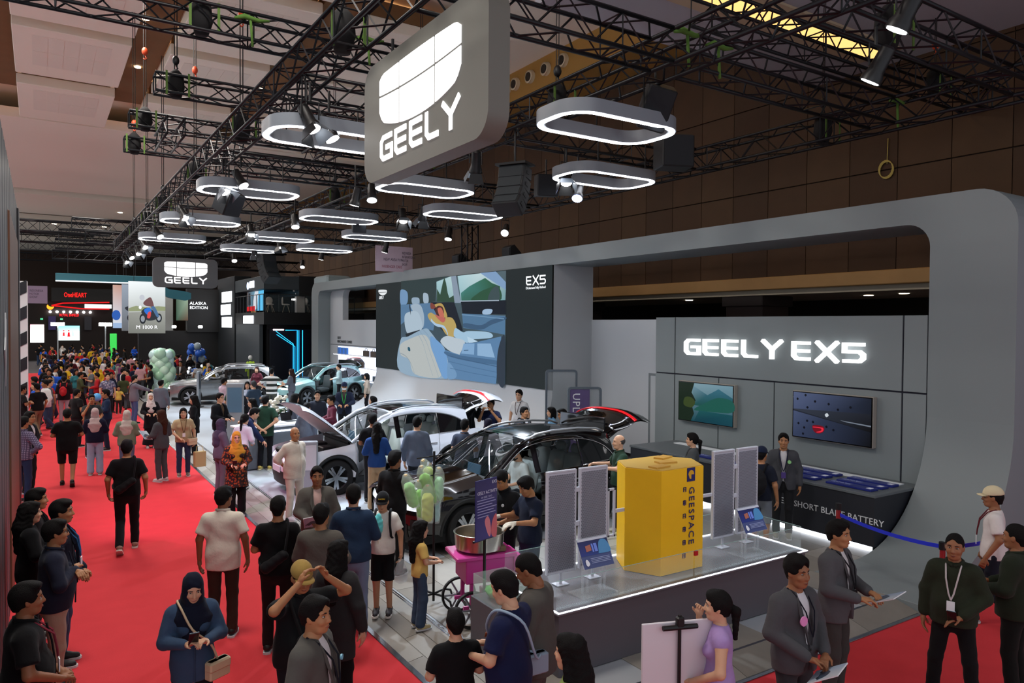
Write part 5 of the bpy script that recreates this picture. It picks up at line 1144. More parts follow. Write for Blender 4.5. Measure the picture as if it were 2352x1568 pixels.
ea = empty('easel_board', (4.08, 3.98, 0.), math.radians(-20)); tag(ea, 'back of a white board clamped on a black easel', 'board')
MB().b2((-.29, -.012, .55), (.29, .012, 1.36), .004).build('board', mat('#d2ccd2', .6), ea); MB().tube([(0, -.035, .0), (0, -.035, 1.42)], .014, 8).build('post', M_BLACK, ea); MB().tube([(-.14, -.045, 1.33), (.14, -.045, 1.33)], .02, 8).build('clamp_bar', M_BLACK, ea); MB().box((0, -.04, 1.37), (.06, .05, .08), None, .01).build('clamp', M_BLACK, ea)
for sx in (-1, 1): MB().tube([(0, -.035, .8), (.3*sx, -.2, .01)], .012, 6).build('leg', M_BLACK, ea)
MB().tube([(0, -.035, .8), (0, .35, .01)], .012, 6).build('rear_leg', M_BLACK, ea)
# belt barriers
posts = [(9.23, 4.63), (9.57, 6.24), (10.6, 4.45)]
for i, (x, y) in enumerate(posts):
    p = empty('barrier_post', (x, y, 0 if i != 1 else .1)); tag(p, 'red belt barrier post %s' % ('between the carpet and the grey sweep', 'beside the counter', 'at the carpet corner')[i], 'barrier', 'belt barrier posts')
    MB().lathe([(.16, 0), (.16, .015), (.05, .03)], 24).build('base', mat('#9b1c22', .4), p); MB().cyl((0, 0, .48), .032, .9, 14).build('pole', mat('#8c1b20', .4), p); MB().cyl((0, 0, .96), .042, .09, 14).build('head', M_BLACK, p)
def belt(a, b, label):
    A, B = Vector((*a, .95)), Vector((*b, .95)); m = MB(); V = []; n = 12
    for i in range(n+1):
        t = i/n; p = A.lerp(B, t); p.z -= .10*4*t*(1-t)*(A-B).length/3
        V += [(p.x, p.y, p.z-.025), (p.x, p.y, p.z+.025), (p.x+.003, p.y+.003, p.z+.025), (p.x+.003, p.y+.003, p.z-.025)]
    f = [(i*4+k, i*4+(k+1) % 4, i*4+4+(k+1) % 4, i*4+4+k) for i in range(n) for k in range(4)]; m.add(V, f); tag(m.build('barrier_belt', mat('#1d2cc8', .5)), label, 'barrier belt')
belt((9.57, 6.24+.0), (9.23, 4.63), 'blue belt from the counter post to the carpet post'); belt((9.23, 4.63), (10.6, 4.45), 'blue belt leading to the right-hand corner post')
# totems by the screen
def totem(x, y, label, w, h, base, txt=None, rz=-.5):
    t = empty('totem', (x, y, base), rz); tag(t, label, 'totem'); fr = MB(); o_ = rrect(-w/2, 0, w/2, h, .09, 5); i_ = rrect(-w/2+.05, .05, w/2-.05, h-.05, .06, 5); n = len(o_)
    V = [(p[0], -.04, p[1]) for p in o_]+[(p[0], -.04, p[1]) for p in i_]+[(p[0], .04, p[1]) for p in o_]+[(p[0], .04, p[1]) for p in i_]
    f = []
    for k in range(n): j = (k+1) % n; f += [(k, j, n+j, n+k), (2*n+k, 3*n+k, 3*n+j, 2*n+j), (k, 2*n+k, 2*n+j, j), (n+k, n+j, 3*n+j, 3*n+k)]
    fr.add(V, f); fr.build('frame', mat('#5b6670', .45), t); MB().b2((-w/2+.05, -.005, .05), (w/2-.05, .005, h-.05)).build('pane', mat('#a8b0b4', .1, alpha=.45, spec=.7), t)
    if txt:
        MB().b2((-w/2+.06, -.02, .06), (w/2-.3, .0, h-.06)).build('print', mat('#5a4a78', .4, noise=.3, nscale=3.), t); text('totem_lettering', txt, (-w/2+.13, -.03, h-.15), (0, 0, -1), (1, 0, 0), .26, mat('#e6e8ec', .4), t, .003, spacing=1.1)
totem(11.6, 15.6, 'tall grey-framed glass totem standing behind the black car', .85, 2.35, .1); totem(11.35, 14.3, 'grey-framed totem lettered UPLIFT beside the white wall', .85, 2.0, .1, 'UPLIFTED')
# ---------------------------------------------------------------- rigging overhead
def truss(label, A, B, s=.44, step=.46, r=.03, parent=None, m=None, grp='black lighting trusses'):
    A, B = np.array(A, float), np.array(B, float); d = B-A; L = np.linalg.norm(d); d /= L; m = m or M_TRUSS
    if abs(d[2]) < .5: u = np.array([-d[1], d[0], 0]); u /= np.linalg.norm(u); w = np.array([0, 0, 1.])
    else: u = np.array([1., 0, 0]); w = np.array([0, 1., 0])
    o = empty('truss', A); tag(o, label, 'truss', grp)
    cs = [-u*s/2, u*s/2, u*s/2+w*s, -u*s/2+w*s]
    for c in cs: MB().tube([c, c+d*L], r, 6).build('chord', m, o, 'all')
    n = max(2, int(round(L/step)))
    for k in range(4):
        a, b = cs[k], cs[(k+1) % 4]; q = MB()
        for i in range(n):
            p, p2 = d*L*i/n, d*L*(i+1)/n
            q.tube([(a if i % 2 == 0 else b)+p, (b if i % 2 == 0 else a)+p2], .014, 4, False)
        for i in range(0, n+1, 6): q.tube([a+d*L*min(i, n)/n, b+d*L*min(i, n)/n], .013, 4, False)
        q.build('lacing', m, o)
    return o
ZT = 7.1
truss('long truss over the edge of the stand along the aisle', (3.3, 3.4, ZT), (3.3, 41, ZT)); truss('long truss over the middle of the stand', (7.3, 2.2, ZT), (7.3, 40, ZT)); truss('long truss above the grey portal', (12.5, 3.0, ZT), (12.5, 37, ZT))
for nm, y in (('nearest the camera', 5.06), ('just behind the nearest one', 7.3), ('over the black car', 11.8), ('over the white car', 17.9), ('over the reception desk', 24.), ('over the silver cars', 29.8), ('at the far end of the stand', 36.)):
    for part, x0, x1 in (('aisle side', 3.55, 7.05), ('wall side', 7.55, 12.25)):
        if y < 7 and part == 'aisle side': continue
        truss('cross truss %s, %s span' % (nm, part), (x0, y, ZT), (x1, y, ZT))
truss('high cross truss stretching out over the aisle', (-2.5, 12.6, 8.2), (7.5, 12.6, 8.2), .42); truss('short high truss ending above the aisle', (2.0, 16.6, 8.3), (8.5, 16.6, 8.3), .36); truss('upper of two close high trusses past the aisle edge', (1.85, 20.0, 8.35), (9, 20.0, 8.35), .34); truss('lower of two close high trusses past the aisle edge', (1.95, 22.4, 8.25), (9, 22.4, 8.25), .34)
truss('high truss running out to the brown hall wall', (8.5, 7.95, 8.25), (16.9, 7.95, 8.25), .42); truss('stubby truss hung lengthwise over the aisle edge', (2.55, 17.6, 7.75), (2.55, 19.6, 7.75), .36); truss('stubby truss hung lengthwise inside the stand', (6.1, 17.6, 7.8), (6.1, 19.6, 7.8), .36)
truss('upright truss rising from the portal to the roof rig', (12.7, 22.3, 5.78), (12.7, 22.3, 7.1), .42)
for i, (y, z, x0, x1) in enumerate(((50, 8.8, -7, 3.6), (58, 8.9, -8, 3.2), (67, 9.1, -8, 3.0), (76, 9.0, -8, 14), (46, 8.6, 1.5, 6.0), (51, 8.5, 1.0, 12), (56, 8.4, .9, 14), (60, 8.0, .8, 14), (47, 6.9, 8.5, 14.), (43, 7.6, 2, 12))):
    truss('distant truss over the far stands, number %s counted from the near side' % ('one', 'two', 'three', 'four', 'five', 'six', 'seven', 'eight', 'nine', 'ten')[i], (x0, y, z), (x1, y, z), .6, .6, .05, grp='distant trusses')
# chain hoists
ORG = mat('#c8441c', .5); CHN = mat('#1a1512', .6, .4)
for i, (x, y, z, hk, w) in enumerate(((3.3, 9.2, ZT+.4, 0, 'beside the big hanging sign'), (3.3, 14.8, ZT+.4, 9.5, 'over the first ring light'), (3.3, 19.8, ZT+.4, 9.9, 'over the stubby aisle truss'), (3.3, 25.5, ZT+.4, 0, 'over the second aisle ring'), (3.3, 29.5, ZT+.4, 0, 'over the third aisle ring'), (3.3, 33.8, ZT+.4, 0, 'near the small hanging sign'), (2.4, 16.6, 8.66, 0, 'on the short high truss'), (2.2, 20.0, 8.7, 10.2, 'on the upper close truss'), (2.2, 22.4, 8.6, 9.0, 'on the lower close truss'), (2.2, 12.6, 8.6, 0, 'on the high truss over the aisle'), (7.3, 10., ZT+.4, 0, 'on the middle truss behind the sign'), (7.3, 15.2, ZT+.4, 8.4, 'on the middle truss past the sign'), (7.3, 21, ZT+.4, 0, 'on the middle truss halfway along'), (12.5, 8.6, ZT+.4, 0, 'above the portal near the speaker'), (15.2, 7.95, 8.7, 9.3, 'at the brown wall'), (9.0, 5.3, ZT+.4, 0, 'on the nearest cross truss'))):
    h = empty('chain_hoist', (x, y, z)); tag(h, 'chain hoist '+w, 'hoist', 'chain hoists'); top = 11.98-z if not (x > 8.2 and y < 12) else 9.83-z
    for dx in (-.025, .025): MB().tube([(dx, 0, 0), (dx, 0, top)], .010, 4, False).build('chain', CHN, h)
    zz = (hk-z) if hk else .35
    b = MB(); b.ell((0, 0, zz), (.07, .07, .10), None, 10, 6); b.tube([(0, 0, zz-.1), (.04, 0, zz-.16), (0, 0, zz-.2), (-.03, 0, zz-.17)], .014, 6); b.build('hook_block', ORG if hk else M_BLACK, h, 'all')
    MB().lathe([(.10, -.42), (.17, -.2), (.15, .05), (.06, .15)], 12).build('chain_bag', mat('#0a0a0c', .9), h, 'all')
    for dx in (-.2, .22): MB().b2((dx-.02, -.21, -.42), (dx+.02, -.2, .06)).build('sling', mat('#4d6b2a', .8), h)
# ring lights
RG = mat('#7b838b', .4); LR = mat('#f2f6ff', .4, emit=7., key='ring_led')
def ringmesh(w, d, r, wd, z0, z1):
    o = rrect(-w/2, -d/2, w/2, d/2, r, 8); i = rrect(-w/2+wd, -d/2+wd, w/2-wd, d/2-wd, max(.05, r-wd), 8); n = len(o); V = [(p[0], p[1], z) for z in (z0, z1) for q in (o, i) for p in q]; f = []
    for k in range(n): j = (k+1) % n; f += [(k, n+k, n+j, j), (2*n+k, 2*n+j, 3*n+j, 3*n+k), (k, j, 2*n+j, 2*n+k), (n+k, 3*n+k, 3*n+j, n+j)]
    return MB().add(V, f)
hm_ = ringmesh(2.14, 1.2, .45, .13, .012, .2).mesh('ring_housing', RG, True); lm_ = ringmesh(2.11, 1.17, .435, .085, 0, .013).mesh('ring_led', LR); rod = MB().tube([(0, 0, 0), (0, 0, .5)], .012, 6).mesh('rod', M_BLACK)
for i, (x, y, w) in enumerate(((3.95, 11.4, 'on the aisle side, partly behind the big sign'), (3.95, 17.0, 'on the aisle side, second from the sign'), (3.95, 22.8, 'on the aisle side, third from the sign'), (3.95, 28.15, 'on the aisle side, farthest'), (7.07, 8.43, 'right of the big sign, largest in view'), (7.07, 14.5, 'just below the big sign'), (7.07, 19.95, 'in the middle row, third'), (7.07, 25.7, 'in the middle row, fourth'), (7.07, 30.4, 'in the middle row, farthest'), (9.5, 11.4, 'above the grey portal, nearest the wall'), (9.5, 17.2, 'beside the hanging loudspeakers'), (9.5, 23.35, 'above the giant screen'), (9.5, 28.5, 'above the far end of the giant screen'))):
    r = empty('ring_light', (x, y, 6.5)); tag(r, 'glowing rounded ring light '+w, 'light', 'ring lights'); link('housing', hm_, r); link('light_band', lm_, r)
    for dx, dy in ((-.6, -.53), (.6, -.53), (-.6, .53), (.6, .53)): link('hanger', rod, r, (dx if x != 7.07 else .23, dy, .18))
# hanging signs with the shield
LOGO = mat('#ffffff', .4, emit=.72, key='logo_white')
def shield(b, O, U, V, N, w, h, dep):
    vt = lambda u: 1-.06*u*u-.16*max(0, abs(u)-.86)/.14*max(0, abs(u)-.86)/.14; vb = lambda u: -1+.44*abs(u)**2.2+.3*max(0, abs(u)-.85)/.15*max(0, abs(u)-.85)/.15; vm = lambda u: .16+.10*u*u
    for u0, u1 in ((-1, -.46), (-.425, .425), (.46, 1)):
        us = np.linspace(u0, u1, 9)
        for lo, hi in ((lambda u: vm(u)+.04, vt), (vb, lambda u: vm(u)-.04)):
            poly = [(u*w/2, lo(u)*h/2) for u in us]+[(u*w/2, hi(u)*h/2) for u in us[::-1]]; yield poly
def hang_sign(label, loc, rz, W_, H_, T_, face):
    s = empty('hanging_sign', loc, rz); tag(s, label, 'sign', 'hanging signs')
    b = MB(); b.prism(rrect(-W_/2, 0, W_/2, H_, .27, 8), (0, T_, 0), (1, 0, 0), (0, 0, 1), (0, -1, 0), T_); b.build('box', mat(face, .5), s, True)
    for poly in shield(None, 0, 0, 0, 0, W_*.665, H_*.50, .01): MB().prism(poly, (0, -.002, H_*.62), (1, 0, 0), (0, 0, 1), (0, -1, 0), .012).build('shield_cell', LOGO, s)
    x = 0; H = H_*.215; tot = W_*.655; k = (tot/H-.14*4)/sum(LET[c][0] for c in 'GEELY')
    for c in 'GEELY':
        q = MB(); strokes(q, c, (-tot/2+x, -.002, H_*.135), (1, 0, 0), (0, 0, 1), (0, -1, 0), H, .2, .012, .14, k); q.build('letter', LOGO, s); x += (LET[c][0]*k+.14)*H
    for dx in (-W_*.3, W_*.3): MB().tube([(dx, T_/2, H_), (dx, T_/2, 7.15-loc[2])], .02, 6).build('hanger', M_BLACK, s)
hang_sign('big grey hanging sign with white shield and GEELY lettering close to the camera', (3.6, 7.62, 5.42), -PI/2, 3.16, 1.48, .24, '#6b6b63'); hang_sign('small grey hanging sign with white shield and GEELY lettering far down the stand', (6.42, 41.2, 5.45), 0, 3.1, 1.52, .3, '#5c5f62')
# spotlights
LENS = mat('#ffffff', .3, emit=14., key='lens_glow'); LENSB = mat('#b9c4ff', .3, emit=14., key='lens_blue'); BODY = mat('#0d0e11', .45)
def lamp(label, p, target, kind='par', power=0, deg=42, blue=False, col=COOL):
    p = Vector(p); d = (Vector(target)-p).normalized(); o = empty('spotlight', p); tag(o, label, 'spotlight', 'stage spotlights'); R = np.array(d.to_track_quat('-Z', 'Y').to_matrix())
    L = .34 if kind == 'par' else .45
    b = MB(); b.lathe([(.05, .30), (.085, .27), (.095, .0), (.12, -.05), (.125, -.12)], 16, (0, 0, 0), R); b.build('housing', BODY, o, True)
    l = MB(); l.lathe([(.001, -.121), (.10, -.121), (.105, -.128), (.001, -.135)], 16, (0, 0, 0), R, False); l.build('lens', LENSB if blue else LENS, o)
    MB().tube([(-.13, 0, .05), (-.13, 0, .30), (.13, 0, .30), (.13, 0, .05)], .012, 5).build('yoke', BODY, o); MB().tube([(0, 0, .3), (0, 0, max(.36, 7.12-p.z))], .02, 6).build('clamp', BODY, o)
    if kind == 'barn':
        for k in range(4):
            a = k*PI/2; Rz = R@rot3(0, 0, a); MB().add([(-.10, .12, -.11), (.10, .12, -.11), (.15, .20, -.28), (-.15, .20, -.28), (-.10, .125, -.105), (.10, .125, -.105), (.15, .205, -.275), (-.15, .205, -.275)], [(0, 1, 2, 3), (7, 6, 5, 4), (0, 4, 5, 1), (1, 5, 6, 2), (2, 6, 7, 3), (3, 7, 4, 0)], Rz).build('barn_door', mat('#5c646c', .5) if k < 2 else BODY, o)
    if power: spot('spot_'+label[:20], p+d*.2, target, power, deg, .6, col if not blue else (.7, .76, 1.), .08)
WC, BC, SC, LC = (6.3, 14.7, .8), (7., 10.2, .8), (7.5, 34, .8), (9.5, 32.5, .8)
lamp('spotlight with open lens under the first aisle ring', (3.35, 10.7, 6.55), (5.4, 7.6, .3), 'barn', 420); lamp('small lamp beside the first aisle ring lamp', (3.7, 10.9, 6.5), (6.2, 9.0, .5), 'par', 300)
lamp('barn door spotlight under the near ring by the wall', (8.7, 11.6, 6.5), (7, 9, .5), 'barn', 420); lamp('lit barn door spotlight under the big sign edge', (6.83, 11.9, 6.55), (8.0, 14.5, 1.), 'barn', 420)
lamp('spotlight with wide flaps on the aisle truss, second ring', (3.32, 16.6, 6.5), (5.6, 12.8, .6), 'barn', 480); lamp('bright lamp facing down by the second aisle ring', (3.6, 16.2, 6.6), (6.0, 13.2, .8), 'par', 420)
lamp('spotlight group lamp on the aisle truss, third ring', (3.25, 21.3, 6.5), (5.6, 16.8, .5), 'barn', 480); lamp('small spotlight beside the third aisle ring', (3.5, 22.2, 6.55), (5., 18.5, .5), 'par', 400)
lamp('pale flapped spotlight below the middle ring', (8.15, 18.05, 6.45), (7, 14.6, 1.), 'barn', 480); lamp('dark flapped spotlight by the wall-side ring', (8.6, 17.8, 6.5), (9, 21, .5), 'barn', 300)
lamp('glaring lamp just below the loudspeakers', (11.2, 17.8, 6.3), (6.6, 12.6, 1.), 'par', 520, 60); lamp('spotlight hanging alone at the upper right', (8.25, 5.0, 6.6), (7.5, 8.5, .5), 'par', 120, 50); lamp('double lamp on the nearest truss at the top', (7.4, 4.2, 6.75), (6.5, 7.5, .5), 'par', 60, 50)
lamp('blue glowing lamp beside the small wall ring', (9.3, 12.0, 6.3), (6, 9, .5), 'par', 100, 40, True); lamp('small bright lamp in the middle row, third ring', (6.0, 20.5, 6.4), (5.6, 17.6, .2), 'par', 420); lamp('four-eyed lamp behind the big sign', (6.2, 15.4, 6.45), (5.4, 13, .5), 'par', 300)
lamp('small lamp under the four-eyed lamp', (5.9, 15.6, 6.35), (5, 17, .3), 'par', 250); lamp('lamp over the reception desk', (5.62, 23.95, 6.5), (5.2, 19.5, .5), 'barn', 520); lamp('lamp above the screen, near side', (10.8, 20.5, 6.4), (9.3, 19, .5), 'par', 420, 60); lamp('lamp above the screen, far side', (10.8, 25.5, 6.4), (10, 27, 1.), 'par', 420, 60)
for i, (x, y, t) in enumerate(((3.3, 26.5, (6, 22, .6)), (3.3, 30.5, (6, 25, .5)), (3.35, 35.8, (6.5, 31.5, .8)), (7.3, 30.6, LC), (7.35, 34.4, (7., 30, .5)), (3.4, 38.5, (6.2, 33.6, .8)), (10.2, 31., LC), (7.4, 27.2, (8, 26, .3)), (10.9, 36, LC), (3.4, 33.4, (4.8, 28.5, .3)))):
    lamp('far spotlight, number %s along the rig' % ('one', 'two', 'three', 'four', 'five', 'six', 'seven', 'eight', 'nine', 'ten')[i], (x, y, 6.5), t, 'barn' if i % 2 else 'par', 560, 48)
# loudspeakers
def array_(label, loc, rz, n=4, k=1.):
    o = empty('line_array', loc, rz); tag(o, label, 'loudspeaker', 'hanging loudspeakers'); z = 0; y = 0; a = -.15
    for i in range(n):
        c = MB().box((0, y-.0, z-.16*k), (.72*k, .46*k, .33*k), rot3(a, 0, 0), .02).build('cabinet', mat('#15181a', .6), o); g = MB().box((0, y-.236*k*math.cos(a), z-.16*k-.236*k*math.sin(a)), (.62*k, .01, .27*k), rot3(a, 0, 0)).build('grille', mat('#20262a', .8), c)
        for sx in (-.362, .362): MB().box((sx*k, y, z-.16*k), (.01, .14*k, .08*k), rot3(a, 0, 0)).build('handle', mat('#060607', .6), c)
        a -= .2; z -= .31*k*math.cos(a+.1); y -= .31*k*math.sin(a+.1)*-1*.8
    MB().tube([(0, 0, 0), (0, 0, 7.1-loc[2])], .02, 6).build('hanger', M_BLACK, o); MB().b2((-.3, -.2, .02), (.3, .2, .06)).build('fly_frame', M_BLACK, o)
array_('curved hanging column of black loudspeakers right of the big sign', (7.15, 11.05, 6.42), math.radians(-60), 4, .72); array_('curved hanging column of black loudspeakers over the far stand', (8.4, 33.0, 6.6), math.radians(25), 4, 1.)
def cab(label, loc, R, d=(.5, .4, .7)):
    o = empty('loudspeaker', loc); tag(o, label, 'loudspeaker', 'loudspeakers on the rig'); MB().box((0, 0, 0), d, R, .02).build('cabinet', mat('#111316', .6), o); MB().box(R@np.array((0, -d[1]/2-.004, 0)), (d[0]*.9, .01, d[2]*.92), R).build('grille', mat('#191d22', .85), o); MB().tube([(0, 0, d[2]/2-.05), (0, 0, max(.5, 7.1-loc[2]))], .018, 6).build('bracket', M_BLACK, o)
cab('tilted loudspeaker above the large ring light', (7.62, 8.0, 6.82), rot3(.5, .25, -.5), (.42, .4, .62)); cab('square loudspeaker on the rig beyond the large ring', (10.0, 10.0, 6.85), rot3(0, 0, -.4), (.62, .5, .6)); cab('loudspeaker near the small wall ring', (9.0, 12.7, 6.55), rot3(.1, 0, -.4), (.45, .4, .45)); cab('boxy blue-lit loudspeaker under the second aisle ring', (3.5, 16.9, 6.25), rot3(.5, 0, .5), (.45, .42, .5)); cab('loudspeaker hanging in the middle row', (7.9, 20.6, 6.6), rot3(.2, 0, -.3), (.4, .4, .6))
for y, w in ((19.8, 'above the model name on the screen'), (23.2, 'beside the upright truss')):
    o = empty('floor_monitor', (12.7, y, 5.785)); tag(o, 'wedge loudspeaker on the portal top '+w, 'loudspeaker'); MB().prism([(-.2, 0), (.22, 0), (.22, .12), (-.05, .38), (-.2, .3)], (0, -.25, 0), (1, 0, 0), (0, 0, 1), (0, 1, 0), .5).build('cabinet', mat('#101114', .6), o); MB().b2((-.22, -.22, .04), (-.2, .22, .28)).build('grille', mat('#15191f', .8), o)
# green slings tied round the trusses
GR = mat('#4a6e28', .85)
for i, (x, y, z, w) in enumerate(((7.3, 7.3, 7.5, 'at the crossing above the large ring'), (7.9, 7.3, 7.45, 'next to the crossing above the large ring'), (12.5, 7.4, 7.5, 'at the portal crossing'), (4.9, 12.6, 8.6, 'on the high truss near the sign'), (2.9, 12.6, 8.5, 'on the high truss over the aisle'))):
    o = MB(); o.tube([(x-.25, y-.24, z-.02), (x-.1, y-.23, z+.04), (x+.12, y-.24, z+.01), (x+.3, y-.22, z+.05)], [.02, .045, .035, .02], 6); o.tube([(x, y-.23, z), (x+.03, y-.235, z-.42)], .022, 6); tag(o.build('sling', GR, None, 'all'), 'green lifting sling '+w, 'sling', 'green slings')
rp = MB()
for k in range(4): rp.tube([(16.93, 9.94+.17*math.cos(a)+.01*k, 7.35+.2*math.sin(a)+.012*k) for a in np.linspace(0, 2*PI, 18)[:-1]], .012, 5, closed=True)
rp.tube([(16.94, 9.94, 7.5), (16.95, 9.93, 8.1)], .012, 5); tag(rp.build('rope_coil', mat('#b09a52', .8), None, 'all'), 'coil of pale rope hanging on the brown wall', 'rope')
# ---------------------------------------------------------------- cars on the stand
make_car('black car with open tailgate and open front door behind the satellite model', (6.86, 10.85, .1), math.radians(184), mat('#050304', .1, coat=.9, spec=.35, key='black_paint'), 'cars on the stand', opend=(1, .75), gate=1.42, seatc='#8f9a98')
make_car('white car with raised hood and open tailgate in the middle of the stand', (6.45, 15.5, .1), math.radians(182), mat('#d9dce4', .2, coat=1., key='white_paint'), 'cars on the stand', opend=(1, .95), gate=1.42, hood=.80, seatc='#c2ccc4', rails='#9aa0a6')
make_car('silver car at the back of the stand by the green balloons', (6.95, 34.45, .1), math.radians(168), mat('#8d8f90', .25, .7, coat=1., key='silver_paint'), 'cars on the stand', opend=(1, .35), seatc='#3c4042')
make_car('pale blue-green car with open tailgate near the merchandise wall', (10.62, 32.75, .1), math.radians(203), mat('#7fa9a6', .25, .35, coat=1., key='aqua_paint'), 'cars on the stand', opend=(1, .8), gate=1.42, rdoor=None, seatc='#4a5254')
# ---------------------------------------------------------------- merchandise wall
XM = 12.95
mw = struct(MB().b2((XM, 29.97, .1), (XM+.3, 37.88, 3.83)).build('wall_merchandise', M_LGREY), 'pale wall of the merchandise corner')
struct(MB().prism([(36.0, 3.83), (37.88, 3.83), (37.88, 5.34), (35.6, 5.34)]+arc(35.6, 4.94, .4, 90, 0)[1:], (XM, 0, 0), (0, 1, 0), (0, 0, 1), (1, 0, 0), .3).build('wall_merchandise_upper', M_LGREY), 'upper part of the merchandise wall'); MB().b2((XM-.012, 30, 2.55), (XM, 37.8, 2.585)).build('groove', mat('#5c6064', .6), mw)
tx = text('merchandise_lettering', 'GEELY\nMERCHANDISE CORNER', (XM-.012, 36.75, 2.86), (0, -1, 0), (0, 0, 1), 0.19, mat('#26282a', .5), mw, .004)
MB().b2((XM-.02, 30.0, .9), (XM-.004, 36.6, 2.5)).build('lit_back', mat('#dfe8ff', .5, emit=.9), mw)
for i in range(3):
    MB().b2((XM-.3, 30.0, 1.0+.55*i), (XM-.0, 36.6, 1.03+.55*i)).build('shelf', M_WHITE, mw); MB().b2((XM-.28, 30.0, .985+.55*i), (XM-.25, 36.6, .998+.55*i)).build('shelf_light', mat('#e6ecff', .5, emit=3.), mw)
for i, y in enumerate((30.6, 31.5, 32.4, 33.0, 33.9, 34.8)):
    t = tag(empty('tote_bag', (XM-.16, y, 2.131 if i < 3 else 1.581)), 'dark tote bag on the merchandise shelves, %s' % ('nearest the screen', 'second from the screen', 'third from the screen', 'lower shelf near the screen', 'lower shelf middle', 'lower shelf far end')[i], 'bag', 'tote bags'); MB().b2((-.05, -.3, 0), (.05, .3, .26), .02).build('body', mat('#4a4038', .8), t); MB().tube([(0, -.15, .25), (0, -.1, .36), (0, .1, .36), (0, .15, .25)], .012, 5).build('handle', mat('#3a322c', .8), t)
for i, y in enumerate((34.9, 35.4, 35.9)): tag(MB().b2((XM-.2, y, 2.13), (XM-.1, y+.3, 2.45), .01).build('tumbler_box', mat('#3a78c8', .5)), 'blue merchandise box, %s on the upper shelf' % ('first', 'second', 'third')[i], 'box', 'blue boxes')
for i, y in enumerate((30.8, 32.2, 33.6, 35.)): tag(MB().b2((XM-.22, y, 1.03), (XM-.08, y+.7, 1.27), .02).build('model_car_box', mat('#3c3f4a', .4)), 'boxed model car on the lowest shelf, %s from the screen' % ('first', 'second', 'third', 'fourth')[i], 'box', 'model car boxes')
# ---------------------------------------------------------------- reception desk
ds = empty('reception_desk', (4.95, 18.55, .1), math.radians(12)); tag(ds, 'grey reception desk with white top among the visitors', 'desk')
MB().b2((-.95, -.32, 0), (.75, .32, .98), .03).build('body', mat('#5c6268', .5), ds); MB().b2((-1.0, -.38, .98), (.8, .38, 1.03), .01).build('top', M_WHITE, ds); MB().b2((-.9, -.335, .86), (.7, -.322, .9)).build('light_line', mat('#dfeaff', .5, emit=3.), ds)
lp_ = empty('laptop', (5.35, 18.75, 1.132), .4); tag(lp_, 'open laptop on the reception desk', 'laptop'); MB().b2((-.16, -.11, 0), (.16, .11, .015), .003).build('keyboard', mat('#2a2c30', .4), lp_); MB().box((0, .15, .11), (.32, .012, .21), rot3(-.3, 0, 0)).build('lid', mat('#1b1d20', .4), lp_)
for i, (x, y, r, c, w) in enumerate(((4.45, 18.35, .3, '#d8dade', 'pale brochure pile at the near end'), (4.75, 18.4, -.2, '#3a4048', 'dark folder beside the pale pile'), (5.05, 18.5, .1, '#e8e8ea', 'white form in the middle'))): tag(MB().box((x, y, 1.15), (.22, .3, .03), rot3(0, 0, r), .004).build('document', mat(c, .5)), w+' on the reception desk', 'document', 'papers on the desk')
bs = empty('bar_stool', (5.55, 17.75, .1)); tag(bs, 'chrome based white bar stool in front of the reception desk', 'stool'); MB().lathe([(.22, 0), (.22, .012), (.04, .035), (.03, .7), (.05, .72)], 24).build('base', M_CHROME, bs, True); mk([SD().c((0, 0, .76), (0, 0, .78), .19, .2, .02).cut((0, 0, -1), -.72).cut((0, 0, 1), .82).mesh(.02)], 'seat', M_WHITE, bs)
vs = empty('flower_vase', (5.45, 20.3, .1)); tag(vs, 'white flower arrangement on a pedestal behind the reception desk', 'flowers'); MB().lathe([(.16, 0), (.13, .6), (.17, .95), (.2, 1.0)], 20).build('pedestal', M_WHITE, vs, True)
fl = SD()
rr = random.Random(3)
for i in range(34):
    a = rr.uniform(0, 2*PI); r = rr.uniform(.05, .34); z = 1.2+rr.uniform(-.1, .42)-r*.4; MB().ell((r*math.cos(a), r*math.sin(a), z), (.06, .06, .045), rot3(rr.uniform(-.6, .6), rr.uniform(-.6, .6), 0), 8, 5).build('bloom', mat('#e9e4d2', .7), vs, 'all')
for i in range(16): a = i*.4; MB().tube([(0, 0, 1.0), (.15*math.cos(a), .15*math.sin(a), 1.15), (.34*math.cos(a), .34*math.sin(a), 1.12+.1*math.sin(i*2.))], [.01, .035, .005], 5).build('leaf', mat('#2c4a26', .6), vs, 'all')
def slabt(x, y, z, w, h, label, rz=0., scr=None, lean=0.):
    t = empty('display_totem', (x, y, z), rz); tag(t, label, 'totem'); MB().box((0, 0, h/2), (w, .09, h), rot3(lean, 0, 0), .02).build('slab', mat('#8b9196', .45), t); MB().b2((-w/2-.05, -.15, 0), (w/2+.05, .15, .02), .005).build('foot', mat('#5b6064', .5), t)
    MB().box((0, -.05-.5*h*0, h*.72), (w*.82, .012, h*.42), rot3(lean, 0, 0)).build('screen', scr or mat('#2c3844', .3), t)
slabt(5.62, 33.0, .1, .42, 1.5, 'slim grey display totem in front of the silver car', 1.2); slabt(4.85, 22.6, .1, .5, 1.75, 'tall display monitor behind the dark suited man', -.5, mat('#4a6478', .3, emit=.15)); slabt(4.5, 14.45, .1, .36, 1.18, 'waist-high grey information pillar by the white car front wheel', -.3, mat('#b8bcc0', .5))
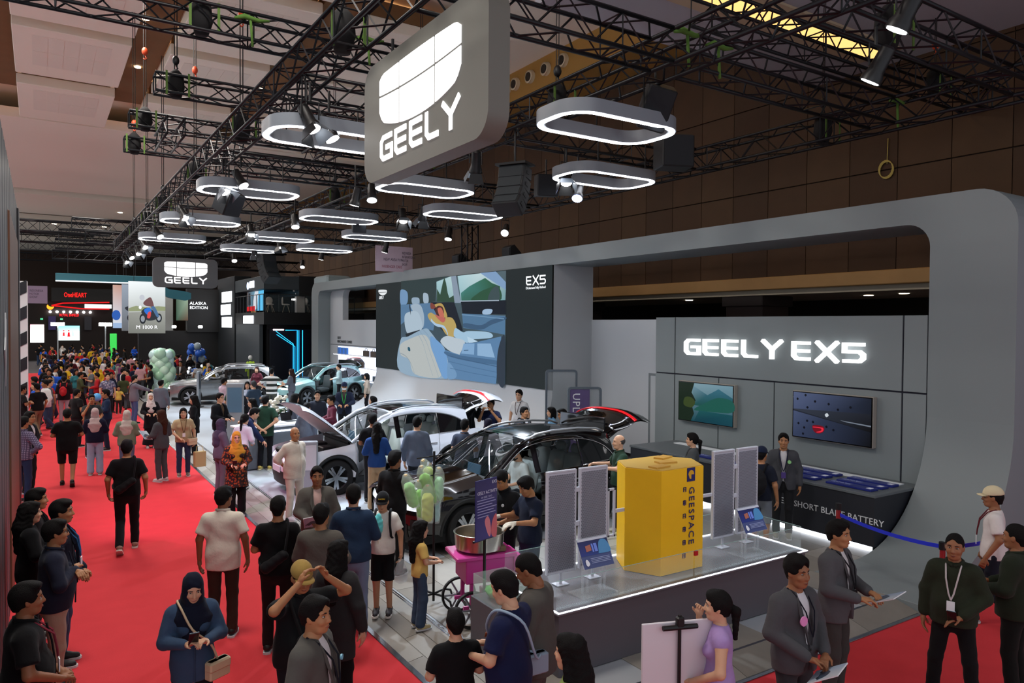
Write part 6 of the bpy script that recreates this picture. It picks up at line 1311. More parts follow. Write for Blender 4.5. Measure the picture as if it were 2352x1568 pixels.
# ---------------------------------------------------------------- balloons
def balloon(p, r, c, lab, grp):
    o = MB().ell((0, 0, 0), (r, r, r*1.08), None, 16, 10).build('balloon', mat(c, .25, coat=.3), None, 'all', p); tag(o, lab, 'balloon', grp); MB().lathe([(.02, -r*1.12), (.008, -r*1.05)], 8).build('knot', mat(c, .4), o)
k = 0; ords = ['first', 'second', 'third', 'fourth', 'fifth', 'sixth', 'seventh']
for lv in range(9):
    n = 6
    for j in range(n):
        a = 2*PI*j/n+lv*.55; R = .40+.05*math.sin(lv*1.7)-.012*lv; balloon((4.72+R*math.cos(a), 37+R*math.sin(a), .22+.245*lv+.04*math.sin(j*2.+lv)), .235+.02*math.sin(j*3+lv), ('#a9cfb4', '#b8d6d2', '#9cc9a6', '#bcdcc4')[(lv+j) % 4], 'balloon of the green column, %s tier from the floor, %s round it' % (ords[lv] if lv < 7 else ('eighth', 'top')[lv-7], ords[j]), 'mint green balloon column')
for j in range(11):
    a = 2*PI*j/5; lv = j//4; balloon((8.35+.35*math.cos(a)*(1 if j < 9 else .3), 50+.35*math.sin(a), 1.35+.38*lv+.05*(j % 2)), .23, '#2a63c8' if j % 3 else '#8fa0a8', 'balloon of the far blue cluster, %s of eleven from the bottom' % (ords+['eighth', 'ninth', 'tenth', 'last'])[j], 'blue balloon cluster')
o = tag(MB().ell((0, 0, 0), (.14, .14, .15), None, 16, 10).build('balloon', mat('#4f9ed8', .25), None, 'all', onz(223, 912, .95)), 'single sky blue balloon above the aisle carpet', 'balloon')
tag(MB().lathe([(.22, 0), (.22, .02), (.015, .04), (.015, 2.2)], 14, (4.72, 37, 0)).build('balloon_pole', M_WHITE), 'white pole and base inside the green balloon column', 'pole'); tag(MB().lathe([(.2, 0), (.2, .02), (.015, .04), (.015, 2.0)], 14, (8.35, 50, 0)).build('balloon_pole', M_WHITE), 'white pole holding the far blue balloon cluster', 'pole')
# ---------------------------------------------------------------- far stands
cf = empty('cafe_stand', (10.7, 42.6, 0)); tag(cf, 'dark two-storey stand with upstairs lounge and blue light lines', 'stand')
DK = mat('#1c2124', .5); DK2 = mat('#343c40', .5); NV = mat('#060c1c', .4)
MB().b2((0, 0, 3.57), (6, 12, 4.28), .01).build('floor_slab', mat('#0b0d0f', .5), cf); MB().b2((0, 0, 5.6), (2.0, 7.2, 6.35), .01).build('fascia', DK2, cf); MB().b2((2.0, 0, 5.25), (6, 7, 6.4), .01).build('roof_box', mat('#0c0e10', .5), cf); MB().b2((-.05, 7.2, 0), (1, 12.5, 6.7), .01).build('sign_tower', DK, cf); MB().b2((1.2, 6.5, 4.28), (6, 6.7, 5.7)).build('lounge_wall', mat('#0e1114', .6), cf); MB().b2((.4, .9, 0), (6, 7, 3.57)).build('lower_room', mat('#0a0b0e', .6), cf); MB().b2((0, 1.0, .2), (.2, 7, 3.57)).build('shop_front', mat('#3a4246', .5), cf)
for z0, z1, y0 in ((5.05, 5.75, 8.0), (4.2, 4.9, 8.3), (3.35, 4.05, 8.0)): 
    w = MB(); y1 = y0+3.0
    w.b2((-.08, y0, z0), (-.05, y1, z1)); w.build('light_letters', mat('#f2f6ff', .5, emit=2.2), cf)
MB().b2((-.02, 2.2, 5.75), (.0, 3.3, 6.15)).build('light_logo', mat('#f0f4ff', .5, emit=2.), cf); MB().cyl((-.02, 3.7, 5.9), .22, .03, 20, 'x').build('light_emblem', mat('#cfe0ff', .5, emit=1.6), cf); MB().b2((-.04, 2.4, 3.62), (-.0, 4.8, 4.1)).build('light_plate', mat('#f4f6ff', .5, emit=2.4), cf)
flat_art('poster_screen', (.5, 6.2, 4.4), (0, -4.2, 0), (0, 0, 1.25), (-1, 0, 0), [(U4, ['#3a2c28', '#5aa0c8', '#7cc0e0', '#4a3a34']), ([(.3, 0), (.62, .1), (.7, 1), (.5, 1)], '#c8ccd4'), ([(.7, 0), (1, 0), (1, 1), (.72, 1)], '#58b4e0'), ([(0, 0), (.5, 0), (.5, .25), (0, .22)], '#c01820'), ([(.1, .3), (.25, .3), (.22, .9), (.12, .9)], '#2a2a30')], vcol(.8), cf)
for i in range(9): MB().tube([(0, .1+.8*i, 4.28), (0, .1+.8*i, 5.3)], .02, 5).build('baluster', mat('#2a2e30', .4, .5), cf)
for i in range(8): MB().tube([(.1+.75*i, 0, 4.28), (.1+.75*i, 0, 5.3)], .02, 5).build('baluster', mat('#2a2e30', .4, .5), cf)
MB().tube([(0, 7, 5.3), (0, 0, 5.3), (6, 0, 5.3)], .025, 6).build('handrail', mat('#3a3e40', .4, .5), cf); MB().b2((.02, -.005, 4.3), (5.9, .005, 5.25)).build('glass_rail', mat('#56646a', .05, alpha=.16, spec=.8), cf)
MB().b2((.45, .35, .1), (5.5, .5, 3.3)).build('blue_room', NV, cf)
BL = mat('#28b4ff', .5, emit=2.)
for pts in ([(.75, .3, 3.2), (1.75, .3, 2.45), (1.75, .3, .4)], [(.8, .3, 3.0), (1.85, .3, 2.3), (1.85, .3, .4)], [(1.3, .3, 3.25), (1.98, .3, 3.25), (1.98, .3, .4)], [(2.08, .3, 3.25), (2.08, .3, .4)], [(2.3, .3, 3.25), (2.3, .3, .4)]): MB().tube(pts, .016, 5).build('light_line', BL, cf)
MB().tube([(.6, .3, 3.28), (1.2, .3, 3.28)], .04, 5).build('light_line', mat('#ffe6f0', .5, emit=3.), cf); MB().b2((1.75, .6, 5.0), (2.5, .65, 5.1)).build('light_bar', mat('#ffffff', .5, emit=2.5), cf)
for i, (x, y) in enumerate(((11.3, 43.6), (12.2, 43.5), (13.4, 43.6), (14.0, 43.4))):
    c = empty('lounge_chair', (x, y, 4.285), i*1.3); tag(c, 'white shell chair in the upstairs lounge, %s from the corner' % ords[i], 'chair', 'lounge chairs'); q = SD().e((0, 0, .46), (.24, .22, .05), .03).e((0, .2, .68), (.22, .05, .24), .06); mk([q.mesh(.03)], 'shell', mat('#c9c4b8', .5), c)
    for sx, sy in ((-.2, -.2), (.2, -.2), (-.2, .2), (.2, .2)): MB().tube([(sx*.4, sy*.4, .44), (sx, sy, 0)], .012, 5).build('leg', mat('#c8b89a', .5), c)
pt = empty('lounge_plant', (12.9, 43.1, 4.285)); tag(pt, 'white orchid plant on a tall table in the upstairs lounge', 'plant'); MB().b2((-.25, -.2, 0), (.25, .2, .95), .01).build('table', mat('#b8b4ac', .5), pt); MB().lathe([(.09, .95), (.12, 1.2)], 12).build('pot', M_WHITE, pt)
for i in range(18): a = i*2.4; MB().ell((.3*math.cos(a)*(i/18+.2), .2*math.sin(a), 1.5+.5*math.sin(i*1.7)*.8), (.07, .05, .06), None, 7, 5).build('bloom', mat('#e4e0da', .6), pt, 'all')
for i in range(6): a = i*1.05; MB().tube([(0, 0, 1.2), (.15*math.cos(a), .1*math.sin(a), 1.5), (.28*math.cos(a), .2*math.sin(a), 1.75)], [.02, .012, .006], 5).build('stem', mat('#38502c', .6), pt, 'all')
mq = empty('mannequin', (10.2, 43.6, 0), .4); tag(mq, 'bright yellow-green riding suit on a mannequin by the dark stand', 'mannequin'); F0 = SD(); F0.c((0, 0, 1.3), (0, 0, .95), .16, .14, .05, 1.3).c((.1, 0, .9), (.1, 0, .1), .09, .06, .04).c((-.1, 0, .9), (-.1, 0, .1), .09, .06, .04).c((.2, 0, 1.38), (.27, .05, .9), .065, .05, .05).c((-.2, 0, 1.38), (-.27, .05, .9), .065, .05, .05); mk([F0.mesh(.03)], 'suit', mat('#b8e020', .6, emit=.15), mq); mk([SD().e((0, 0, 1.66), (.12, .14, .14), .02).mesh(.02)], 'helmet', mat('#d8dcdc', .3), mq)
# motorcycle stand: hanging banners, teal fascia, black walls
def banner(x0, x1, z0, z1, y, label, shapes, emit=.75):
    b = empty('hanging_banner', ((x0+x1)/2, y, z0)); tag(b, label, 'banner', 'hanging banners of the motorcycle stand'); w = (x1-x0)/2; h = z1-z0
    MB().b2((-w, 0, 0), (w, .12, h), .005).build('panel', mat('#c8ccd0', .5), b); flat_art('print', (-w, -.002, 0), (2*w, 0, 0), (0, 0, h), (0, -1, 0), shapes, vcol(emit), b, .004)
    for sx in (-w*.7, w*.7): MB().tube([(sx, .06, h), (sx, .06, 8.4-z0)], .015, 5).build('wire', M_BLACK, b)
    return b
def disc(cx, cy, rx, ry, n=14): return [(cx+rx*math.cos(2*PI*i/n), cy+ry*math.sin(2*PI*i/n)) for i in range(n)]
bike = [(U4, ['#7d8078', '#84867e', '#dfe6e8', '#e8eef0']), ([(0, .48), (.2, .53), (.5, .5), (.8, .53), (1, .52), (1, .44), (0, .42)], '#8a9270'), ([(0, 0), (1, 0), (1, .44), (0, .40)], ['#70726c', '#787a74', '#9a9c96', '#8e908a']), (disc(.38, .28, .09, .10), '#22262c'), (disc(.38, .28, .055, .062), '#8a9098'), (disc(.82, .30, .085, .09), '#22262c'), (disc(.82, .30, .05, .055), '#9aa0a8'), (sm([(.34, .42), (.5, .5), (.7, .42), (.82, .34), (.7, .26), (.5, .25), (.42, .32)], 4), '#2c3038'), (sm([(.42, .46), (.56, .5), (.62, .42), (.52, .36), (.44, .4)], 4), '#2d6cc8'), (sm([(.52, .4), (.6, .42), (.58, .3), (.5, .3)], 3), '#d04848'), (sm([(.4, .6), (.58, .7), (.66, .6), (.68, .5), (.58, .52), (.44, .54)], 4), '#6a4a4c'), (sm([(.6, .5), (.7, .52), (.82, .34), (.76, .32), (.66, .44)], 4), '#4a6a90'), (disc(.36, .69, .07, .055), '#b8bcc4'), (disc(.31, .5, .04, .035), '#eef4ff')]
b1 = banner(4.56, 6.59, 2.98, 6.14, 50, 'hanging banner with a rider on a blue motorcycle', bike, .8); text('banner_lettering', 'M 1000 R', (-.62, -.11, .28), (1, 0, 0), (0, 0, 1), .3, mat('#e8ecf2', .5, emit=.8), b1, .002)
b2_ = banner(4.5, 6.2, 3.1, 6.1, 53.5, 'grey hanging banner half hidden behind the rider banner', [(U4, ['#6c6e72', '#787a80', '#9aa6b8', '#a4b0c0']), (disc(.35, .28, .18, .10), '#20242c'), (sm([(.1, .5), (.5, .55), (.7, .42), (.3, .4)], 4), '#30343c')], .6); b3_ = banner(4.25, 5.9, 3.25, 6.2, 57, 'reddish hanging banner behind the two others', [(U4, ['#d8e4f0', '#c8d4e8', '#b06a5c', '#c8a090']), (disc(.12, .3, .16, .12), '#2c5cb0'), ([(0, 0), (1, 0), (1, .12), (0, .12)], '#9ab4d8')], .7)
TE = mat('#2d6a78', .5)
tf = empty('teal_fascia', (4.5, 52, 6.1)); tag(tf, 'long teal fascia hanging over the motorcycle stand', 'fascia'); MB().b2((-3.65, 0, 0.05), (4.6, .5, .48), .02).build('band', TE, tf); MB().b2((-3.65, -.02, 0), (4.6, .5, .05)).build('light_edge', mat('#dfeef2', .5, emit=.8), tf); MB().prism([(1.6, -.35), (2.6, -.85), (3.6, -1.0), (3.9, -.9), (3.9, -.5), (3.5, -.4), (2.6, -.3), (1.8, .1)], (0, 0, 0), (1, 0, 0), (0, 0, 1), (0, 1, 0), .5).build('curved_arm', TE, tf)
for x in (-3, 0, 3): MB().tube([(x, .25, .48), (x, .25, 2.3)], .02, 5).build('wire', M_BLACK, tf)
ms = empty('motorcycle_stand_wall', (8, 55, 0)); tag(ms, 'tall black back wall of the motorcycle stand', 'wall'); MB().b2((-2.4, 0, 0), (2.8, .4, 3.1)).build('lower_wall', mat('#060607', .6), ms); MB().b2((.6, -.2, 3.0), (2.8, .4, 6.0)).build('upper_wall', mat('#0a0b0c', .6), ms); MB().b2((-1.6, .5, 3.0), (-.2, .9, 5.9)).build('grey_column', mat('#8c8e8c', .6), ms); flat_art('screen', (-.1, -.22, 3.8), (.75, 0, 0), (0, 0, 1.6), (0, -1, 0), [(U4, ['#3a5a48', '#6a4a3a', '#a0b8a0', '#506a58'])], vcol(.6), ms)
text('stand_lettering', 'ALASKA\nEDITION', (.75, -.25, 4.9), (1, 0, 0), (0, 0, 1), .3, mat('#e8ecf0', .5, emit=1.2), ms, .003)
for i, x in enumerate((7.4, 9.0)): tag(MB().lathe([(.12, 0), (.14, .1), (.1, .18)], 14, (x, 52.2, 3.3)).build('floodlight', LENS), 'small floodlight on the motorcycle stand wall, %s' % ('left one', 'right one')[i], 'lamp')
# far end of the aisle
fe = empty('far_racing_stand', (3.4, 82, 0)); tag(fe, 'distant black stand with red racing lettering at the end of the aisle', 'stand')
MB().b2((-2.4, 0, 5.6), (6, .5, 6.9)).build('sign_band', mat('#0a0a0b', .5), fe); text('red_lettering', 'OneHEART', (-1.4, -.03, 6.05), (1, 0, 0), (0, 0, 1), .62, mat('#ff1410', .5, emit=2.2), fe, .01, sx=.62); RD = mat('#c01418', .5, emit=.9)
MB().tube([(-2.4, -.1, 5.2), (-1.5, -.1, 5.45), (2.4, -.1, 5.6)], .07, 6).build('red_line', RD, fe); MB().tube([(-2.3, -.1, 5.2), (0, -.1, 4.95), (2.4, -.1, 4.95)], .07, 6).build('red_line', RD, fe); mk([SD().e((-2.5, -.1, 5.1), (.3, .1, .3), .02).e((-2.4, -.1, 5.3), (.28, .3, .22), .02, None, True).mesh(.05)], 'orange_crest', mat('#ff9a20', .5, emit=1.2), fe); MB().b2((.3, -.15, 5.0), (2.6, -.1, 5.4), .02).build('white_swoosh', mat('#e8ecf0', .5, emit=.7), fe)
MB().b2((-4.5, .6, 0), (6, 1.0, 5.6)).build('back_wall', mat('#241c1a', .8), fe); text('small_red_lettering', 'ROYAL ENFIELD', (-1.75, .55, 4.2), (1, 0, 0), (0, 0, 1), .36, mat('#e01018', .5, emit=1.6), fe, .01, sx=.62)
for i in range(7): MB().ell((-2.5+.55*i, .45, 4.62), (.11, .05, .11), None, 10, 6).build('lamp', mat('#ffffff', .5, emit=18.), fe)
flat_art('stage_screen', (-1.85, .55, 1.9), (1.75, 0, 0), (0, 0, 1.4), (0, -1, 0), [(U4, ['#e6f4f4', '#e8f6f6', '#7fd0d8', '#6cc8d4']), ([(.2, .3), (.3, .3), (.28, .7), (.22, .7)], '#c02028'), ([(.42, .25), (.55, .25), (.52, .7), (.45, .7)], '#c8141c'), ([(0, .55), (1, .55), (1, .62), (0, .62)], '#e8f8f8'), ([(.65, .3), (.72, .3), (.7, .65), (.66, .65)], '#9ab8b0')], vcol(1.6), fe); flat_art('side_screen', (-4.1, .55, 1.7), (1.1, 0, 0), (0, 0, 1.7), (0, -1, 0), [(U4, ['#ffffff', '#fdf6f8', '#f4d8de', '#e89aa8'])], vcol(1.9), fe)
for x, c in ((-2.65, '#4a4080'), (.3, '#3a3c44')): MB().b2((x, .3, 2.9), (x+.6, .34, 4.2)).build('purple_banner', mat(c, .6), fe)
for x in (-3.3, -1.7): MB().b2((x, .5, 3.85), (x+.22, .55, 4.0)).build('exit_sign', mat('#4fc890', .5, emit=.8), fe)
gp = tag(MB().b2((5.0, 70, 0), (5.5, 70.3, 2.7), .02).build('green_pillar', mat('#38c850', .5, emit=.5)), 'bright green advertising pillar far down the aisle', 'pillar')
for i, (x, w) in enumerate(((1.2, 'left one'), (4.4, 'right one'))):
    l = empty('light_mast', (x, 66, 0)); tag(l, 'light mast with glaring lamps far down the aisle, '+w, 'lamp'); MB().tube([(0, 0, 0), (0, 0, 3.4)], .05, 6).build('mast', mat('#9aa4a8', .5), l); MB().b2((-.45, -.1, 3.35), (.45, .1, 3.6)).build('lamp_head', LENS, l)
bn = empty('show_banner', (11.9, 27.2, 5.72)); tag(bn, 'pale pink show banner hanging behind the portal top', 'banner'); MB().b2((-.78, 0, 0), (.80, .03, 1.0)).build('cloth', mat('#b9a6b4', .8, noise=.06), bn)
text('banner_lettering', 'NEW AREA FOR', (-.45, -.004, .42), (1, 0, 0), (0, 0, 1), .15, mat('#4a4450', .7), bn, .001, sx=.75); text('banner_lettering', 'PASSENGER CARS', (-.52, -.004, .14), (1, 0, 0), (0, 0, 1), .15, mat('#8a3a48', .7), bn, .001, sx=.72); text('banner_lettering', 'INDONESIA\nINTERNATIONAL\nMOTOR\nSHOW', (.34, -.004, .70), (1, 0, 0), (0, 0, 1), .15, mat('#3a3440', .7), bn, .001, sx=.5)
for sx in (-.7, .7): MB().tube([(sx, .015, 1.0), (sx, .015, 1.40)], .01, 4).build('wire', M_BLACK, bn)
b4 = empty('show_banner', (-.1, 60, 4.9)); tag(b4, 'pale purple show banner far left above the crowd', 'banner'); MB().b2((-.6, 0, 0), (.6, .03, 1.2)).build('cloth', mat('#8d7f96', .8), b4); text('banner_lettering', 'INDONESIA\nMOTOR\nSHOW', (-.45, -.004, .8), (1, 0, 0), (0, 0, 1), .22, mat('#3a3444', .7), b4, .001, sx=.7)
gl_ = tag(MB().b2((13.2, 39.2, 5.4), (14.6, 41.5, 6.3), .1).build('grey_lightbox', mat('#9fb0b4', .4)), 'grey glossy box rising behind the far portal corner', 'box')
rb_ = tag(MB().b2((13.6, 3.3, 0), (14.2, 5.0, 5.6), .02).build('side_panel', mat('#b8b0c8', .5)), 'pale lilac side panel beyond the portal pillar', 'panel')
# motorcycles
def moto(label, x, y, rz, c, proto=None):
    m = empty('motorcycle', (x, y, 0), rz); tag(m, label, 'motorcycle', 'motorcycles on show')
    for wx in (.68, -.68): 
        w = MB().lathe([(.24, -.05), (.30, -.055), (.32, 0), (.30, .055), (.24, .05)], 18, cap=False).build('wheel', mat('#0c0c0d', .7), m, True, (wx, 0, .32)); w.rotation_euler = (PI/2, 0, 0); MB().cyl((0, 0, 0), .22, .03, 14).build('rim', mat('#9aa0a4', .3, .8), w)
    MB().box((0, 0, .42), (.5, .3, .35), None, .05).build('engine', mat('#5a5e62', .35, .8), m); MB().ell((.18, 0, .80), (.32, .16, .16), rot3(0, .15, 0), 12, 8).build('tank', mat(c, .25, coat=.8), m, 'all'); MB().box((-.38, 0, .82), (.6, .24, .09), rot3(0, .12, 0), .03).build('seat', mat('#101011', .7), m)
    MB().tube([(.68, .09, .32), (.45, .09, .95)], .025, 6).build('fork', mat('#b8bcc0', .2, 1.), m); MB().tube([(.40, -.36, 1.05), (.46, 0, 1.0), (.40, .36, 1.05)], .018, 6).build('handlebar', mat('#8a8e92', .3, .9), m); MB().ell((.58, 0, .92), (.09, .10, .10), None, 10, 7).build('headlamp', mat('#e8eef4', .1, emit=.6), m, 'all'); MB().tube([(-.1, -.17, .35), (-.75, -.2, .42)], .05, 8).build('exhaust', mat('#c4c8cc', .2, 1.), m); MB().tube([(-.35, 0, .62), (-.68, 0, .34)], .04, 6).build('swingarm', mat('#3a3c40', .5), m)
    return m
mc = [(6.2, 42.5, .4, '#1f4fb0'), (7.4, 43.5, .6, '#d8d8da'), (8.6, 42.8, .3, '#14161a'), (5.2, 46, .5, '#b01820'), (6.8, 46.5, .2, '#e0a020'), (8.0, 47, .7, '#2a6ad0'), (9.4, 46, .4, '#dfe4ea'), (4.4, 49, .5, '#1a1c20'), (5.8, 51, .3, '#c8ccd0'), (7.6, 51, .5, '#c01c24'), (3.9, 54, .6, '#3070d8'), (9.2, 49.5, .3, '#e4e6ea'), (4.6, 58, .4, '#d4d8dc'), (6.4, 60, .4, '#20242a'), (5.2, 40.8, 1.0, '#8a8e92'), (8.2, 40.2, .8, '#b8bcc0')]
nmc = {'#1f4fb0': 'blue', '#d8d8da': 'white', '#14161a': 'black', '#b01820': 'red', '#e0a020': 'yellow', '#2a6ad0': 'bright blue', '#dfe4ea': 'silver white', '#1a1c20': 'charcoal', '#c8ccd0': 'pale grey', '#c01c24': 'scarlet', '#3070d8': 'sky blue', '#e4e6ea': 'ivory', '#d4d8dc': 'pearl', '#20242a': 'slate', '#8a8e92': 'steel grey', '#b8bcc0': 'silver'}
for x, y, r, c in mc: moto('%s motorcycle on the far motorcycle stand' % nmc[c], x, y, PI-r, c)
# ---------------------------------------------------------------- people near the camera
GB = '#5a5752'; NAVY = '#161a2e'; DEN = '#33465f'
pp = person
G1, G2, G3, G4 = 'people waiting along the left wall', 'visitors on the red carpet', 'visitors around the cars', 'stand staff in grey blazers'
pp('man with short black hair in a dark suit, tucked behind the long-haired woman', 80, 1124, 1.70, 95, top='blazer', tc='#141417', inner='#20202a', lod=0, group=G1, sk=1)
pp('woman with long black hair in a black blazer by the left wall', 66, 1156, 1.62, 80, top='blazer', tc='#101013', inner=None, hair='long', sex='f', lod=0, group=G1, arms='fold', sk=3)
pp('man in a navy suit with hands clasped, looking across the aisle', 137, 1150, 1.74, 100, top='blazer', tc='#151a2a', inner='#2a3040', arms='clasp', lod=0, group=G1, sk=1, extras=[('lanyard', '#2a5a8a', '#dfe6ee')], bc='#39435c', wide=1.08)
pp('man with glasses in a dark navy shirt and beige trousers by the left wall', 122, 1197, 1.70, 85, top='shirt', tc='#1d2030', bc='#a08c78', lod=0, group=G1, arms='fold', wide=1.08, belly=.03, extras=[('glasses',)], sk=1)
pp('man in a black polo with a lanyard in the lower left corner', 55, 1342, 1.70, 85, top='polo', tc='#0d0d0f', lod=0, group=G1, arms='low', wide=1.12, belly=.03, extras=[('lanyard', '#7a2a3a')], sk=2)
pp('man in black t-shirt with a sling bag walking away down the red carpet', 291, 1012, 1.76, 4, tc='#0b0b0d', bc='#131316', lod=0, legs='walk', arms='relax', wide=1.04, shoes='#8a6a5c', sole='#c8b8b0', extras=[('sling', '#0f0f12')], group=G2, sk=1)
pp('woman in navy headscarf and denim jacket looking at her phone', 441, 1313, 1.58, 172, top='shirt', tm=cloth(DEN), hem=.78, hair='hijab', scarf='#101526', sex='f', lod=0, arms='phone', hpitch=.35, bc='#17171c', extras=[('phone', 1), ('bag', '#c4ad8c', -1)], group=G2, sk=3, wide=1.05)
pp('man in cream short-sleeved shirt and brown trousers seen from behind', 512, 1120, 1.72, 14, top='polo', tc='#d6ccbd', bc='#3a2a22', lod=0, hem=.80, arms='down', hyaw=.35, extras=[('glasses',)], group=G2, sk=2, wide=1.04)
pp('man in black t-shirt with a crossbody bag standing behind the cream shirt', 638, 1143, 1.70, 8, tc='#0c0c0e', bc='#1c1214', lod=0, arms='hold', wide=1.06, extras=[('sling', '#131316')], group=G2, sk=1)
pp('grey-blazered man facing the camera and holding a purple folder', 728, 1073, 1.72, 176, top='blazer', tc=GB, inner='#c9a8a0', bc='#3a3836', lod=0, arms='down', armr='hold', extras=[('brochure', 1, '#6a3a58')], group=G4, sk=2)
pp('man in a grey-brown blazer seen from behind beside the long-haired woman', 737, 1160, 1.70, 18, top='blazer', tc='#55514b', inner=None, bc='#2c2a2a', lod=0, group=G4, wide=1.06, arms='hold', sk=1)
pp('woman with waist-length black hair in a charcoal coat', 776, 1246, 1.62, 32, top='jacket', tc='#2a2a2b', inner=None, hem=.62, hair='long', sex='f', lod=0, bc='#0c0c0e', shoes='#c8c4bc', group=G2, sk=3)
pp('man in a khaki cap lifting both hands to his brow', 688, 1290, 1.66, 150, top='polo', tc='#0f1113', lod=0, arms='cap', hpitch=.25, hyaw=.2, wide=1.15, belly=.05, extras=[('cap', '#9a7f45'), ('sling', '#101012', False)], group=G2, sk=1)
pp('smiling staff man in a grey blazer with white tee and lanyard at the bottom edge', 719, 1373, 1.73, 112, top='blazer', tc='#4e4c48', inner='#c9c7c8', bc='#3a3836', lod=0, hyaw=.15, extras=[('lanyard', '#15161f', None), ('pin', '#7fc0d8', -1, 1.3, .02)], group=G4, sk=1, wide=1.08)
pp('man in dark denim shirt and pale jeans seen from behind', 812, 1116, 1.75, 2, top='shirt', tc='#22344c', bot='jeans', bc='#6f7f98', lod=0, arms='hold', group=G2, sk=3, wide=1.04)
pp('man in black shirt looking at the black car bonnet', 905, 1037, 1.74, 35, base=.1, top='shirt', tc='#0e0e10', bc='#101012', lod=0, arms='hold', group=G3, sk=2)
f = pp('boy in a black cap and white t-shirt eating blue candyfloss', 880, 1131, 1.50, 188, base=.06, tc='#d8d4cc', bot='shorts', bc='#0f0f11', shoes='#2a2628', sole='#ddd6cc', lod=0, armr='phone', arml='down', hpitch=.2, extras=[('cap', '#141416'), ('backpack', '#17171a', .8)], group=G3, sk=0, wide=.92)
tx_ = text('cap_lettering', 'LAKERS', f.HT([(.045, .098, .075)])[0], tuple(f.hm@np.array((-1., 0, 0))), tuple(f.hm@np.array((0, -.25, 1.))), .024, mat('#d8b020', .5), f.o, .0015)
w_ = f.U([f.J[1][2]])[0]; q = SD().e(w_+np.array((-.06, .10, .16)), (.06, .05, .14), .02); q.noise = (.006, 60., 1.); c_ = mk([q.mesh(.01)], 'candyfloss', mat('#5cc4c4', .95, noise=.1, nscale=25, sheen=.4)); c_.location = f.o.location; c_.rotation_euler = f.o.rotation_euler; tag(c_, 'turquoise candyfloss held in front of the boy', 'candyfloss'); MB().tube([w_+np.array((-.06, .09, -.06)), w_+np.array((-.06, .10, .12))], .005, 6).build('stick', mat('#e0d8c0', .6), c_)
w_ = f.U([f.J[-1][2]])[0]; b_ = MB().lathe([(.03, .02), (.05, -.04), (.085, -.12), (.08, -.24), (.03, -.27)], 14, w_+np.array((0, .03, -.10))).build('plastic_bag', mat('#d8e0e4', .08, alpha=.25, spec=.8, bump=.8, bscale=30), None, 'all', f.o.location); b_.rotation_euler = f.o.rotation_euler; tag(b_, 'crumpled clear plastic bag in the boy hand', 'bag')
pp('little girl in a yellow t-shirt and blue jeans watching the cart', 964, 1203, 1.22, 68, base=.085, tc='#c9a95e', bot='wide', bc='#36465c', shoes='#b8a878', hair='long', sex='f', lod=0, arms='hold', group=G3, sk=3)
pp('woman with long black hair in a blue blouse at the white car door', 866, 972, 1.66, 8, base=.1, top='shirt', tc='#1e3f78', bot='wide', bc='#a5896a', hair='long', sex='f', lod=0, arms='hold', group=G3, sk=3)
pp('man in black t-shirt leaning into the white car door', 856, 950, 1.76, 12, base=.1, tc='#0e0e10', bc='#1a1a1e', lod=1, arms='hold', group=G3, sk=2)
pp('man in a blue-grey blazer beside the white car rear door', 958, 957, 1.76, 20, base=.1, top='blazer', tc='#5b6678', inner=None, bc='#24262c', lod=0, group=G3, sk=3)
pp('man in a slate polo behind the white car boot', 1067, 964, 1.70, 20, base=.1, top='polo', tc='#3c4354', lod=1, arms='hold', group=G3, sk=3, extras=[('glasses',)])
pp('man in white shirt seen from behind between the two cars', 1121, 963, 1.66, 10, base=.1, top='shirt', tc='#b8bccb', lod=1, group=G3, sk=1, hc='#161428')
pp('man holding a camera to his face by the white tailgate', 1076, 912, 1.72, 130, base=.1, top='jacket', tc='#17181c', inner='#2a2c34', lod=1, arms='photo', group=G3, sk=1)
pp('man in navy t-shirt with a watch under the open white tailgate', 1128, 917, 1.74, 200, base=.1, tc='#141c38', lod=1, arms='photo', group=G3, sk=1)
pp('tall man in a white polo with a lanyard behind the white tailgate', 1193, 897, 1.80, 205, base=.1, top='polo', tc='#cfd0d2', lod=1, extras=[('glasses',), ('lanyard', '#3a2024')], group=G3, sk=3, hair='tall')
pp('smiling man in a grey blazer behind the black car', 1203, 935, 1.68, 130, base=.1, top='blazer', tc='#474a50', inner='#d8d8da', lod=1, group=G4, sk=1, extras=[('backpack', '#101012')])
pp('woman with shoulder-length hair in a blue shirt behind the black car', 1268, 936, 1.60, 262, base=.1, top='shirt', tc='#6f9cc0', hair='bob', sex='f', lod=1, group=G3, sk=3)
pp('man with glasses looking into the boot of the black car', 1296, 939, 1.68, 255, base=.1, top='shirt', tc='#2a2e38', lod=1, extras=[('glasses',)], hpitch=.25, group=G3, sk=1)
pp('balding man in a dark green shirt touching the black car rear door', 1424, 1000, 1.68, 255, base=.1, top='polo', tc='#243a2c', hair='bald', lod=0, arms='fwd', group=G3, sk=3, wide=1.06, bc='#1a1c24', shoes='#8a8670')
pp('vendor in a black and white work shirt spinning candyfloss', 1158, 1077, 1.68, 214, base=.1, top='polo', tc='#121316', lod=0, arms='hold', hpitch=.5, extras=[('pin', '#b8bcc0', -1, 1.3, .02)], group=G3, sk=1)
f = pp('vendor in a navy t-shirt with white gloves beside the podium', 1218, 1093, 1.66, 236, base=.1, tc='#131a2c', bc='#1a2236', lod=0, arms='fwd', hpitch=.4, hair='fringe', group=G3, sk=1)
for sd in (1, -1): mk([hand(None, f.U([f.J[sd][2]])[0]+np.array((0, .012, 0)), f.J[sd][3], (.25*sd, -.3, 1.), sd, f.s*1.13, .45).mesh(.008)], 'glove', cloth('#cfc8b8'), f.o)
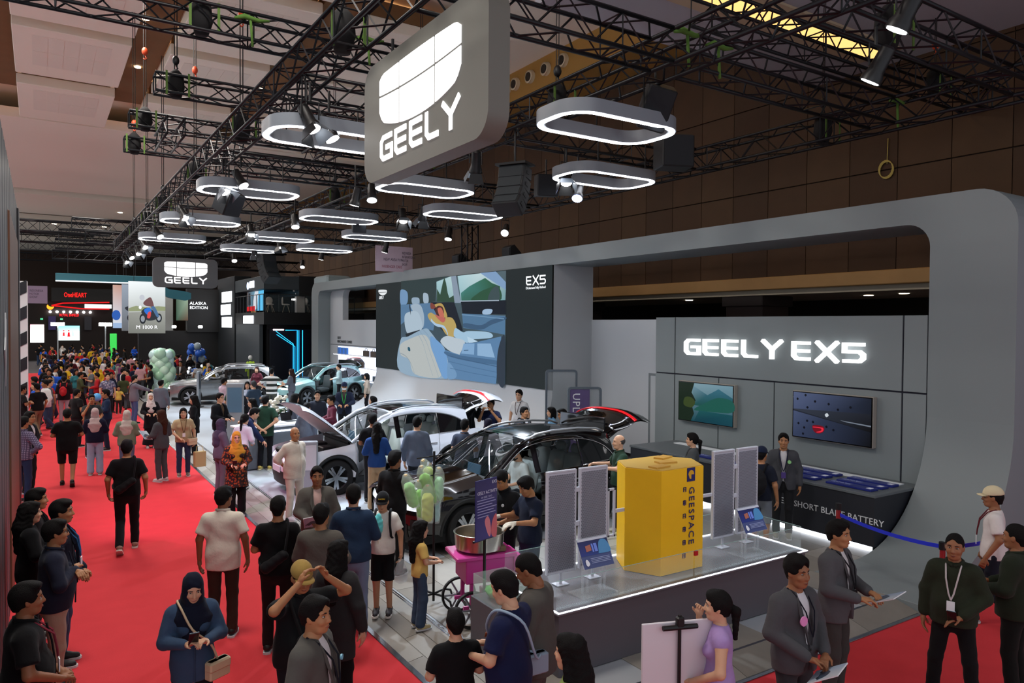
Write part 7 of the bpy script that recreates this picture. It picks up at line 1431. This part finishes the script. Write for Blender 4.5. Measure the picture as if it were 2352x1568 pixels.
pp('grey-suited man with cropped hair looking down at the cart', 1231, 1272, 1.74, 285, top='blazer', tc='#4c4945', inner='#b8b8bc', bc='#4a4643', hair='crop', lod=0, hpitch=.45, arms='hold', group=G4, sk=2, wide=1.12, belly=.04, base=.05)
pp('man in navy t-shirt with a pale shoulder strap checking his wallet', 1172, 1315, 1.72, 300, base=.05, tc='#151b3c', bc='#26272c', lod=0, arms='hold', hpitch=.3, wide=1.08, belly=.03, extras=[('bag', '#7f8fa0', 1, '#8fa4b8', (.2, -.12, 1.0), (.2, .08, .16)), ('phone', -1, '#1a1416')], group=G3, sk=3)
pp('boy in black t-shirt with his back to the camera at the bottom edge', 1047, 1404, 1.42, 345, base=.03, tc='#0d0d0f', bc='#16161a', lod=0, arms='hold', group=G3, sk=3)
pp('woman with long black hair at the bottom edge beside the podium', 1314, 1464, 1.58, 295, tc='#7a8a48', hair='long', sex='f', lod=0, arms='hold', group=G3, sk=3)
f = pp('woman in a lavender sleeveless blouse with a ponytail at the lower right', 1654, 1361, 1.58, 268, top='sleeveless', tc='#9f84b8', bc='#20264a', hair='pony', sex='f', lod=0, armr='face', arml='low', group=G2, sk=3)
pp('staff man in grey blazer with a pink badge holding open brochures', 1827, 1280, 1.72, 130, top='blazer', tc='#47474a', inner='#c4c4c8', bc='#2e2e31', lod=0, armr='low', arml='low', extras=[('lanyard', '#14151f', None), ('pin', '#d88ac0', 1, 1.28, .04), ('brochure', 1, '#9fb6cf', (.0, .08, -.06), -1.0, .3)], group=G4, sk=2, hair='tall', wide=1.04)
pp('staff man in grey blazer with sunglasses on his lanyard holding leaflets', 1922, 1197, 1.76, 112, top='blazer', tc='#4d4d50', inner='#c8c4c4', bc='#3a3836', lod=0, arms='hold', extras=[('lanyard', '#16161a', '#1a1a1c'), ('brochure', -1, '#8fb0d8', (0, .10, .0), -1.1, -.2)], group=G4, sk=1, base=.0)
pp('older man in an olive field jacket with a phone on the right carpet', 2194, 1228, 1.66, 188, top='jacket', tc='#23281c', inner=None, bc='#0e0e10', lod=0, armr='down', arml='low', wide=1.0, belly=.02, extras=[('lanyard', '#b8b0b0', '#dfe0e2'), ('phone', -1)], hair='crop', group=G2, sk=2, legs='apart')
pp('young man in white t-shirt and cream cap walking along the barrier', 2285, 1121, 1.70, 268, tc='#cdc6c4', bc='#191d28', bot='jeans', lod=0, legs='walk', arms='relax', extras=[('cap', '#cbbd9c'), ('lanyard', '#5a1a24')], group=G2, sk=2)
pp('man in an olive uniform cut by the right edge', 2338, 1207, 1.72, 285, top='jacket', tc='#1e2419', inner=None, bc='#101210', lod=0, hair='crop', group=G2, sk=2, arms='hold', wide=1.1)
pp('staff man with moustache in grey blazer standing by the podium', 1800, 996, 1.74, 178, base=.1, top='blazer', tc='#43454a', inner='#c8c8cc', bc='#1e1f22', shoes='#8f8a74', lod=0, extras=[('lanyard', '#1c2038', '#4a3a80'), ('pin', '#8fd08a', -1, 1.3, .03)], group=G4, sk=1)
pp('person in navy cap with a black backpack behind the wings', 1749, 1028, 1.64, 20, base=.1, tc='#161a26', bot='shorts', bc='#6a7078', lod=0, extras=[('cap', '#141c30'), ('backpack', '#101013', 1.2)], group=G3, sk=1)
pp('staff woman with a ponytail in grey blazer behind the satellite', 1592, 996, 1.62, 275, base=.1, top='blazer', tc='#45484a', inner='#c8ccd0', hair='pony', sex='f', lod=1, arms='hold', group=G4, sk=3)
# ---------------------------------------------------------------- people in the middle distance
BAT = mat('#8a3f12', .85, pattern='blotch', col2='#20140e', pscale=24., noise=.2, nscale=20, key='batik')
pp('woman in a mustard headscarf and batik tunic', 543, 992, 1.57, 172, top='tunic', tm=BAT, hair='hijab', scarf='#b5862a', sex='f', bot='wide', bc='#0c0c0e', lod=0, arms='hold', wide=1.1, extras=[('glasses',), ('phone', 1)], group=G2, sk=3, base=.02)
pp('bald older man in a cream shirt and trousers by the white car', 676, 982, 1.66, 140, base=.1, top='shirt', sleeve='half', tm=cloth('#c9c0b4', 'stripe', '#b3a99c', 30.), bc='#c4bbb0', hair='bald', lod=0, arms='behind', hyaw=.25, wide=1.12, belly=.03, hem=.80, shoes='#c8c8d0', group=G3, sk=1)
pp('man in a dark green shirt with hands behind his back at the desk', 609, 909, 1.78, 14, base=.1, top='polo', tc='#1f3a2c', bc='#0e1014', shoes='#cdb860', sole='#ded6b0', lod=0, arms='behind', wide=1.1, hem=.8, group=G3, sk=3)
pp('woman in a beige top with a handbag facing the camera', 421, 938, 1.60, 176, top='polo', tc='#b09a78', bot='jeans', bc='#2c3a58', hair='bob', sex='f', lod=0, armr='low', arml='down', wide=1.12, extras=[('lanyard', '#6a4a34'), ('bag', '#cdb496', -1, None, (.2, .14, .9), (.24, .1, .18), False)], shoes='#7a6c60', group=G2, sk=3)
tb = tag(MB().box((3.16, 18.45, .42), (.26, .12, .36), rot3(0, 0, .2), .01).build('paper_bag', mat('#b8a070', .8)), 'kraft paper carrier bag beside the woman in beige', 'bag'); MB().tube([(3.08, 18.45, .6), (3.1, 18.45, .72), (3.22, 18.45, .72), (3.24, 18.45, .6)], .008, 5).build('handle', mat('#c8b080', .8), tb)
pp('woman with brown ponytail in grey blazer seen from the side on the carpet', 371, 943, 1.62, 318, top='blazer', tc='#45464a', inner=None, bc='#45464a', hair='long', hc='#3a1e12', sex='f', lod=0, arms='hold', shoes='#c8c4c0', extras=[('brochure', -1, '#6a4a6c')], group=G4, sk=3)
pp('woman in a pale headscarf and sage jumper seen from behind', 291, 943, 1.58, 6, top='jacket', tc='#707c68', inner=None, hair='hijab', scarf='#b8aca4', sex='f', bot='jeans', bc='#5a6a86', lod=0, arms='hold', wide=1.12, group=G2)
pp('woman in a pink-grey headscarf and navy jumper seen from behind', 218, 938, 1.58, 4, top='jacket', tc='#14142a', inner=None, hair='hijab', scarf='#b09a98', sex='f', bot='wide', bc='#8fa0b8', lod=0, arms='hold', wide=1.14, shoes='#b8a898', group=G2)
pp('man in black t-shirt and black cargo shorts seen from behind', 154, 940, 1.70, 2, tc='#0c0c0e', bot='shorts', bc='#0f0f11', lod=0, wide=1.2, arms='hold', legs='walk2', shoes='#101010', sole='#1c1c1c', group=G2, sk=1, hem=.82)
pp('man in a purple plaid shirt with hand on hip at the wall edge', 52, 958, 1.72, 40, top='shirt', tm=cloth('#4a4058', 'plaid', '#9a90a8', 9.), bot='jeans', bc='#22304e', lod=1, arms='hip', group=G2, sk=1)
pp('man with glasses in a dark suit by the left wall edge', 66, 946, 1.72, 120, top='blazer', tc='#202126', inner='#d0d0d4', bc='#1a1b1e', lod=1, extras=[('glasses',)], group=G2, sk=1, arms='hip')
pp('man in black t-shirt with a yellow emblem and khaki trousers', 86, 881, 1.70, 330, tc='#0c0c0e', bc='#7a6650', lod=1, arms='relax', legs='walk', group=G2, sk=1)
pp('man with folded arms in black at the left wall', 50, 886, 1.70, 70, tc='#101012', lod=1, arms='fold', group=G2, sk=2)
pp('person in a red and black jersey and black cap', 147, 864, 1.68, 10, top='jacket', tc='#1a1014', inner=None, bc='#9a8a94', lod=1, arms='hold', extras=[('cap', '#111113'), ('backpack', '#a01820', .9)], group=G2)
pp('stocky man in black t-shirt in profile beside the glasses man', 176, 894, 1.68, 60, tc='#0d0d0f', lod=1, wide=1.2, hair='crop', group=G2, sk=1)
pp('man with glasses in dark grey t-shirt facing the camera on the carpet', 210, 907, 1.68, 165, tc='#2c3032', bc='#23252a', lod=1, arms='face', arml='low', extras=[('glasses',)], group=G2, sk=1)
pp('man in navy shirt with folded arms facing left', 244, 895, 1.72, 265, top='shirt', tc='#182640', bc='#1a2236', lod=1, arms='fold', extras=[('glasses',)], group=G2, sk=1)
pp('man in a pale patterned short-sleeved shirt', 247, 858, 1.70, 170, top='polo', tm=cloth('#9a9aa8', 'blotch', '#5a5c74', 14.), lod=1, group=G2, sk=3)
pp('small child in a yellow t-shirt on the red carpet', 272, 888, 1.08, 170, tc='#c4a850', bc='#2a2422', lod=1, arms='out', group=G2, sk=1)
pp('man in grey blazer and jeans pointing to the right by the carpet edge', 308, 862, 1.74, 70, top='blazer', tc='#6a6670', inner=None, bot='jeans', bc='#46547c', lod=1, arms='reach', extras=[('bag', '#151517', -1, None, (.2, -.1, 1.0), (.3, .1, .2))], group=G4, sk=3)
pp('woman in white headscarf and black embroidered dress', 346, 903, 1.58, 175, top='tunic', tc='#101016', hair='hijab', scarf='#cfc4c0', sex='f', bot='skirt', bc='#101016', lod=1, arms='hold', shoes='#d0ccc8', group=G2, sk=3)
pp('man in slate grey blazer seen from behind by the carpet edge', 369, 873, 1.72, 30, top='blazer', tc='#5a606c', inner=None, lod=1, group=G4, sk=3)
pp('man in black t-shirt with a red and white sleeve flag', 345, 838, 1.74, 270, tc='#0c0d10', lod=1, group=G2, sk=2, arms='hold')
pp('woman with long dark hair in a black coat facing left', 446, 909, 1.64, 285, top='jacket', tc='#121216', inner=None, hem=.66, hair='long', sex='f', bc='#14161c', lod=1, group=G3, sk=3)
pp('man with glasses in a dark suit at the end of the desk', 504, 903, 1.74, 130, base=.1, top='blazer', tc='#101218', inner='#5a4a38', bot='jeans', bc='#2a3c64', lod=0, arms='hold', extras=[('glasses',)], group=G3, sk=3)
pp('woman in dark purple-grey headscarf and vest by the desk', 506, 963, 1.56, 60, base=.1, top='jacket', tc='#54525c', inner=None, hair='hijab', scarf='#3a3848', sex='f', bc='#5c5a60', lod=1, arms='hold', group=G3)
pp('man in navy shirt bending over the reception desk', 543, 927, 1.74, 80, base=.1, top='shirt', tc='#1a2648', lod=1, lean=.6, arms='reach', group=G3, sk=3)
pp('woman in a white blouse with tied black hair seen from behind', 553, 952, 1.58, 30, base=.1, top='shirt', tc='#c8ccd4', hair='pony', sex='f', lod=1, arms='hold', lean=.25, group=G3, sk=3)
pp('woman with long hair in a black and pink top behind the desk', 580, 916, 1.56, 265, base=.1, top='tee', tc='#a08a90', hair='long', sex='f', lod=1, arms='hold', group=G3, sk=3)
pp('man in a pale pink shirt behind the desk monitor', 514, 868, 1.70, 60, base=.1, top='shirt', tc='#b8a4b0', lod=1, arms='hold', group=G3, sk=1)
pp('woman with long hair and glasses behind the flowers', 549, 889, 1.62, 175, base=.1, top='shirt', tc='#2a2a30', hair='long', sex='f', lod=1, extras=[('glasses',)], group=G3, sk=3)
pp('man in green with short hair behind the display monitor', 536, 882, 1.66, 20, base=.1, tc='#1e3828', lod=1, group=G3, sk=3)
pp('woman with long hair in white sitting behind the flowers', 568, 877, 1.60, 180, base=.1, tc='#b0b8c8', hair='long', sex='f', lod=1, arms='hold', group=G3, sk=3)
pp('man in a slate blue t-shirt with short grey hair', 583, 875, 1.68, 330, base=.1, tc='#38485a', hc='#3a3a3c', lod=1, arms='hold', group=G3, sk=3)
pp('man in a wide black and white striped t-shirt', 624, 847, 1.78, 12, base=.1, tm=cloth('#d8d8d4', 'stripe', '#2c302e', 1.5), bc='#4a4c44', lod=1, wide=1.12, arms='hip', hem=.8, group=G3, sk=3)
pp('woman with long brown hair in a grey trouser suit before the blue car', 670, 848, 1.68, 300, base=.1, top='blazer', tc='#565860', inner=None, bc='#565860', hair='long', hc='#2a1a14', sex='f', lod=1, arms='hold', group=G4, sk=3)
pp('masked man in a navy cap and dark suit with a green lanyard', 791, 879, 1.76, 185, base=.1, top='blazer', tc='#1a2032', inner='#3a3230', lod=1, arms='hold', extras=[('cap', '#161f38'), ('mask',), ('lanyard', '#2ea04a', None)], group=G3, sk=1, wide=1.06)
pp('man facing the camera just behind the raised white hood', 729, 898, 1.70, 175, base=.1, top='shirt', tc='#2a2e3a', lod=1, group=G3, sk=3)
pp('man with glasses in a maroon check shirt behind the white car', 762, 909, 1.66, 255, base=.1, top='shirt', tc='#5a2434', lod=1, arms='hold', extras=[('glasses',)], group=G3, sk=1)
pp('woman in a maroon top with short dark hair looking up at the screen', 856, 911, 1.60, 280, base=.1, tc='#521c34', hair='bob', sex='f', lod=1, hpitch=-.2, group=G3, sk=3)
pp('woman with long black hair in a grey-blue blazer left of the raised hood', 677, 905, 1.66, 60, base=.1, top='blazer', tc='#4a505e', inner=None, hair='long', sex='f', lod=1, arms='clasp', group=G4, sk=3)
pp('person in grey carrying a jacket under the raised hood', 704, 926, 1.60, 30, base=.1, top='jacket', tc='#5a6270', inner=None, bc='#6a7078', lod=1, group=G3, sk=3)
pp('woman with reddish-brown hair behind the silver car', 590, 843, 1.64, 200, base=.1, top='shirt', tc='#4a1a24', hair='long', hc='#2a1210', sex='f', lod=1, group=G3, sk=3)
pp('man in a pale jacket standing in the open door of the blue car', 779, 837, 1.74, 270, base=.1, top='shirt', tc='#9fb8b8', lod=1, arms='hold', group=G3, sk=3)
pp('woman in beige at the rear of the blue car', 843, 858, 1.60, 280, base=.1, top='shirt', tc='#a89a8c', hair='bob', sex='f', lod=1, group=G3, sk=3)
pp('staff man in dark blazer with a tablet by the green balloons', 415, 829, 1.72, 200, base=0., top='blazer', tc='#3a3634', inner='#c8c8cc', lod=1, arms='hold', group=G4, sk=1)
pp('person in a cap sitting in the driver seat of the black car', 0, 0, 1.66, 0, top='tee', tc='#c4ccc8', bc='#20242a', lod=1, legs='sit', arms='hold', hpitch=.4, extras=[('cap', '#2c3440'), ('mask', '#2c2c2e')], pos=(6.88, 10.45, .24), rz=math.radians(184-90), group=G3, sk=3)
# ---------------------------------------------------------------- the far crowd: a few figures copied with their own colours
protos = []
for i, (hr, tp, bt, sx, am, lg) in enumerate((('short', 'tee', 'trousers', 'm', 'down', 'stand'), ('short', 'shirt', 'jeans', 'm', 'hold', 'walk'), ('long', 'shirt', 'jeans', 'f', 'relax', 'stand'), ('hijab', 'jacket', 'wide', 'f', 'hold', 'walk'), ('crop', 'polo', 'trousers', 'm', 'fold', 'stand'), ('bob', 'tee', 'jeans', 'f', 'down', 'walk2'), ('tall', 'jacket', 'trousers', 'm', 'relax', 'walk'))):
    f = pp('proto', 0, 0, 1.66 if sx == 'm' else 1.57, 0, top=tp, bot=bt, hair=hr, sex=sx, arms=am, legs=lg, lod=2, inner=None, pos=(0, -90, 0), sk=i % 4, toplevel=False, scarf='#888888'); protos.append((f.o, hr, tp, bt, sx))
TC = [('black', '#0d0d0f'), ('white', '#c8c8c6'), ('navy', '#161c34'), ('red', '#9a1c22'), ('royal blue', '#1c50b8'), ('yellow', '#c8a020'), ('grey', '#55575a'), ('pink', '#b88a90'), ('teal', '#2c6a70'), ('maroon', '#4a1620'), ('olive', '#3c4228'), ('brown', '#4a3424'), ('lilac', '#8a7ca0'), ('beige', '#a8987c')]
BCs = [('dark trousers', '#121216'), ('blue jeans', '#2c3a54'), ('khaki trousers', '#6a5c44'), ('grey trousers', '#3c3e44')]
HD = {'short': 'short hair', 'long': 'long hair', 'hijab': 'a headscarf', 'crop': 'cropped hair', 'bob': 'bobbed hair', 'tall': 'swept-up hair'}
rc = random.Random(11); used = set(); spots_ = []
def crowd(px, py, zone, face=None):
    P_ = onz(px, py, 1.62)
    if P_.y > 88 or P_.y < 24: return
    if any((P_.x-m[0])**2+(P_.y-m[1])**2 < .8 for m in mc) or any(abs(P_.x-cx_) < 2.7 and abs(P_.y-cy_) < 1.6 for cx_, cy_ in ((6.95, 34.45), (10.6, 32.8))) or abs(P_.x-4.72)+abs(P_.y-37) < 1. or P_.y > 80 or P_.x < -.15: return
    for q in spots_:
        if (q-P_).length < .48: return
    for t in range(200):
        pr = rc.choice(protos); tcn, tch = TC[min(len(TC)-1, int(abs(rc.gauss(0, 4.2))))]; bn_, bch = rc.choice(BCs); fa = rc.choice(('seen from behind', 'facing the camera', 'turned to the right', 'turned to the left'))
        lab = 'far %s in %s %s and %s with %s, %s' % ('woman' if pr[4] == 'f' else 'man', tcn, {'tee': 't-shirt', 'shirt': 'shirt', 'jacket': 'jacket', 'polo': 'polo'}[pr[2]], bn_, HD[pr[1]], fa)
        if lab not in used: break
    used.add(lab); spots_.append(P_)
    o = copy_tree(pr[0]); o.location = (P_.x, P_.y, 0 if P_.x < 3.9 or P_.y > 41 else .1); o.rotation_euler = (0, 0, math.radians({'seen from behind': 0, 'facing the camera': 180, 'turned to the right': -90, 'turned to the left': 90}[fa]+rc.uniform(-25, 25))); sc = rc.uniform(.95, 1.05); o.scale = (sc, sc, sc)
    tag(o, lab, 'person', 'far crowd of visitors')
    for c in o.children:
        n = c.name.split('.')[0]; m = None
        if n in ('t_shirt', 'shirt', 'jacket', 'polo_shirt'): m = cloth(tch)
        elif n in ('trousers', 'jeans'): m = cloth(bch)
        elif n == 'headscarf': m = cloth(rc.choice(['#b8aca4', '#20222e', '#6a3a5a', '#8a8a80', '#3c4a68']))
        if m:
            c.material_slots[0].link = 'OBJECT'; c.material_slots[0].material = m
fixed = [(100, 845, 0), (120, 838, 0), (150, 835, 0), (165, 842, 0), (190, 838, 0), (205, 835, 0), (225, 832, 0), (85, 855, 0), (110, 862, 0), (132, 866, 0)]
for py in np.arange(783, 882, 4.2):
    x0, x1 = 74, 250+(py-783)*.9
    px_ = x0+rc.uniform(0, 8)
    while px_ < x1:
        if not (py > 856 and px_ > 120): crowd(px_+rc.uniform(-3, 3), py+rc.uniform(-2, 2), '')
        px_ += rc.uniform(15, 25)+(py-783)*.16
for px_, py in [(rc.uniform(255, 500), rc.uniform(790, 842)) for _ in range(75)]: crowd(px_, py, '')
for o in [q for p in protos for q in [p[0]]+list(p[0].children)]: bpy.data.objects.remove(o, do_unlink=True)
